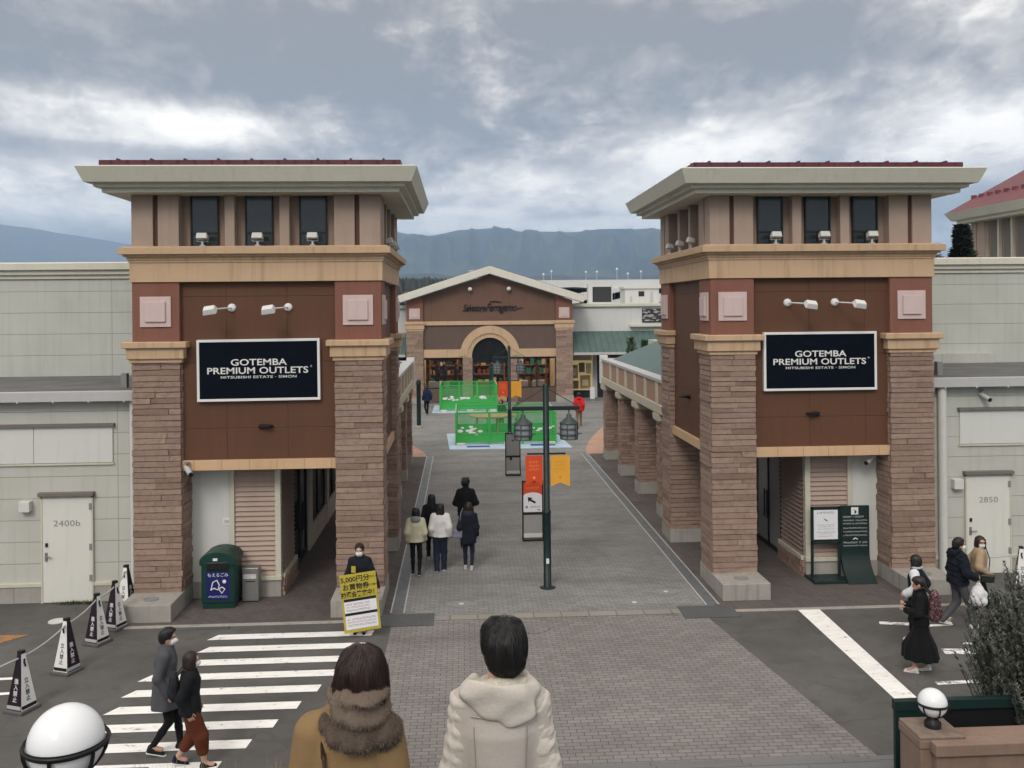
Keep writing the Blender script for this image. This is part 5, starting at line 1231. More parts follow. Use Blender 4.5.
def ik(a, c, l1, l2, pole):
    a, c, pole = np.array(a, float), np.array(c, float), np.array(pole, float); d = c-a; D = np.linalg.norm(d); D2 = min(D, (l1+l2)*.999); u = d/D; c = a+u*D2
    x = (l1*l1-l2*l2+D2*D2)/(2*D2); h = math.sqrt(max(0, l1*l1-x*x)); p = pole-u*(pole @ u); p /= np.linalg.norm(p); return a+u*x+p*h, c
MATC = {}
def cm(name, col, **k):
    if name not in MATC: MATC[name] = cloth('cloth_'+name, col, **k)
    return MATC[name]
def hair_mat(name, col):
    t = NT('hair_'+name); v = t.coord('Object', (60, 60, 5)); n = t.noise(v, 1, 5, .6); c = t.mix((col[0]*.5, col[1]*.5, col[2]*.5), (col[0]*1.7, col[1]*1.7, col[2]*1.7), t.rng(n, .3, .7, 0, 1)); t.base(c); t.rough(.42)
    t.bump(n, .5, .01); t.b.inputs['Specular IOR Level'].default_value = .35; return t.m
HAIR = {'black': hair_mat('black', (.011, .010, .010)), 'brown': hair_mat('brown', (.024, .012, .010)), 'deepbrown': hair_mat('deepbrown', (.020, .012, .010))}
SKIN = M['skin']; EYE = plain('eye_dark', (.02, .015, .012), .2); MASK = cm('mask_white', (.72, .73, .74), bump=.08); LIP = plain('lip', (.35, .14, .12), .5)

def person(label, h, loc, face, stride=0., top=None, bottom=None, shoes=(.04, .04, .045), hair=('short', 'black'), mask=False, hands={}, head_yaw=0, head_pitch=0, vox=.014, group=None, arms=True, sole=(.7, .7, .68), lead=1, swing=.6, lean=.0, width=1., head_dx=0., extra=None, body_detail=True, ankle=(0, 0)):
    T = thing('person', label, 'person', loc, face, group); k = h/1.70; z = lambda q: q*k
    width *= .94; hipw, shw = .085*k*width, .163*k*width
    lift = .012*k
    ft = {}
    for s in (-1, 1):
        fy = stride*k*(1 if s == lead else -1); ft[s] = (s*(.085*k), fy, .075*k+(.075*k*min(1, stride/.25) if s != lead and stride > .05 else 0))
    drop = .0 if stride < .05 else .6*stride*stride*k
    hz = .075*k+math.sqrt((.810*k)**2-(stride*k)**2); drop = .885*k-hz
    LEG, KN = {}, {}
    for s in (-1, 1):
        hp = V3(s*hipw, 0, hz); kn, an = ik(hp, ft[s], .4125*k, .4025*k, (s*.08, 1, 0)); LEG[s] = (hp, kn, an)
    ly = lean*k; sz = 1.39*k-drop
    ARM = {}
    for s, nm in ((-1, 'L'), (1, 'R')):
        sh = V3(s*shw, ly, sz-.028*k); tgt = hands.get(nm)
        if tgt is None:
            fy = -stride*swing*k*(1 if s == lead else -1); tgt = (s*(shw+.062*k), ly+fy+.03*k, .87*k-drop+abs(fy)*.25)
            pole = (s*.25, -1, 0)
        else:
            tgt = np.array(tgt)*k; pole = hands.get('pole', (.7, -.55, -.6)); pole = (s*pole[0], pole[1], pole[2])
        el, wr = ik(sh, tgt, .285*k, .255*k, pole); ARM[s] = (sh, el, wr)
    hc = V3(head_dx, ly+.025*k, 1.575*k-drop)
    rotH = Matrix.Rotation(head_yaw, 4, 'Z') @ Matrix.Rotation(head_pitch, 4, 'X')
    def HP(x, y, zz): q = rotH @ Vector((x*k, y*k, zz*k)); return V3(hc[0]+q.x, hc[1]+q.y, hc[2]+q.z)
    hrot = (head_pitch, 0, head_yaw)
    Rm = np.array(rotH.to_3x3())
    def inhead(f):   # an sdf given in head space (metres at 1.7 m), used in body space
        def g_(P): return f(((P-hc) @ Rm)/k)*k
        r = .38*k; g_.bb = (hc-r, hc+r); return g_
    skull = [s_ell((0, -.012, .018), (.076, .094, .092)), s_ell((0, .018, -.045), (.060, .070, .078)), s_cone((0, .095, -.005), (0, .112, -.036), .010, .016), s_ell((0, .070, -.088), (.030, .026, .024)),
             s_ell((-.076, -.005, -.02), (.010, .022, .032)), s_ell((.076, -.005, -.02), (.010, .022, .032)), s_cone((-.026, .086, -.068), (.026, .086, -.068), .010, .010), s_cone((-.045, .082, .024), (.045, .082, .024), .012, .012)]
    fh = inhead(union(skull, .022)); fh.bb = (hc-.14*k, hc+.14*k)
    torso = s_loft([(z(.80)-drop, .135*k*width, .095*k, 0, 0), (z(.92)-drop, .158*k*width, .108*k, 0, -.008*k), (z(1.08)-drop, .130*k*width, .095*k, 0, ly*.4), (z(1.25)-drop, .155*k*width, .108*k, 0, ly*.8), (z(1.38)-drop, .150*k*width, .088*k, 0, ly), (z(1.44)-drop, .07*k, .06*k, 0, ly)])
    fs = [torso, s_cone((0, ly-.005*k, 1.40*k-drop), (head_dx*.8, ly+.012*k, 1.52*k-drop), .062*k, .052*k), fh]
    q_ = 1. if (bottom or {}).get('kind') == 'skirt' or (bottom or {}).get('r', 1) > 1.5 else .80
    for s in (-1, 1):
        sh, el, wr = ARM[s]; fs += [s_cone(V3(s*.08*k, ly, sz+.0*k), sh, .06*k, .052*k), s_cone(sh, el, .048*k, .038*k), s_cone(el, wr, .038*k, .026*k)]
        hp, kn, an = LEG[s]; fs += [s_cone(hp, kn, .078*k*q_, .054*k*q_), s_cone(kn, kn+(an-kn)*.35, .052*k*q_, .054*k*q_), s_cone(kn+(an-kn)*.35, an, .053*k*q_, .036*k*q_), s_cone(an, an+V3(0, .12*k, -.04*k), .036*k, .03*k)]
    bv, bf = nets(union(fs, .025*k), vox)
    vs, qs = [bv], [bf]; off = len(bv)
    if body_detail:
        for s, nm in ((-1, 'L'), (1, 'R')):
            hv, hf = HANDS[hands.get('kind', 'grip' if nm in hands else 'relaxed')]
            sh, el, wr = ARM[s]; d = wr-el; d /= np.linalg.norm(d); zax = -d; yax = V3(0, 1, 0) if hands.get('up') is None else V3(*hands['up']); yax = yax-zax*(yax @ zax); yax /= np.linalg.norm(yax); xax = np.cross(yax, zax)
            q = hv*k*.98
            if s < 0: q = q*np.array([-1, 1, 1])
            q = wr+q[:, :1]*xax+q[:, 1:2]*yax+q[:, 2:3]*zax-d*.012*k
            f2 = hf if s > 0 else hf[:, ::-1]
            vs.append(q); qs.append(f2+off); off += len(q)
    body = link('body', np_mesh('body', np.concatenate(vs), np.concatenate(qs), SKIN), T)
    # eyes, mouth or mask
    b = MB()
    for s in (-1, 1): p = HP(s*.031, .0835, .006); b.ball(p, .0105*k, 10, 6)
    b.build('eyes', EYE, T)
    if mask:
        mk = cut(union([s_ell((0, .030, -.058), (.066, .078, .062)), s_cone((0, .095, -.02), (0, .112, -.05), .012, .018)], .03), lambda P: .042-P[:, 1], .008)
        fm = inhead(mk); fm.bb = (hc-.16*k, hc+.16*k); mo = sdf_obj('mask', fm, min(vox, .009), MASK, T)
        b = MB()
        for s in (-1, 1):
            for zz in (-.03, -.085): b.tube([HP(s*.064, .045, zz), HP(s*.080, .0, -.01)], .0022*k, 5)
        b.build('ear_loop', MASK, mo)
    else:
        b = MB(); b.tube([HP(-.022, .097, -.068), HP(0, .1, -.069), HP(.022, .097, -.068)], .005*k, 6); b.build('mouth', LIP, T)
    # hair
    style, hcn = hair[0], HAIR[hair[1]]
    cap = s_ell((0, -.018, .026), (.092, .108, .100))
    if style == 'short': hs_ = sub(union([cap, s_ell((0, -.062, -.032), (.068, .052, .056)), s_ell((.0, .03, .085), (.07, .07, .04))], .03), union([s_ell((0, .105, -.040), (.085, .085, .112)), s_cone((-.2, .035, -.055), (.2, .035, -.055), .045, .045)], .02), .012)
    elif style == 'bob': hs_ = sub(union([cap, s_ell((0, -.045, -.055), (.098, .075, .105)), s_ell((-.072, .005, -.06), (.03, .055, .095)), s_ell((.072, .005, -.06), (.03, .055, .095))], .03), s_ell((0, .125, -.045), (.078, .102, .125)), .012)
    elif style == 'long': hs_ = sub(union([cap, s_ell((0, -.065, -.09), (.095, .06, .15)), s_ell((0, -.085, -.17), (.085, .045, .13)), s_ell((-.072, .0, -.08), (.03, .05, .13)), s_ell((.072, .0, -.08), (.03, .05, .13))], .03), s_ell((0, .125, -.045), (.078, .102, .125)), .012)
    elif style == 'tuck': hs_ = sub(union([cap, s_ell((0, -.045, -.045), (.096, .072, .085)), s_ell((.078, -.005, -.075), (.026, .05, .10)), s_ell((-.074, .0, -.05), (.028, .05, .08))], .03), s_ell((0, .125, -.045), (.078, .102, .125)), .012)
    elif style == 'curly': hs_ = sub(union([s_ell((0, -.02, .045), (.112, .122, .102)), s_ell((0, .05, .10), (.085, .065, .045)), s_ell((0, -.06, -.03), (.078, .05, .05))], .03), union([s_ell((0, .11, -.055), (.085, .085, .105)), s_cone((-.2, .035, -.06), (.2, .035, -.06), .045, .045)], .02), .012)
    hs_.bb = (V3(-.15, -.2, -.34), V3(.15, .15, .20))
    hf_ = noisy(hs_, .005 if style != 'curly' else .012, 55 if style == 'curly' else 42, 3, .5); hb = inhead(hf_); hb.bb = (hc-V3(.17, .22, .36)*k, hc+V3(.17, .22, .21)*k)
    sdf_obj('hair', hb, min(vox, .010), hcn, T)
    # shoes
    for s in (-1, 1):
        hp, kn, an = LEG[s]; toe = -.0 if ft[s][2] < .1*k else -.055*k
        a = an+V3(0, -.035*k, -.045*k); c = an+V3(0, .14*k, -.05*k+toe)
        so_ = sdf_obj('shoe', union([s_cone(a, c, .036*k, .030*k), s_cone(an+V3(0, -.01*k, 0), a+V3(0, .05*k, .02*k), .045*k, .04*k)], .03*k), min(vox, .011), cm('shoe%s' % (shoes,), shoes, bump=.1), T)
        if sole: sdf_obj('sole', s_cone(a+V3(0, -.008*k, -.022*k), c+V3(0, .012*k, -.018*k), .037*k, .034*k, (1, 1, .42)), min(vox, .011), cm('sole%s' % (sole,), sole, bump=.05), so_)
    # trousers or skirt
    bt = bottom or {}
    if bt.get('kind', 'trousers') == 'trousers':
        r = bt.get('r', 1.0); fs = [s_loft([(z(.80)-drop, .15*k*width, .11*k, 0, 0), (z(.93)-drop, .17*k*width, .12*k, 0, -.01*k), (z(1.05)-drop, .145*k*width, .108*k, 0, 0)])]
        for s in (-1, 1):
            hp, kn, an = LEG[s]; e = an+(an-kn)/np.linalg.norm(an-kn)*(bt.get('len', .035))*k; fs += [s_cone(hp, kn, .088*k*(.55+.45*r), max(.058, .062*r)*k), s_cone(kn, kn+(e-kn)*.4, max(.058, .062*r)*k, max(.049, .055*r)*k), s_cone(kn+(e-kn)*.4, e, max(.049, .055*r)*k, max(.038, .048*r)*k)]
        sdf_obj('trousers', noisy(union(fs, .03*k), .0035*k, 26/k, 5, .8), vox, cm(*bt['mat']), T)
    else:
        hem = bt['hem']*k; fl = bt.get('flare', .26); yo = stride*.45*k
        fold = lambda th, zz: .055*np.sin(th*9+.6)*np.clip((.95*k-zz)/(.5*k), 0, 1)+.02*np.sin(th*17)*np.clip((.95*k-zz)/(.5*k), 0, 1)
        sk = s_loft([(hem, fl*k, (fl*.92+stride*.55)*k, 0, 0), ((hem+z(.72)-drop)/2, (fl*.62+.07)*k, (fl*.55+.075+stride*.5)*k, 0, .02*k), (z(.72)-drop, .185*k, .155*k, 0, 0), (z(.93)-drop, .165*k, .12*k, 0, -.01*k), (z(1.06)-drop, .14*k, .105*k, 0, 0)], 2.1, fold)
        sdf_obj('skirt', sk, vox, cm(*bt['mat']), T)
    # top
    tp = top; bulk = tp.get('bulk', .02)*k; hem = tp['hem']*k-drop; sl = tp.get('sleeve', .016)*k; fl = tp.get('flare', 0)*k
    rows = [(hem, .165*k*width+bulk+fl, .118*k+bulk+fl*.9, 0, ly*.2), (max(hem+.03, z(.93)-drop), .160*k*width+bulk+fl*.5, .112*k+bulk+fl*.4, 0, 0), (z(1.10)-drop, .138*k*width+bulk, .102*k+bulk, 0, ly*.5), (z(1.27)-drop, .160*k*width+bulk, .112*k+bulk, 0, ly*.85), (z(1.355)-drop, .152*k*width+bulk*.8, .100*k+bulk*.7, 0, ly), (z(1.41)-drop, .110*k*width+bulk*.6, .084*k+bulk*.5, 0, ly), (z(1.465)-drop, .068*k+bulk*.3, .066*k+bulk*.3, 0, ly)]
    fold = None
    if fl > 0: fold = lambda th, zz: .045*np.sin(th*7+.9)*np.clip((1.0*k-zz)/(.35*k), 0, 1)
    fs = [s_loft(rows, 2.3, fold)]
    cuff = tp.get('cuff', .97)
    for s in (-1, 1):
        sh, el, wr = ARM[s]; fs += [s_cone(V3(s*.07*k, ly, sz+.0*k), sh, .060*k+sl*.4, .056*k+sl*.6), s_cone(sh, el, .054*k+sl, .044*k+sl), s_cone(el, el+(wr-el)*cuff, .044*k+sl, .034*k+sl*tp.get('cuffw', .8))]
    col = tp.get('collar', .035)*k
    if tp.get('collar', .035): fs.append(s_cone((0, ly-.008*k, 1.42*k-drop), (0, ly+.0*k, 1.45*k-drop+col*.4), .078*k, .074*k))
    ft_ = union(fs, tp.get('blend', .035)*k)
    ft_ = noisy(ft_, tp.get('wr', .004)*k, tp.get('wsc', 24)/k, 11, tp.get('wz', 1.2))
    ft_ = cut(ft_, lambda P: hem-P[:, 2], .01)
    jk = sdf_obj(tp.get('name', 'jacket'), ft_, vox, cm(*tp['mat']), T)
    if tp.get('hood'):
        hd = sub(union([s_ell((0, ly-.105*k, 1.43*k-drop), (.125*k, .075*k, .09*k)), s_cone((-.07*k, ly-.03*k, 1.47*k-drop), (.07*k, ly-.03*k, 1.47*k-drop), .05*k, .05*k)], .04*k), s_ell((0, ly-.05*k, 1.52*k-drop), (.085*k, .07*k, .075*k)), .015)
        sdf_obj('hood', noisy(hd, .003*k, 30, 4), min(vox, .012), cm(*tp['hood']), jk)
    T['_x'] = 0; del T['_x']
    info = dict(T=T, k=k, drop=drop, ARM=ARM, LEG=LEG, hc=hc, mat=Matrix.Translation(loc) @ Matrix.Rotation(face, 4, 'Z'), jk=jk)
    return info
def pw(info, p): return info['mat'] @ Vector(tuple(p))

AWAY, CAMW, RIGHT, LEFT = 0, PI, -PI/2, PI/2
CH = lambda c: c
# --- walkers going up the street
G1 = 'shoppers walking away up the street'
person('person in cream hooded jacket and black leggings walking away by the left drain', 1.56, (-1.08, 21.1, 0), AWAY, .13, dict(hem=.86, bulk=.05, sleeve=.035, mat=('cream', (.52, .50, .36)), hood=('greyhood', (.22, .22, .23)), wr=.006), dict(r=.78, mat=('blackleg', (.010, .010, .011))), (.03, .03, .03), ('bob', 'black'), swing=.35, group=G1, lead=-1)
person('person in white fleece top and navy wide trousers walking away with long black hair', 1.58, (-.53, 21.4, 0), AWAY, .10, dict(hem=.88, bulk=.055, sleeve=.045, mat=('whitefleece', (.62, .62, .60)), wr=.006, cuffw=1.3), dict(r=1.35, mat=('navywide', (.018, .024, .045))), (.05, .05, .07), ('long', 'black'), swing=.5, group=G1)
person('person in black coat half hidden behind the white fleece top', 1.62, (-.76, 22.3, 0), AWAY, .12, dict(hem=.60, bulk=.035, sleeve=.02, mat=('blackcoat', (.011, .011, .012))), dict(r=1.0, mat=('blackleg', (.010, .010, .011))), (.5, .5, .48), ('long', 'black'), group=G1, lead=-1)
nv = person('person in dark navy hooded coat and jeans carrying a lavender shoulder bag', 1.58, (.12, 21.45, 0), R_(-4), .11, dict(hem=.68, bulk=.045, sleeve=.025, mat=('navycoat', (.012, .014, .022)), hood=('navyhood', (.03, .03, .045)), wr=.006), dict(r=.82, mat=('darkjean', (.018, .022, .038))), (.42, .42, .42), ('bob', 'deepbrown'), swing=.3, group=G1, lead=-1)
person('person all in black walking ahead of the group with short curly hair', 1.76, (.07, 23.5, 0), AWAY, .10, dict(hem=.78, bulk=.05, sleeve=.03, mat=('blackjk', (.009, .009, .010)), wr=.006), dict(r=1.0, mat=('blackleg', (.010, .010, .011))), (.02, .02, .02), ('curly', 'black'), hands={'L': (-.12, .2, 1.0), 'R': (.12, .2, 1.0)}, group=G1, sole=(.1, .1, .1))
b = person('person in bright red jacket and tan trousers near the gabled store', 1.74, (5.95, 46.6, 0), R_(-6), .14, dict(hem=.80, bulk=.05, sleeve=.035, mat=('red', (.55, .022, .022)), hood=('redhood', (.45, .018, .018))), dict(r=1.0, mat=('tanpant', (.20, .13, .075))), (.05, .05, .05), ('short', 'black'), vox=.018, body_detail=True)
person('person in dark blue jacket walking behind the single green post', 1.70, (-2.0, 52.8, 0), R_(20), .16, dict(hem=.80, bulk=.04, sleeve=.025, mat=('darkblue', (.012, .02, .05))), dict(r=.95, mat=('blackleg', (.01, .01, .011))), (.03, .03, .03), ('short', 'black'), vox=.018)
person('person in black jacket standing behind the nearer green pen, left of the lamp post', 1.55, (1.95, 45.6, 0), R_(150), .0, dict(hem=.75, bulk=.04, sleeve=.025, mat=('blackjk', (.009, .009, .010))), dict(r=1, mat=('blackleg', (.01, .01, .011))), (.03, .03, .03), ('bob', 'black'), vox=.018)
person('person in beige jacket standing behind the nearer green pen, right of the lamp post', 1.42, (2.75, 45.4, 0), R_(200), .0, dict(hem=.75, bulk=.04, sleeve=.025, mat=('beigejk', (.42, .32, .22))), dict(r=1, mat=('blackleg', (.01, .01, .011))), (.03, .03, .03), ('short', 'brown'), vox=.018)
# --- guide with the board
gd = person('person in black jacket and white mask holding a yellow placard before the left tower', 1.68, (-1.95, 17.5, 0), R_(176), .0, dict(hem=.84, bulk=.03, sleeve=.02, mat=('guidejk', (.012, .013, .018)), collar=.06), dict(r=.95, mat=('blackleg', (.010, .010, .011))), (.012, .012, .012), ('short', 'black'), mask=True, hands={'L': (-.385, .165, .84), 'R': (.285, .165, .80), 'up': (0, .3, 1)}, sole=(.02, .02, .02), vox=.011)
# --- couple on the crossing
cmn = person('person in long grey coat and white mask walking on the crossing', 1.74, (-4.12, 12.95, 0), R_(-82), .17, dict(hem=.66, bulk=.035, sleeve=.022, flare=.05, mat=('greycoat', (.075, .078, .088)), name='coat', wr=.005, wsc=16), dict(r=.82, mat=('blackleg', (.010, .010, .011))), (.02, .02, .022), ('short', 'black'), mask=True, swing=.15, lead=-1, vox=.010, lean=.01)
cw = person('person in black jacket, rust cropped wide trousers and white mask walking on the crossing', 1.57, (-3.66, 12.5, 0), R_(-75), .19, dict(hem=.83, bulk=.04, sleeve=.026, mat=('blackleather', (.012, .013, .015)), wr=.007, cuffw=1.0), dict(r=1.75, len=-.19, mat=('rust', (.105, .030, .014))), (.012, .015, .03), ('bob', 'deepbrown'), mask=True, swing=.25, lead=1, vox=.010)
# --- people by the right tower
rm = person('person in black puffer jacket and grey trousers carrying a white plastic bag', 1.72, (9.30, 16.85, 0), R_(-86), .24, dict(hem=.85, bulk=.055, sleeve=.04, mat=('puffer', (.010, .012, .020)), hood=('pufferhood', (.010, .011, .016)), wr=.010, wsc=30, wz=2.4), dict(r=1.15, mat=('greypant', (.075, .075, .082))), (.68, .68, .66), ('short', 'black'), mask=True, hands={'R': (.24, .20, .98)}, lead=1, vox=.010, head_yaw=R_(-8))
rw = person('person in beige corduroy jacket and glasses looking back with a small dark bag', 1.62, (9.95, 17.25, 0), R_(-112), .16, dict(hem=.80, bulk=.04, sleeve=.03, mat=('beigecord', (.36, .265, .175))), dict(r=.95, mat=('blackleg', (.010, .010, .011))), (.66, .66, .64), ('bob', 'deepbrown'), mask=True, head_yaw=R_(-68), hands={'R': (.20, .14, .98)}, lead=-1, vox=.010)
sk = person('person in long black dress and white shoes carrying a patterned backpack', 1.58, (7.55, 14.85, 0), R_(62), .10, dict(hem=.85, bulk=.035, sleeve=.024, mat=('blackwool', (.009, .009, .010))), dict(kind='skirt', hem=.24, flare=.27, mat=('blackskirt', (.009, .009, .010))), (.66, .65, .62), ('short', 'deepbrown'), hands={'L': (-.16, .24, 1.12), 'R': (.14, .24, 1.14)}, head_pitch=R_(-14), lead=-1, vox=.010)
bk = person('person with white sleeves and pale scarf behind the patterned backpack', 1.60, (8.12, 16.1, 0), R_(50), .10, dict(hem=.70, bulk=.04, sleeve=.03, mat=('navyvest', (.013, .014, .02))), dict(r=1.1, mat=('blackleg', (.010, .010, .011))), (.6, .6, .6), ('bob', 'black'), hands={'L': (-.30, .12, 1.0)}, vox=.011)
def scarf_stripe(inf, c1):
    k = inf['k']; p = inf['hc']; f = union([s_ell((0, p[1]-.03*k, 1.455*k), (.12*k, .115*k, .05*k)), s_ell((.10*k, p[1]-.07*k, 1.40*k), (.08*k, .07*k, .06*k))], .03)
    sdf_obj('scarf', noisy(f, .004, 36, 2), .011, cm('scarf_pale', (.40, .42, .46)), inf['T'])
scarf_stripe(bk, None)
b = MB(); 
sl_ = []
for s in (-1,):
    sh, el, wr = bk['ARM'][s]; sl_ += [s_cone(sh, el, .086, .078), s_cone(el, el+(wr-el)*.95, .078, .07)]
sdf_obj('white_sleeve', noisy(union(sl_, .03), .006, 24, 3), .011, cm('sleeve_white', (.62, .63, .66)), bk['T'])
# glasses of the beige jacket
def glasses(inf):
    k = inf['k']; hc = inf['hc']; m = Matrix.Translation(tuple(hc)) @ Matrix.Rotation(R_(-68), 4, 'Z'); b = MB()
    for s in (-1, 1):
        b.tube([(s*.034+.024*math.cos(a), .102, .004+.021*math.sin(a)) for a in [2*PI*i/14 for i in range(15)]], .0028, 5); b.tube([(s*.058, .100, .01), (s*.078, .02, .01)], .0025, 5)
    b.tube([(-.01, .104, .008), (.01, .104, .008)], .0025, 5); b.xf(m); b.build('glasses', M['black'], inf['T'])
glasses(rw)
# --- things they carry
def carried(name, label, cat, inf, loc): return thing(name, label, cat, tuple(pw(inf, loc)), inf['T'].rotation_euler.z)
bg_ = carried('placard', 'yellow placard with black Japanese lettering and two white panels', 'placard', gd, (-.05, .285, .66)); bg_.rotation_euler = (R_(-4), R_(-5), R_(8))
w_, h_ = .335, .53
MB().box(-w_, w_, -.012, .012, -h_, h_).build('board', M['boardyellow'], bg_, .003)
for i, (tx, s, zz, sx) in enumerate((('5,000円分', .125, .43, 1.02), ('お買物券', .125, .29, .98), ('抽選会実施中！', .118, .155, .82))):
    text_obj('lettering', tx, s, M['ink'], face_front(-.055 if i < 2 else 0, -.0135, zz), bg_, sx, .001, 'CENTER', 0, 1, .003)
text_obj('lettering', 'が当たる', .05, M['ink'], face_front(.255, -.0135, .44), bg_, 1, .001); text_obj('lettering', 'その場で', .05, M['ink'], face_front(.255, -.0135, .29), bg_, 1, .001)
for z0, z1 in ((-.17, .035), (-.47, -.22)):
    p = MB().box(-w_+.04, w_-.04, -.0165, -.0125, z0, z1).build('white_panel', M['paper'], bg_); MB().box(-w_+.04, w_-.04, -.017, -.0125, z1, z1+.05).build('black_strip', M['ink'], bg_)
    for i in range(3): dashes(-w_+.07, w_-(.16 if z0 > -.3 else .07), -.0168, z1-.05-i*.055-(.02 if z0 < -.3 else 0), .03, i+int(z0*100), .95).build('printed_line', M['redink'] if i == 1 else M['ink'], p)
T = carried('staff_tag', 'small yellow tag on the chest of the guide', 'tag', gd, (.1, .13, 1.22)); MB().box(-.04, .04, -.006, .006, -.06, .06).build('card', M['boardyellow'], T); MB().tube([(0, 0, .05), (-.02, -.02, .14)], .004, 6).build('clip', M['black'], T)
def plastic_bag(inf, wr, label):
    T = thing('plastic_bag', label, 'bag', tuple(pw(inf, wr))); z0 = -.06
    f = union([s_loft([(-.46, .13, .07, 0, 0), (-.40, .165, .10, 0, 0), (-.22, .15, .085, 0, 0), (-.12, .09, .05, 0, 0), (-.06, .03, .02, 0, 0)], 2.2)], .02); sdf_obj('bag_body', noisy(f, .010, 26, 8), .011, cm('plasticwhite', (.66, .66, .67), rough=.45, bump=.5), T)
    MB().tube([(-.02, .0, -.08), (-.02, 0, -.02), (.02, 0, -.02), (.02, 0, -.08)], .008, 6).build('bag_handle', M['white'], T)
plastic_bag(rm, rm['ARM'][1][2]+V3(0, .05, -.06), 'full white plastic bag hanging from the hand of the puffer jacket')
def shoulder_bag(inf, c, sz, mat, label, strap_pts, rz=0):
    T = thing('shoulder_bag', label, 'bag', tuple(pw(inf, c)), inf['T'].rotation_euler.z+rz); a, b_, h_ = sz
    MB().box(-a, a, -b_, b_, -h_, h_).build('bag_body', mat, T, min(a, b_)*.6); MB().box(-a*1.02, a*1.02, -b_*1.1, b_*1.1, h_*.1, h_*1.06).build('flap', mat, T, min(a, b_)*.5)
    inv = (Matrix.Translation(pw(inf, c)) @ Matrix.Rotation(inf['T'].rotation_euler.z+rz, 4, 'Z')).inverted()
    MB().tube([inv @ pw(inf, p) for p in strap_pts], .011, 6).build('strap', mat, T); return T
lav = plain('lavender_grey', (.20, .20, .27), .7)
shoulder_bag(nv, (-.27, -.05, .86), (.14, .06, .10), lav, 'lavender grey shoulder bag at the side of the navy coat', [(-.17, -.05, .95), (-.19, -.10, 1.15), (-.16, -.10, 1.36), (-.12, .02, 1.44), (-.17, .08, 1.2), (-.22, .05, .96)])
shoulder_bag(rw, (.26, .10, .86), (.045, .12, .075), plain('dark_olive_leather', (.02, .026, .02), .4), 'small dark olive bag at the front of the beige jacket', [(.24, .12, .92), (.16, .16, 1.2), (-.02, .10, 1.43), (-.10, -.02, 1.42)], 0)
# backpacks
def backpack(inf, label, mat, sz=1., name='backpack', c=(0, -.215, 1.12)):
    T = thing(name, label, 'backpack', tuple(pw(inf, c)), inf['T'].rotation_euler.z)
    f = union([s_loft([(-.24*sz, .13*sz, .06*sz, 0, 0), (-.18*sz, .165*sz, .10*sz, 0, 0), (.05*sz, .15*sz, .09*sz, 0, 0), (.2*sz, .11*sz, .065*sz, 0, 0), (.25*sz, .05*sz, .04*sz, 0, 0)], 2.6), s_ell((0, -.09*sz, -.08*sz), (.12*sz, .04*sz, .09*sz))], .02)
    sdf_obj('pack_body', noisy(f, .004, 24, 3), .010, mat, T)
    b = MB()
    for s in (-1, 1): b.tube([(s*.07*sz, .06*sz, .2*sz), (s*.10*sz, .16*sz, .31*sz), (s*.11*sz, .30*sz, .24*sz), (s*.11*sz, .34*sz, .05*sz), (s*.13*sz, .22*sz, -.12*sz), (s*.12*sz, .07*sz, -.18*sz)], .016*sz, 8)
    b.build('strap', M['black'], T); return T
tf = NT('floral_cloth'); nz = tf.noise(tf.coord('Object'), 30, 3, .7); n2 = tf.noise(tf.coord('Object', (1, 1, 1), (1, 2, 3)), 22, 3, .7); c_ = tf.mix(tf.ramp(nz, [(.42, (.02, .014, .02)), (.52, (.16, .05, .06)), (.6, (.28, .18, .14)), (.7, (.05, .06, .03))]), (.012, .012, .015), tf.rng(n2, .5, .6, 0, .8)); tf.base(c_); tf.rough(.85)
backpack(sk, 'dark backpack with red flower pattern on the black dress', tf.m, 1.0)
backpack(cw, 'small black leather backpack worn over the black jacket', cm('blackleather2', (.018, .019, .022), rough=.5), .72, 'leather_backpack', (0, -.20, 1.12))
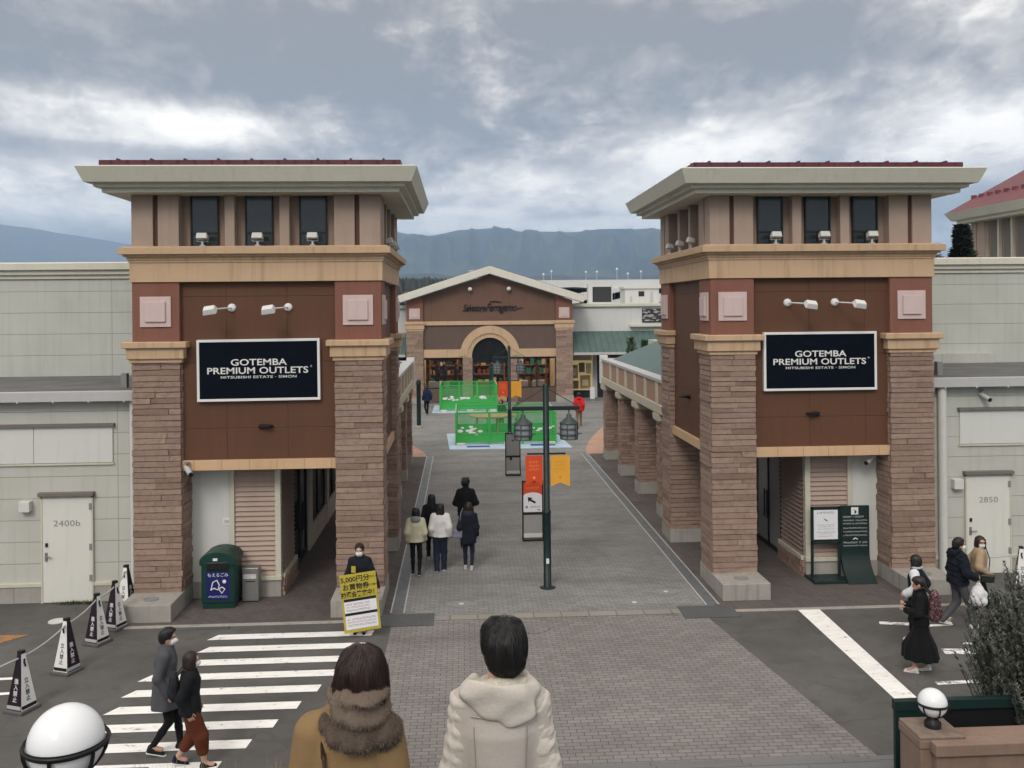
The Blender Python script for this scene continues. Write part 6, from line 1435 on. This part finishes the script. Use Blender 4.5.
# ------------------------------------------------------------------ the two people close to the camera
def grad(f, P, e=.002):
    g_ = np.stack([f(P+np.eye(3)[i]*e)-f(P-np.eye(3)[i]*e) for i in range(3)], 1); return g_/np.maximum(np.linalg.norm(g_, axis=1), 1e-9)[:, None]
def onto(f, P, off, it=4):
    for _ in range(it): P = P-(f(P)-off)[:, None]*grad(f, P)*.9
    return P
def mesh_samples(o, n, seed=1):
    me = o.data; r = np.random.default_rng(seed); co_ = np.empty(len(me.vertices)*3, np.float32); me.vertices.foreach_get('co', co_); co_ = co_.reshape(-1, 3).astype(float)
    q = np.array([p.vertices[:] for p in me.polygons]); i = r.integers(0, len(q), n); w_ = r.dirichlet((1, 1, 1, 1), n); return (co_[q[i]]*w_[:, :, None]).sum(1)
def strands(name, f, P, crown, n_seg, L, w0, mat, parent, off=(.001, .006), down=.35, jit=.12, seed=2):
    r = np.random.default_rng(seed); N = len(P); o_ = r.uniform(*off, N); pts = [onto(f, P, o_)]; J = r.normal(size=(N, 3))*jit; Ls = L*r.uniform(.6, 1.2, N)
    for s in range(n_seg):
        p = pts[-1]; g_ = grad(f, p); d = (p-crown); d /= np.linalg.norm(d, axis=1)[:, None]; d = d+np.array([0, 0, -down])+J; d = d-g_*(d*g_).sum(1)[:, None]; d /= np.maximum(np.linalg.norm(d, axis=1), 1e-6)[:, None]
        q = p+d*(Ls/n_seg)[:, None]; pts.append(onto(f, q, o_*(1+.5*s/n_seg), 2))
    ring_ = []
    for i, p in enumerate(pts):
        nx = pts[min(i+1, n_seg)]-pts[max(i-1, 0)]; nx /= np.maximum(np.linalg.norm(nx, axis=1), 1e-9)[:, None]; g_ = grad(f, p); sd_ = np.cross(nx, g_); wd = w0*(1-.85*i/n_seg)
        ring_ += [p-sd_*wd, p+g_*wd*.8, p+sd_*wd]
    V = np.stack(ring_, 1); m = V.shape[1]; base = (np.arange(N)*m)[:, None, None]; loc_ = []
    for i in range(n_seg):
        for a in (0, 1): loc_.append([i*3+a, i*3+a+1, i*3+a+4, i*3+a+3])
    F = (base+np.array(loc_)[None]).reshape(-1, 4); return link(name, np_mesh(name, V.reshape(-1, 3), F, mat), parent)
def fuzz(name, f, P, L, w0, mat, parent, seed=3, dirn=(0, 0, -.4), spread=.7):
    r = np.random.default_rng(seed); g_ = grad(f, P); d = g_+np.array(dirn)+r.normal(size=P.shape)*spread*.5; d /= np.linalg.norm(d, axis=1)[:, None]; t = np.cross(d, r.normal(size=P.shape)); t /= np.linalg.norm(t, axis=1)[:, None]
    l = (L*r.uniform(.5, 1.3, len(P)))[:, None]; b0 = P-g_*.003; mid = b0+d*l*.55+r.normal(size=P.shape)*L*.12; tip = mid+d*l*.45+np.array([0, 0, -.25])*l+r.normal(size=P.shape)*L*.2
    V = np.stack([b0-t*w0, b0+t*w0, mid+t*w0*.7, mid-t*w0*.7, tip], 1).reshape(-1, 3); k = (np.arange(len(P))*5)[:, None]
    me = bpy.data.meshes.new(name); me.from_pydata(V.tolist(), [], (k+np.array([[0, 1, 2, 3]])).tolist()+(k+np.array([[3, 2, 4]])).tolist()); me.materials.append(mat)
    at = me.attributes.new('tone', 'FLOAT', 'FACE'); tn = r.random(len(P)); at.data.foreach_set('value', np.concatenate([tn, tn])); return link(name, me, parent)
def find(T, nm): return [c for c in kids(T) if c.name.split('.')[0] == nm][0]

# --- man in the cream jacket
FM = person('person in cream hooded jacket with quilted sleeves in the foreground, seen from behind', 1.75, (.150, 3.95, 3.0), R_(-1), 0, dict(hem=.80, bulk=.024, sleeve=.014, mat=('suede', (.47, .43, .39)), wr=.0035, wsc=12, wz=.5, collar=.0, cuff=.9), dict(r=1, mat=('denim', (.03, .04, .07))), (.3, .3, .3), ('short', 'black'), mask=True, hands={'L': (-.225, .10, .86), 'R': (.225, .10, .86), 'kind': 'relaxed', 'pole': (.12, -1, 0)}, vox=.009, head_pitch=R_(-6), head_yaw=R_(8), width=.90, head_dx=.018)
k = FM['k']; T = FM['T']; hc = FM['hc']
slm = cm('quilted', (.55, .51, .455), bump=.35, sc=18)
fs = []
for s in (-1, 1):
    sh, el, wr = FM['ARM'][s]
    g1 = union([s_cone(V3(s*.10*k, -.0, sh[2]+.038), sh+V3(0, 0, -.005), .064, .072), s_cone(sh, el, .072, .064), s_cone(el, el+(wr-el)*.92, .064, .05)], .03)
    def quilt(P, g1=g1, sh=sh): 
        u = (sh[2]-P[:, 2]); return g1(P)-.0036*np.abs(np.sin(u*PI/.06+1.1*np.sin(P[:, 1]*22)+.8*np.sin(P[:, 0]*31)))+.004
    quilt.bb = g1.bb; fs.append(cut(noisy(quilt, .0050, 40, 5+s, 1.6), plane((-s, .1, -.15), -.098-.15*sh[2]), .008))
for f in fs: sdf_obj('sleeve', f, .0075, slm, FM['jk'])
# hood lying on the back: a suede bag with a fleece lining
hcz = 1.445*k
out = union([s_ell((0, -.075, hcz-.005), (.150, .082, .055), (R_(-18), 0, 0)), s_ell((0, -.118, hcz-.040), (.118, .030, .072), (R_(-8), 0, 0)), s_cone((-.105, .03, hcz+.012), (-.12, -.05, hcz-.005), .028, .034), s_cone((.105, .03, hcz+.012), (.12, -.05, hcz-.005), .028, .034)], .05)
inn = s_ell((0, -.050, hcz+.062), (.126, .092, .072), (R_(-10), 0, 0))
hood = sub(noisy(out, .008, 22, 6, .8), inn, .016)
ho = sdf_obj('hood', hood, .0065, cm('suede_hood', (.53, .49, .44), bump=.3), FM['jk'])
lin = noisy(cut(s_ell((0, -.048, hcz+.006), (.130, .088, .046)), sub(out, s_ell((9, 9, 9), (.1, .1, .1))), .02), .004, 60, 2); lin.bb = (V3(-.16, -.17, hcz-.08), V3(.16, .1, hcz+.12))
lo = sdf_obj('fleece_lining', lin, .0065, cm('fleece', (.60, .57, .47), bump=.9, sc=70), FM['jk'])
fm_ = leaf_mat('fleece_fibre', (.50, .47, .38), (.60, .57, .47), (.68, .66, .56)); fuzz('fleece_pile', lin, mesh_samples(lo, 2600), .007, .0014, fm_, lo, spread=1.4)
# yoke seam and rim piping
bodyf = union([s_loft([(1.10*k, .138*k*.98+.022*k, .102*k+.022*k, 0, 0), (1.27*k, .160*k*.98+.022*k, .112*k+.022*k, 0, 0), (1.385*k, .150*k*.98+.0154*k, .092*k+.0154*k, 0, 0), (1.46*k, .076*k, .072*k, 0, 0)])], .01)
P = np.array([(x, -.2, 1.355*k+.004*math.sin(x*30)) for x in np.linspace(-.158, .158, 26)]); P = onto(bodyf, P, .003, 8); P[:, 2] = 1.352*k
MB().tube([tuple(p) for p in P], .0045, 6).build('yoke_seam', cm('seam', (.46, .42, .37)), FM['jk'])
for x in (-.150, .150):
    P = np.array([(x-.012*math.sin((z-1)*6)*np.sign(x), -.2, z) for z in np.linspace(.95*k, 1.33*k, 16)]); P = onto(bodyf, P, -.001, 8); MB().tube([tuple(p) for p in P], .0022, 6).build('side_seam', cm('seam2', (.34, .30, .265)), FM['jk'])
def head_hair(inf, style, n, L, mat, crown_l, off=(.001, .006), down=.35, seed=2, w0=.0011, jit=.12):
    k, hc = inf['k'], inf['hc']; ho = find(inf['T'], 'hair'); me = ho.data
    # the strands ride on a smooth field sampled from the hair mesh itself
    from mathutils.bvhtree import BVHTree
    bv = BVHTree.FromPolygons([v.co.copy() for v in me.vertices], [tuple(p.vertices) for p in me.polygons])
    def f(P):
        out_ = np.empty(len(P))
        for i, p in enumerate(P):
            lo_, nr, ix, ds = bv.find_nearest(Vector(p)); out_[i] = ds if (Vector(p)-lo_).dot(nr) > 0 else -ds
        return out_
    P = mesh_samples(ho, n, seed); P = P[P[:, 1] < hc[1]+.06]
    crown = hc+np.array(crown_l)*k
    return strands('hair_strand', f, P, crown, 4, L, w0, mat, ho, off, down, jit, seed)
hs_ = head_hair(FM, 'short', 2600, .05, HAIR['black'], (.012, -.04, .135), (.0008, .008), .25, 4, .0014, .22); hs_['kind'] = 'stuff'

# --- woman in the camel coat
FW = person('person in camel coat and fluffy brown scarf in the foreground, seen from behind', 1.655, (-.445, 3.55, 3.15), R_(2), 0, dict(hem=.42, bulk=.024, sleeve=.026, flare=.08, mat=('camel', (.235, .152, .075)), wr=.0095, wsc=15, wz=.22, name='coat', collar=.02, cuffw=1.3, blend=.014), dict(r=1, mat=('blackleg', (.01, .01, .011))), (.05, .04, .03), ('tuck', 'brown'), mask=False, hands={'L': (-.225, .10, .86), 'R': (.225, .08, .86), 'kind': 'relaxed', 'pole': (.15, -1, 0)}, vox=.009, head_yaw=R_(-14), head_pitch=R_(-4), width=.84, head_dx=.05)
k = FW['k']; T = FW['T']; hc = FW['hc']
sz_ = 1.425*k
lower = union([s_ell((.035, -.040, sz_-.01), (.145, .135, .052), (R_(16), R_(9), 0)), s_ell((.145, -.035, sz_-.055), (.045, .06, .06), (0, R_(20), 0))], .04)
upper = union([s_ell((.040, -.030, sz_+.062), (.122, .125, .048), (R_(12), R_(10), 0)), s_ell((.052, -.035, sz_+.118), (.104, .115, .038), (R_(8), R_(7), 0))], .022)
sm1 = leaf_mat('scarf_dark_pile', (.075, .055, .042), (.125, .092, .070), (.20, .15, .115)); sm2 = leaf_mat('scarf_rosy_pile', (.13, .098, .075), (.21, .158, .122), (.29, .225, .178))
l_n, u_n = noisy(lower, .005, 30, 3, 1.2), noisy(upper, .005, 30, 4, 1.6)
T2 = thing('scarf', 'fluffy brown scarf wound round the neck above the camel coat', 'scarf', FW['T'].location, FW['T'].rotation_euler.z)
a_ = sdf_obj('lower_wrap', l_n, .008, sm1, T2); b_ = sdf_obj('upper_wrap', u_n, .008, sm2, T2)
fuzz('pile', l_n, mesh_samples(a_, 9000), .011, .0012, sm1, a_, 3, (0, 0, -.5), 1.1); fuzz('pile', u_n, mesh_samples(b_, 6500), .010, .0012, sm2, b_, 5, (0, 0, -.5), 1.1)
head_hair(FW, 'bob', 2600, .075, HAIR['brown'], (.0, -.02, .14), (.0008, .007), .75, 6, .0013, .11)['kind'] = 'stuff'
coatf = union([s_loft([(.42*k, .165*k*.92+.132*k, .118*k+.122*k, 0, 0), (.93*k, .160*k*.92+.082*k, .112*k+.072*k, 0, 0), (1.10*k, .138*k*.92+.032*k, .134*k, 0, 0), (1.27*k, .160*k*.92+.032*k, .144*k, 0, 0), (1.385*k, .150*k*.92+.0224*k, .092*k+.0224*k, 0, 0), (1.46*k, .08*k, .076*k, 0, 0)])], .01)
P = np.array([(-.105+.10*t_**1.3, -.25, (1.40-.42*t_)*k) for t_ in np.linspace(0, 1, 22)]); P = onto(coatf, P, .010, 8)
T3 = thing('crossbody_bag', 'brown strap and dusty pink bag over the back of the camel coat', 'bag', FW['T'].location, FW['T'].rotation_euler.z)
fr_ = [(-.11, .05, 1.42*k), (-.105, -.0, 1.435*k)]
b = MB()
pts = [Vector(p) for p in fr_]+[Vector(p) for p in P]
pts.append(Vector((.06, -.17, .93*k))); b.tube([tuple(p) for p in pts], .0075, 6); b.build('strap', plain('brown_leather', (.055, .030, .018), .5), T3)
sdf_obj('bag_body', noisy(s_ell((-.30, -.02, 1.06), (.06, .13, .12)), .004, 20, 3), .01, cm('dustypink', (.30, .215, .19)), T3)
# long folds pressed into the coat back
b = MB()
# ------------------------------------------------------------------ plants, woods, hills, air
def leaf_cloud(b, n, fn, lw, ll, up=.6, seed=1):
    r = random.Random(seed)
    for i in range(n):
        p, d = fn(r); d = (Vector(d).normalized()*(1-up)+Vector((0, 0, 1))*up+Vector((r.gauss(0, .35), r.gauss(0, .35), r.gauss(0, .35)))).normalized(); s = d.cross(Vector((r.gauss(0, 1), r.gauss(0, 1), r.gauss(0, 1)))).normalized()
        L = ll*r.uniform(.6, 1.4); p = Vector(p); b.add([p-s*lw*.5, p+s*lw*.5, p+d*L*.6+s*lw*.55, p+d*L, p+d*L*.6-s*lw*.55], [(0, 1, 2, 3, 4)], 0, r.random())
def rosemary():
    T = thing('bush', 'dark upright rosemary like bush behind the low wall on the right', 'bush', (7.22, 10.75, 0)); r = random.Random(4)
    b = MB(); st = MB()
    shoots = []
    for i in range(1150):
        a = r.uniform(0, 2*PI); q = math.sqrt(r.random()); x, y = 1.05*q*math.cos(a), .7*q*math.sin(a)
        zb = r.uniform(.9, 1.7); dome = 2.88-.85*(q**2.6)*(1.0 if x > -.2 else 1.15)+r.gauss(0, .09); zb = min(zb, dome-.35); n = r.randint(1, 2)
        lean = Vector((x*.32+r.gauss(0, .10), y*.32+r.gauss(0, .10), 1)).normalized(); L = (dome-zb)*r.uniform(.7, 1.0)
        p0 = Vector((x*.85, y*.85, zb)); st.tube([p0, p0+lean*L*.95], [.004, .0015], 4, 0, False); tone0 = r.uniform(-.25, .25)
        m = int(L*120)
        for j in range(m):
            t = r.random(); p = p0+lean*L*t; az = r.uniform(0, 2*PI); d = (Vector((math.cos(az), math.sin(az), r.uniform(.4, 1.5)))).normalized(); s = d.cross(lean).normalized(); l = r.uniform(.04, .085)*(1.1-.4*t); w_ = r.uniform(.0045, .0085)
            b.add([p-s*w_, p+s*w_, p+d*l*.7+s*w_*.9, p+d*l, p+d*l*.7-s*w_*.9], [(0, 1, 2, 3, 4)], 0, min(1, max(0, r.random()*.6+.2+tone0)))
    st.build('stem', M['bark'], T); o = b.build('foliage', M['leafdark'], T); MB().lathe([(.5, 0), (.55, .6), (.5, .95), (.1, 1.0)], 20).build('pot', M['dkgreen'], T)
rosemary()
def conifer(x, y, h, r0, label, z0=0, n=2600, seed=1):
    T = thing('conifer', label, 'tree', (x, y, z0)); r = random.Random(seed)
    MB().tube([(0, 0, 0), (.03, .02, h*.5), (0, 0, h*.97)], [.16, .1, .02], 8).build('trunk', M['bark'], T); b = MB()
    for i in range(n):
        t = r.random()**.75; zz = h*(.10+.9*t); R0 = r0*(1-t)**.8*(.75+.35*math.sin(t*38+r.random()))+.04; a = r.uniform(0, 2*PI); q = r.uniform(.3, 1)**.6; p = Vector((R0*q*math.cos(a), R0*q*math.sin(a), zz-q*R0*.25))
        d = Vector((math.cos(a), math.sin(a), r.uniform(-.5, .5))); s = d.cross(Vector((0, 0, 1))).normalized(); L = r.uniform(.16, .34); w_ = r.uniform(.03, .07)
        b.add([p-s*w_, p+d*L*.5-s*w_*1.6+Vector((0, 0, .03)), p+d*L, p+d*L*.5+s*w_*1.6-Vector((0, 0, .04)), p+s*w_], [(0, 1, 2, 3, 4)], 0, r.random())
    b.build('crown', M['conifer'], T)
conifer(17.95, 32, 8.9, 1.25, 'dark conifer standing behind the right grey building beside the red roofed tower', 0, 5200, 2)
conifer(16.4, 31, 7.75, .9, 'lower green conifer left of the dark conifer behind the right grey building', 0, 2400, 5)
T = thing('bare_tree', 'bare branch tips showing just right of the right tower', 'tree', (15.75, 31.5, 0)); b = MB(); r = random.Random(3); b.tube([(0, 0, 0), (0, 0, 6.6)], [.1, .06], 7); b.build('trunk', M['bark'], T); b = MB()
for i in range(26):
    a = r.uniform(0, 2*PI); z = r.uniform(6.0, 6.7); L = r.uniform(.5, 1.5); p = Vector((0, 0, z)); d = Vector((math.cos(a)*.5, math.sin(a)*.5, 1)); q = p+d*L*.5; b.tube([p, q, q+d*L*.4+Vector((r.gauss(0, .1), r.gauss(0, .1), 0))], [.03, .016, .006], 5)
    for j in range(8):
        pp = q+d*L*.4*r.random()+Vector((r.gauss(0, .08), r.gauss(0, .08), r.gauss(0, .08))); s = Vector((r.gauss(0, 1), r.gauss(0, 1), r.gauss(0, 1))).normalized()*.05; b.add([pp-s, pp+s, pp+Vector((0, 0, .1))], [(0, 1, 2)])
b.build('crown', M['bark'], T)
def shrub(x, y, h, w_, label, n, seed, z0=0):
    T = thing('shrub', label, 'shrub', (x, y, z0)); r = random.Random(seed); b = MB(); MB().tube([(0, 0, 0), (0, 0, h*.6)], [.05, .03], 6).build('stem', M['bark'], T)
    for i in range(n):
        a = r.uniform(0, 2*PI); q = math.sqrt(r.random()); zz = h*r.random(); e = w_*(1-(zz/h)**2.2*.75)*(.8+.35*math.sin(a*3+zz*4)); p = Vector((e*q*math.cos(a), e*q*math.sin(a), zz)); d = Vector((math.cos(a)*.5, math.sin(a)*.5, r.uniform(.2, 1.4))).normalized(); s = d.cross(Vector((r.gauss(0, 1), r.gauss(0, 1), .3))).normalized()*.035; L = r.uniform(.1, .22)
        b.add([p-s, p+s, p+d*L], [(0, 1, 2)], 0, r.random())
    b.build('foliage', M['shrub'], T)
shrub(9.2, 49.5, 4.35, .62, 'bushy green conifer shrub rising behind the right arcade roof, left one', 1500, 3); shrub(10.0, 49.8, 4.2, .6, 'bushy green conifer shrub rising behind the right arcade roof, right one', 1500, 4)

def world_at(px, py, dist):
    d = ray(px, py); t = dist/math.hypot(d.x, d.y); return Vector((d.x*t, d.y*t, H+d.z*t))
# dark wood on the low rise behind the gabled store
b = MB(); r = random.Random(8)
for i in range(700):
    az_px = r.uniform(360, 490); dist = r.uniform(330, 520); top_py = 278.5+r.gauss(0, 1.2)+(dist-330)*.004+max(0, (az_px-432))*.02; p = world_at(az_px, top_py, dist); h = r.uniform(9, 17); base = Vector((p.x, p.y, p.z-h)); rr = r.uniform(2.2, 4.2)
    for k in range(3):
        n = 6; zb = h*(.08+.27*k); zt = h*(.5+.25*k); R0 = rr*(1-.27*k); rot = r.random()*6
        b.add([base+Vector((R0*math.cos(rot+2*PI*j/n)*r.uniform(.7, 1.2), R0*math.sin(rot+2*PI*j/n)*r.uniform(.7, 1.2), zb)) for j in range(n)]+[base+Vector((0, 0, zt))], [(j, (j+1) % n, n) for j in range(n)], 0, r.random())
o = b.build('forest', leaf_mat('far_forest', (.016, .022, .016), (.035, .042, .03), (.07, .065, .045))); o['kind'] = 'stuff'; o['label'] = 'dark wood on the rise behind the gabled store'; o['category'] = 'forest'
# ground rise carrying the wood
def ridge(name, pts, dist, depth, foot, mat, jag, seed, front=.75, nx=220, ny=26):
    r = np.random.default_rng(seed); xs = np.linspace(pts[0][0], pts[-1][0], nx); ys = np.interp(xs, [p[0] for p in pts], [p[1] for p in pts]); V = []
    ph = r.uniform(0, 6.28, 24); fr = r.uniform(.012, .22, 24)
    for j in range(ny):
        t = j/(ny-1); prof = math.sin(min(1, t/front)*PI/2)**1.25 if t <= front else 1-.35*((t-front)/(1-front))
        for i, x in enumerate(xs):
            d_ = dist+depth*(t-front); p = world_at(x, ys[i], dist); hgt = p.z-foot
            n_ = sum(math.sin(x*fr[q]+ph[q]+t*9*math.sin(ph[q]*3)) for q in range(24))/7; q = world_at(x, ys[i], d_)
            V.append((q.x, q.y, foot+hgt*prof*(1-jag*abs(n_)*(max(0, math.sin(PI*min(1, t/front)))))))
    F = [(j*nx+i, j*nx+i+1, (j+1)*nx+i+1, (j+1)*nx+i) for j in range(ny-1) for i in range(nx-1)]
    me = bpy.data.meshes.new(name); me.from_pydata(V, [], F); me.polygons.foreach_set('use_smooth', [True]*len(F)); me.materials.append(mat); return struct(link(name, me))
def hill_mat(name, a, b_):
    t = NT(name); n = t.noise(t.world((.004, .004, .006)), 1, 9, .65); m = t.noise(t.world((.03, .03, .03)), 1, 5, .6); t.base(t.mix(t.mix(a, b_, t.rng(n, .4, .65, 0, 1)), (.02, .03, .02), t.rng(m, .4, .7, 0, .5))); t.rough(1); return t.m
hm = hill_mat('wooded_hill', (.010, .020, .014), (.085, .090, .055)); hf = hill_mat('far_slope', (.05, .05, .05), (.10, .095, .085))
ridge('rise', [(300, 296), (360, 284), (400, 282), (432, 283), (480, 290), (520, 300)], 540, 300, -.02, hill_mat('dark_rise', (.02, .026, .018), (.05, .05, .035)), .0, 1, .7, 60, 10)
ridge('hills', [(250, 262), (330, 243), (398, 232), (415, 235.5), (425, 236.5), (440, 234), (460, 230), (475, 229.5), (495, 227.5), (507, 229), (520, 231.5), (540, 231.5), (570, 232), (600, 231), (655, 229.5), (700, 228), (760, 231), (820, 240), (880, 256), (960, 278), (1060, 292), (1150, 299)], 4000, 2400, -20, hm, .30, 3, .7, 330, 34)
ridge('foothills', [(330, 268), (400, 274.5), (430, 273), (450, 276), (480, 279), (520, 277), (560, 275), (610, 277), (660, 274), (720, 276), (800, 284), (900, 296)], 2300, 1000, -10, hm, .22, 6, .7, 160, 16)
ridge('far_slope', [(-260, 214), (-120, 217), (0, 225), (30, 229), (60, 234), (100, 240), (135, 246), (200, 256), (300, 270), (420, 284)], 6300, 2600, -20, hf, .02, 9, .7, 200, 24)
# the air between
b = MB(); b.box(-7400, 7400, -7400, 7400, -60, 690)
hz = NT('haze_air'); hz.t.nodes.remove(hz.b); pv = hz.new('ShaderNodeVolumePrincipled'); pv.inputs['Color'].default_value = (.48, .69, 1, 1); pv.inputs['Density'].default_value = HAZE; pv.inputs['Anisotropy'].default_value = .1
hz.link(pv.outputs[0], hz.out.inputs['Volume'])
if HAZE > 0:
    o = b.build('haze', hz.m); o['kind'] = 'stuff'; o['label'] = 'pale blue haze in front of the far hills'; o['category'] = 'haze'
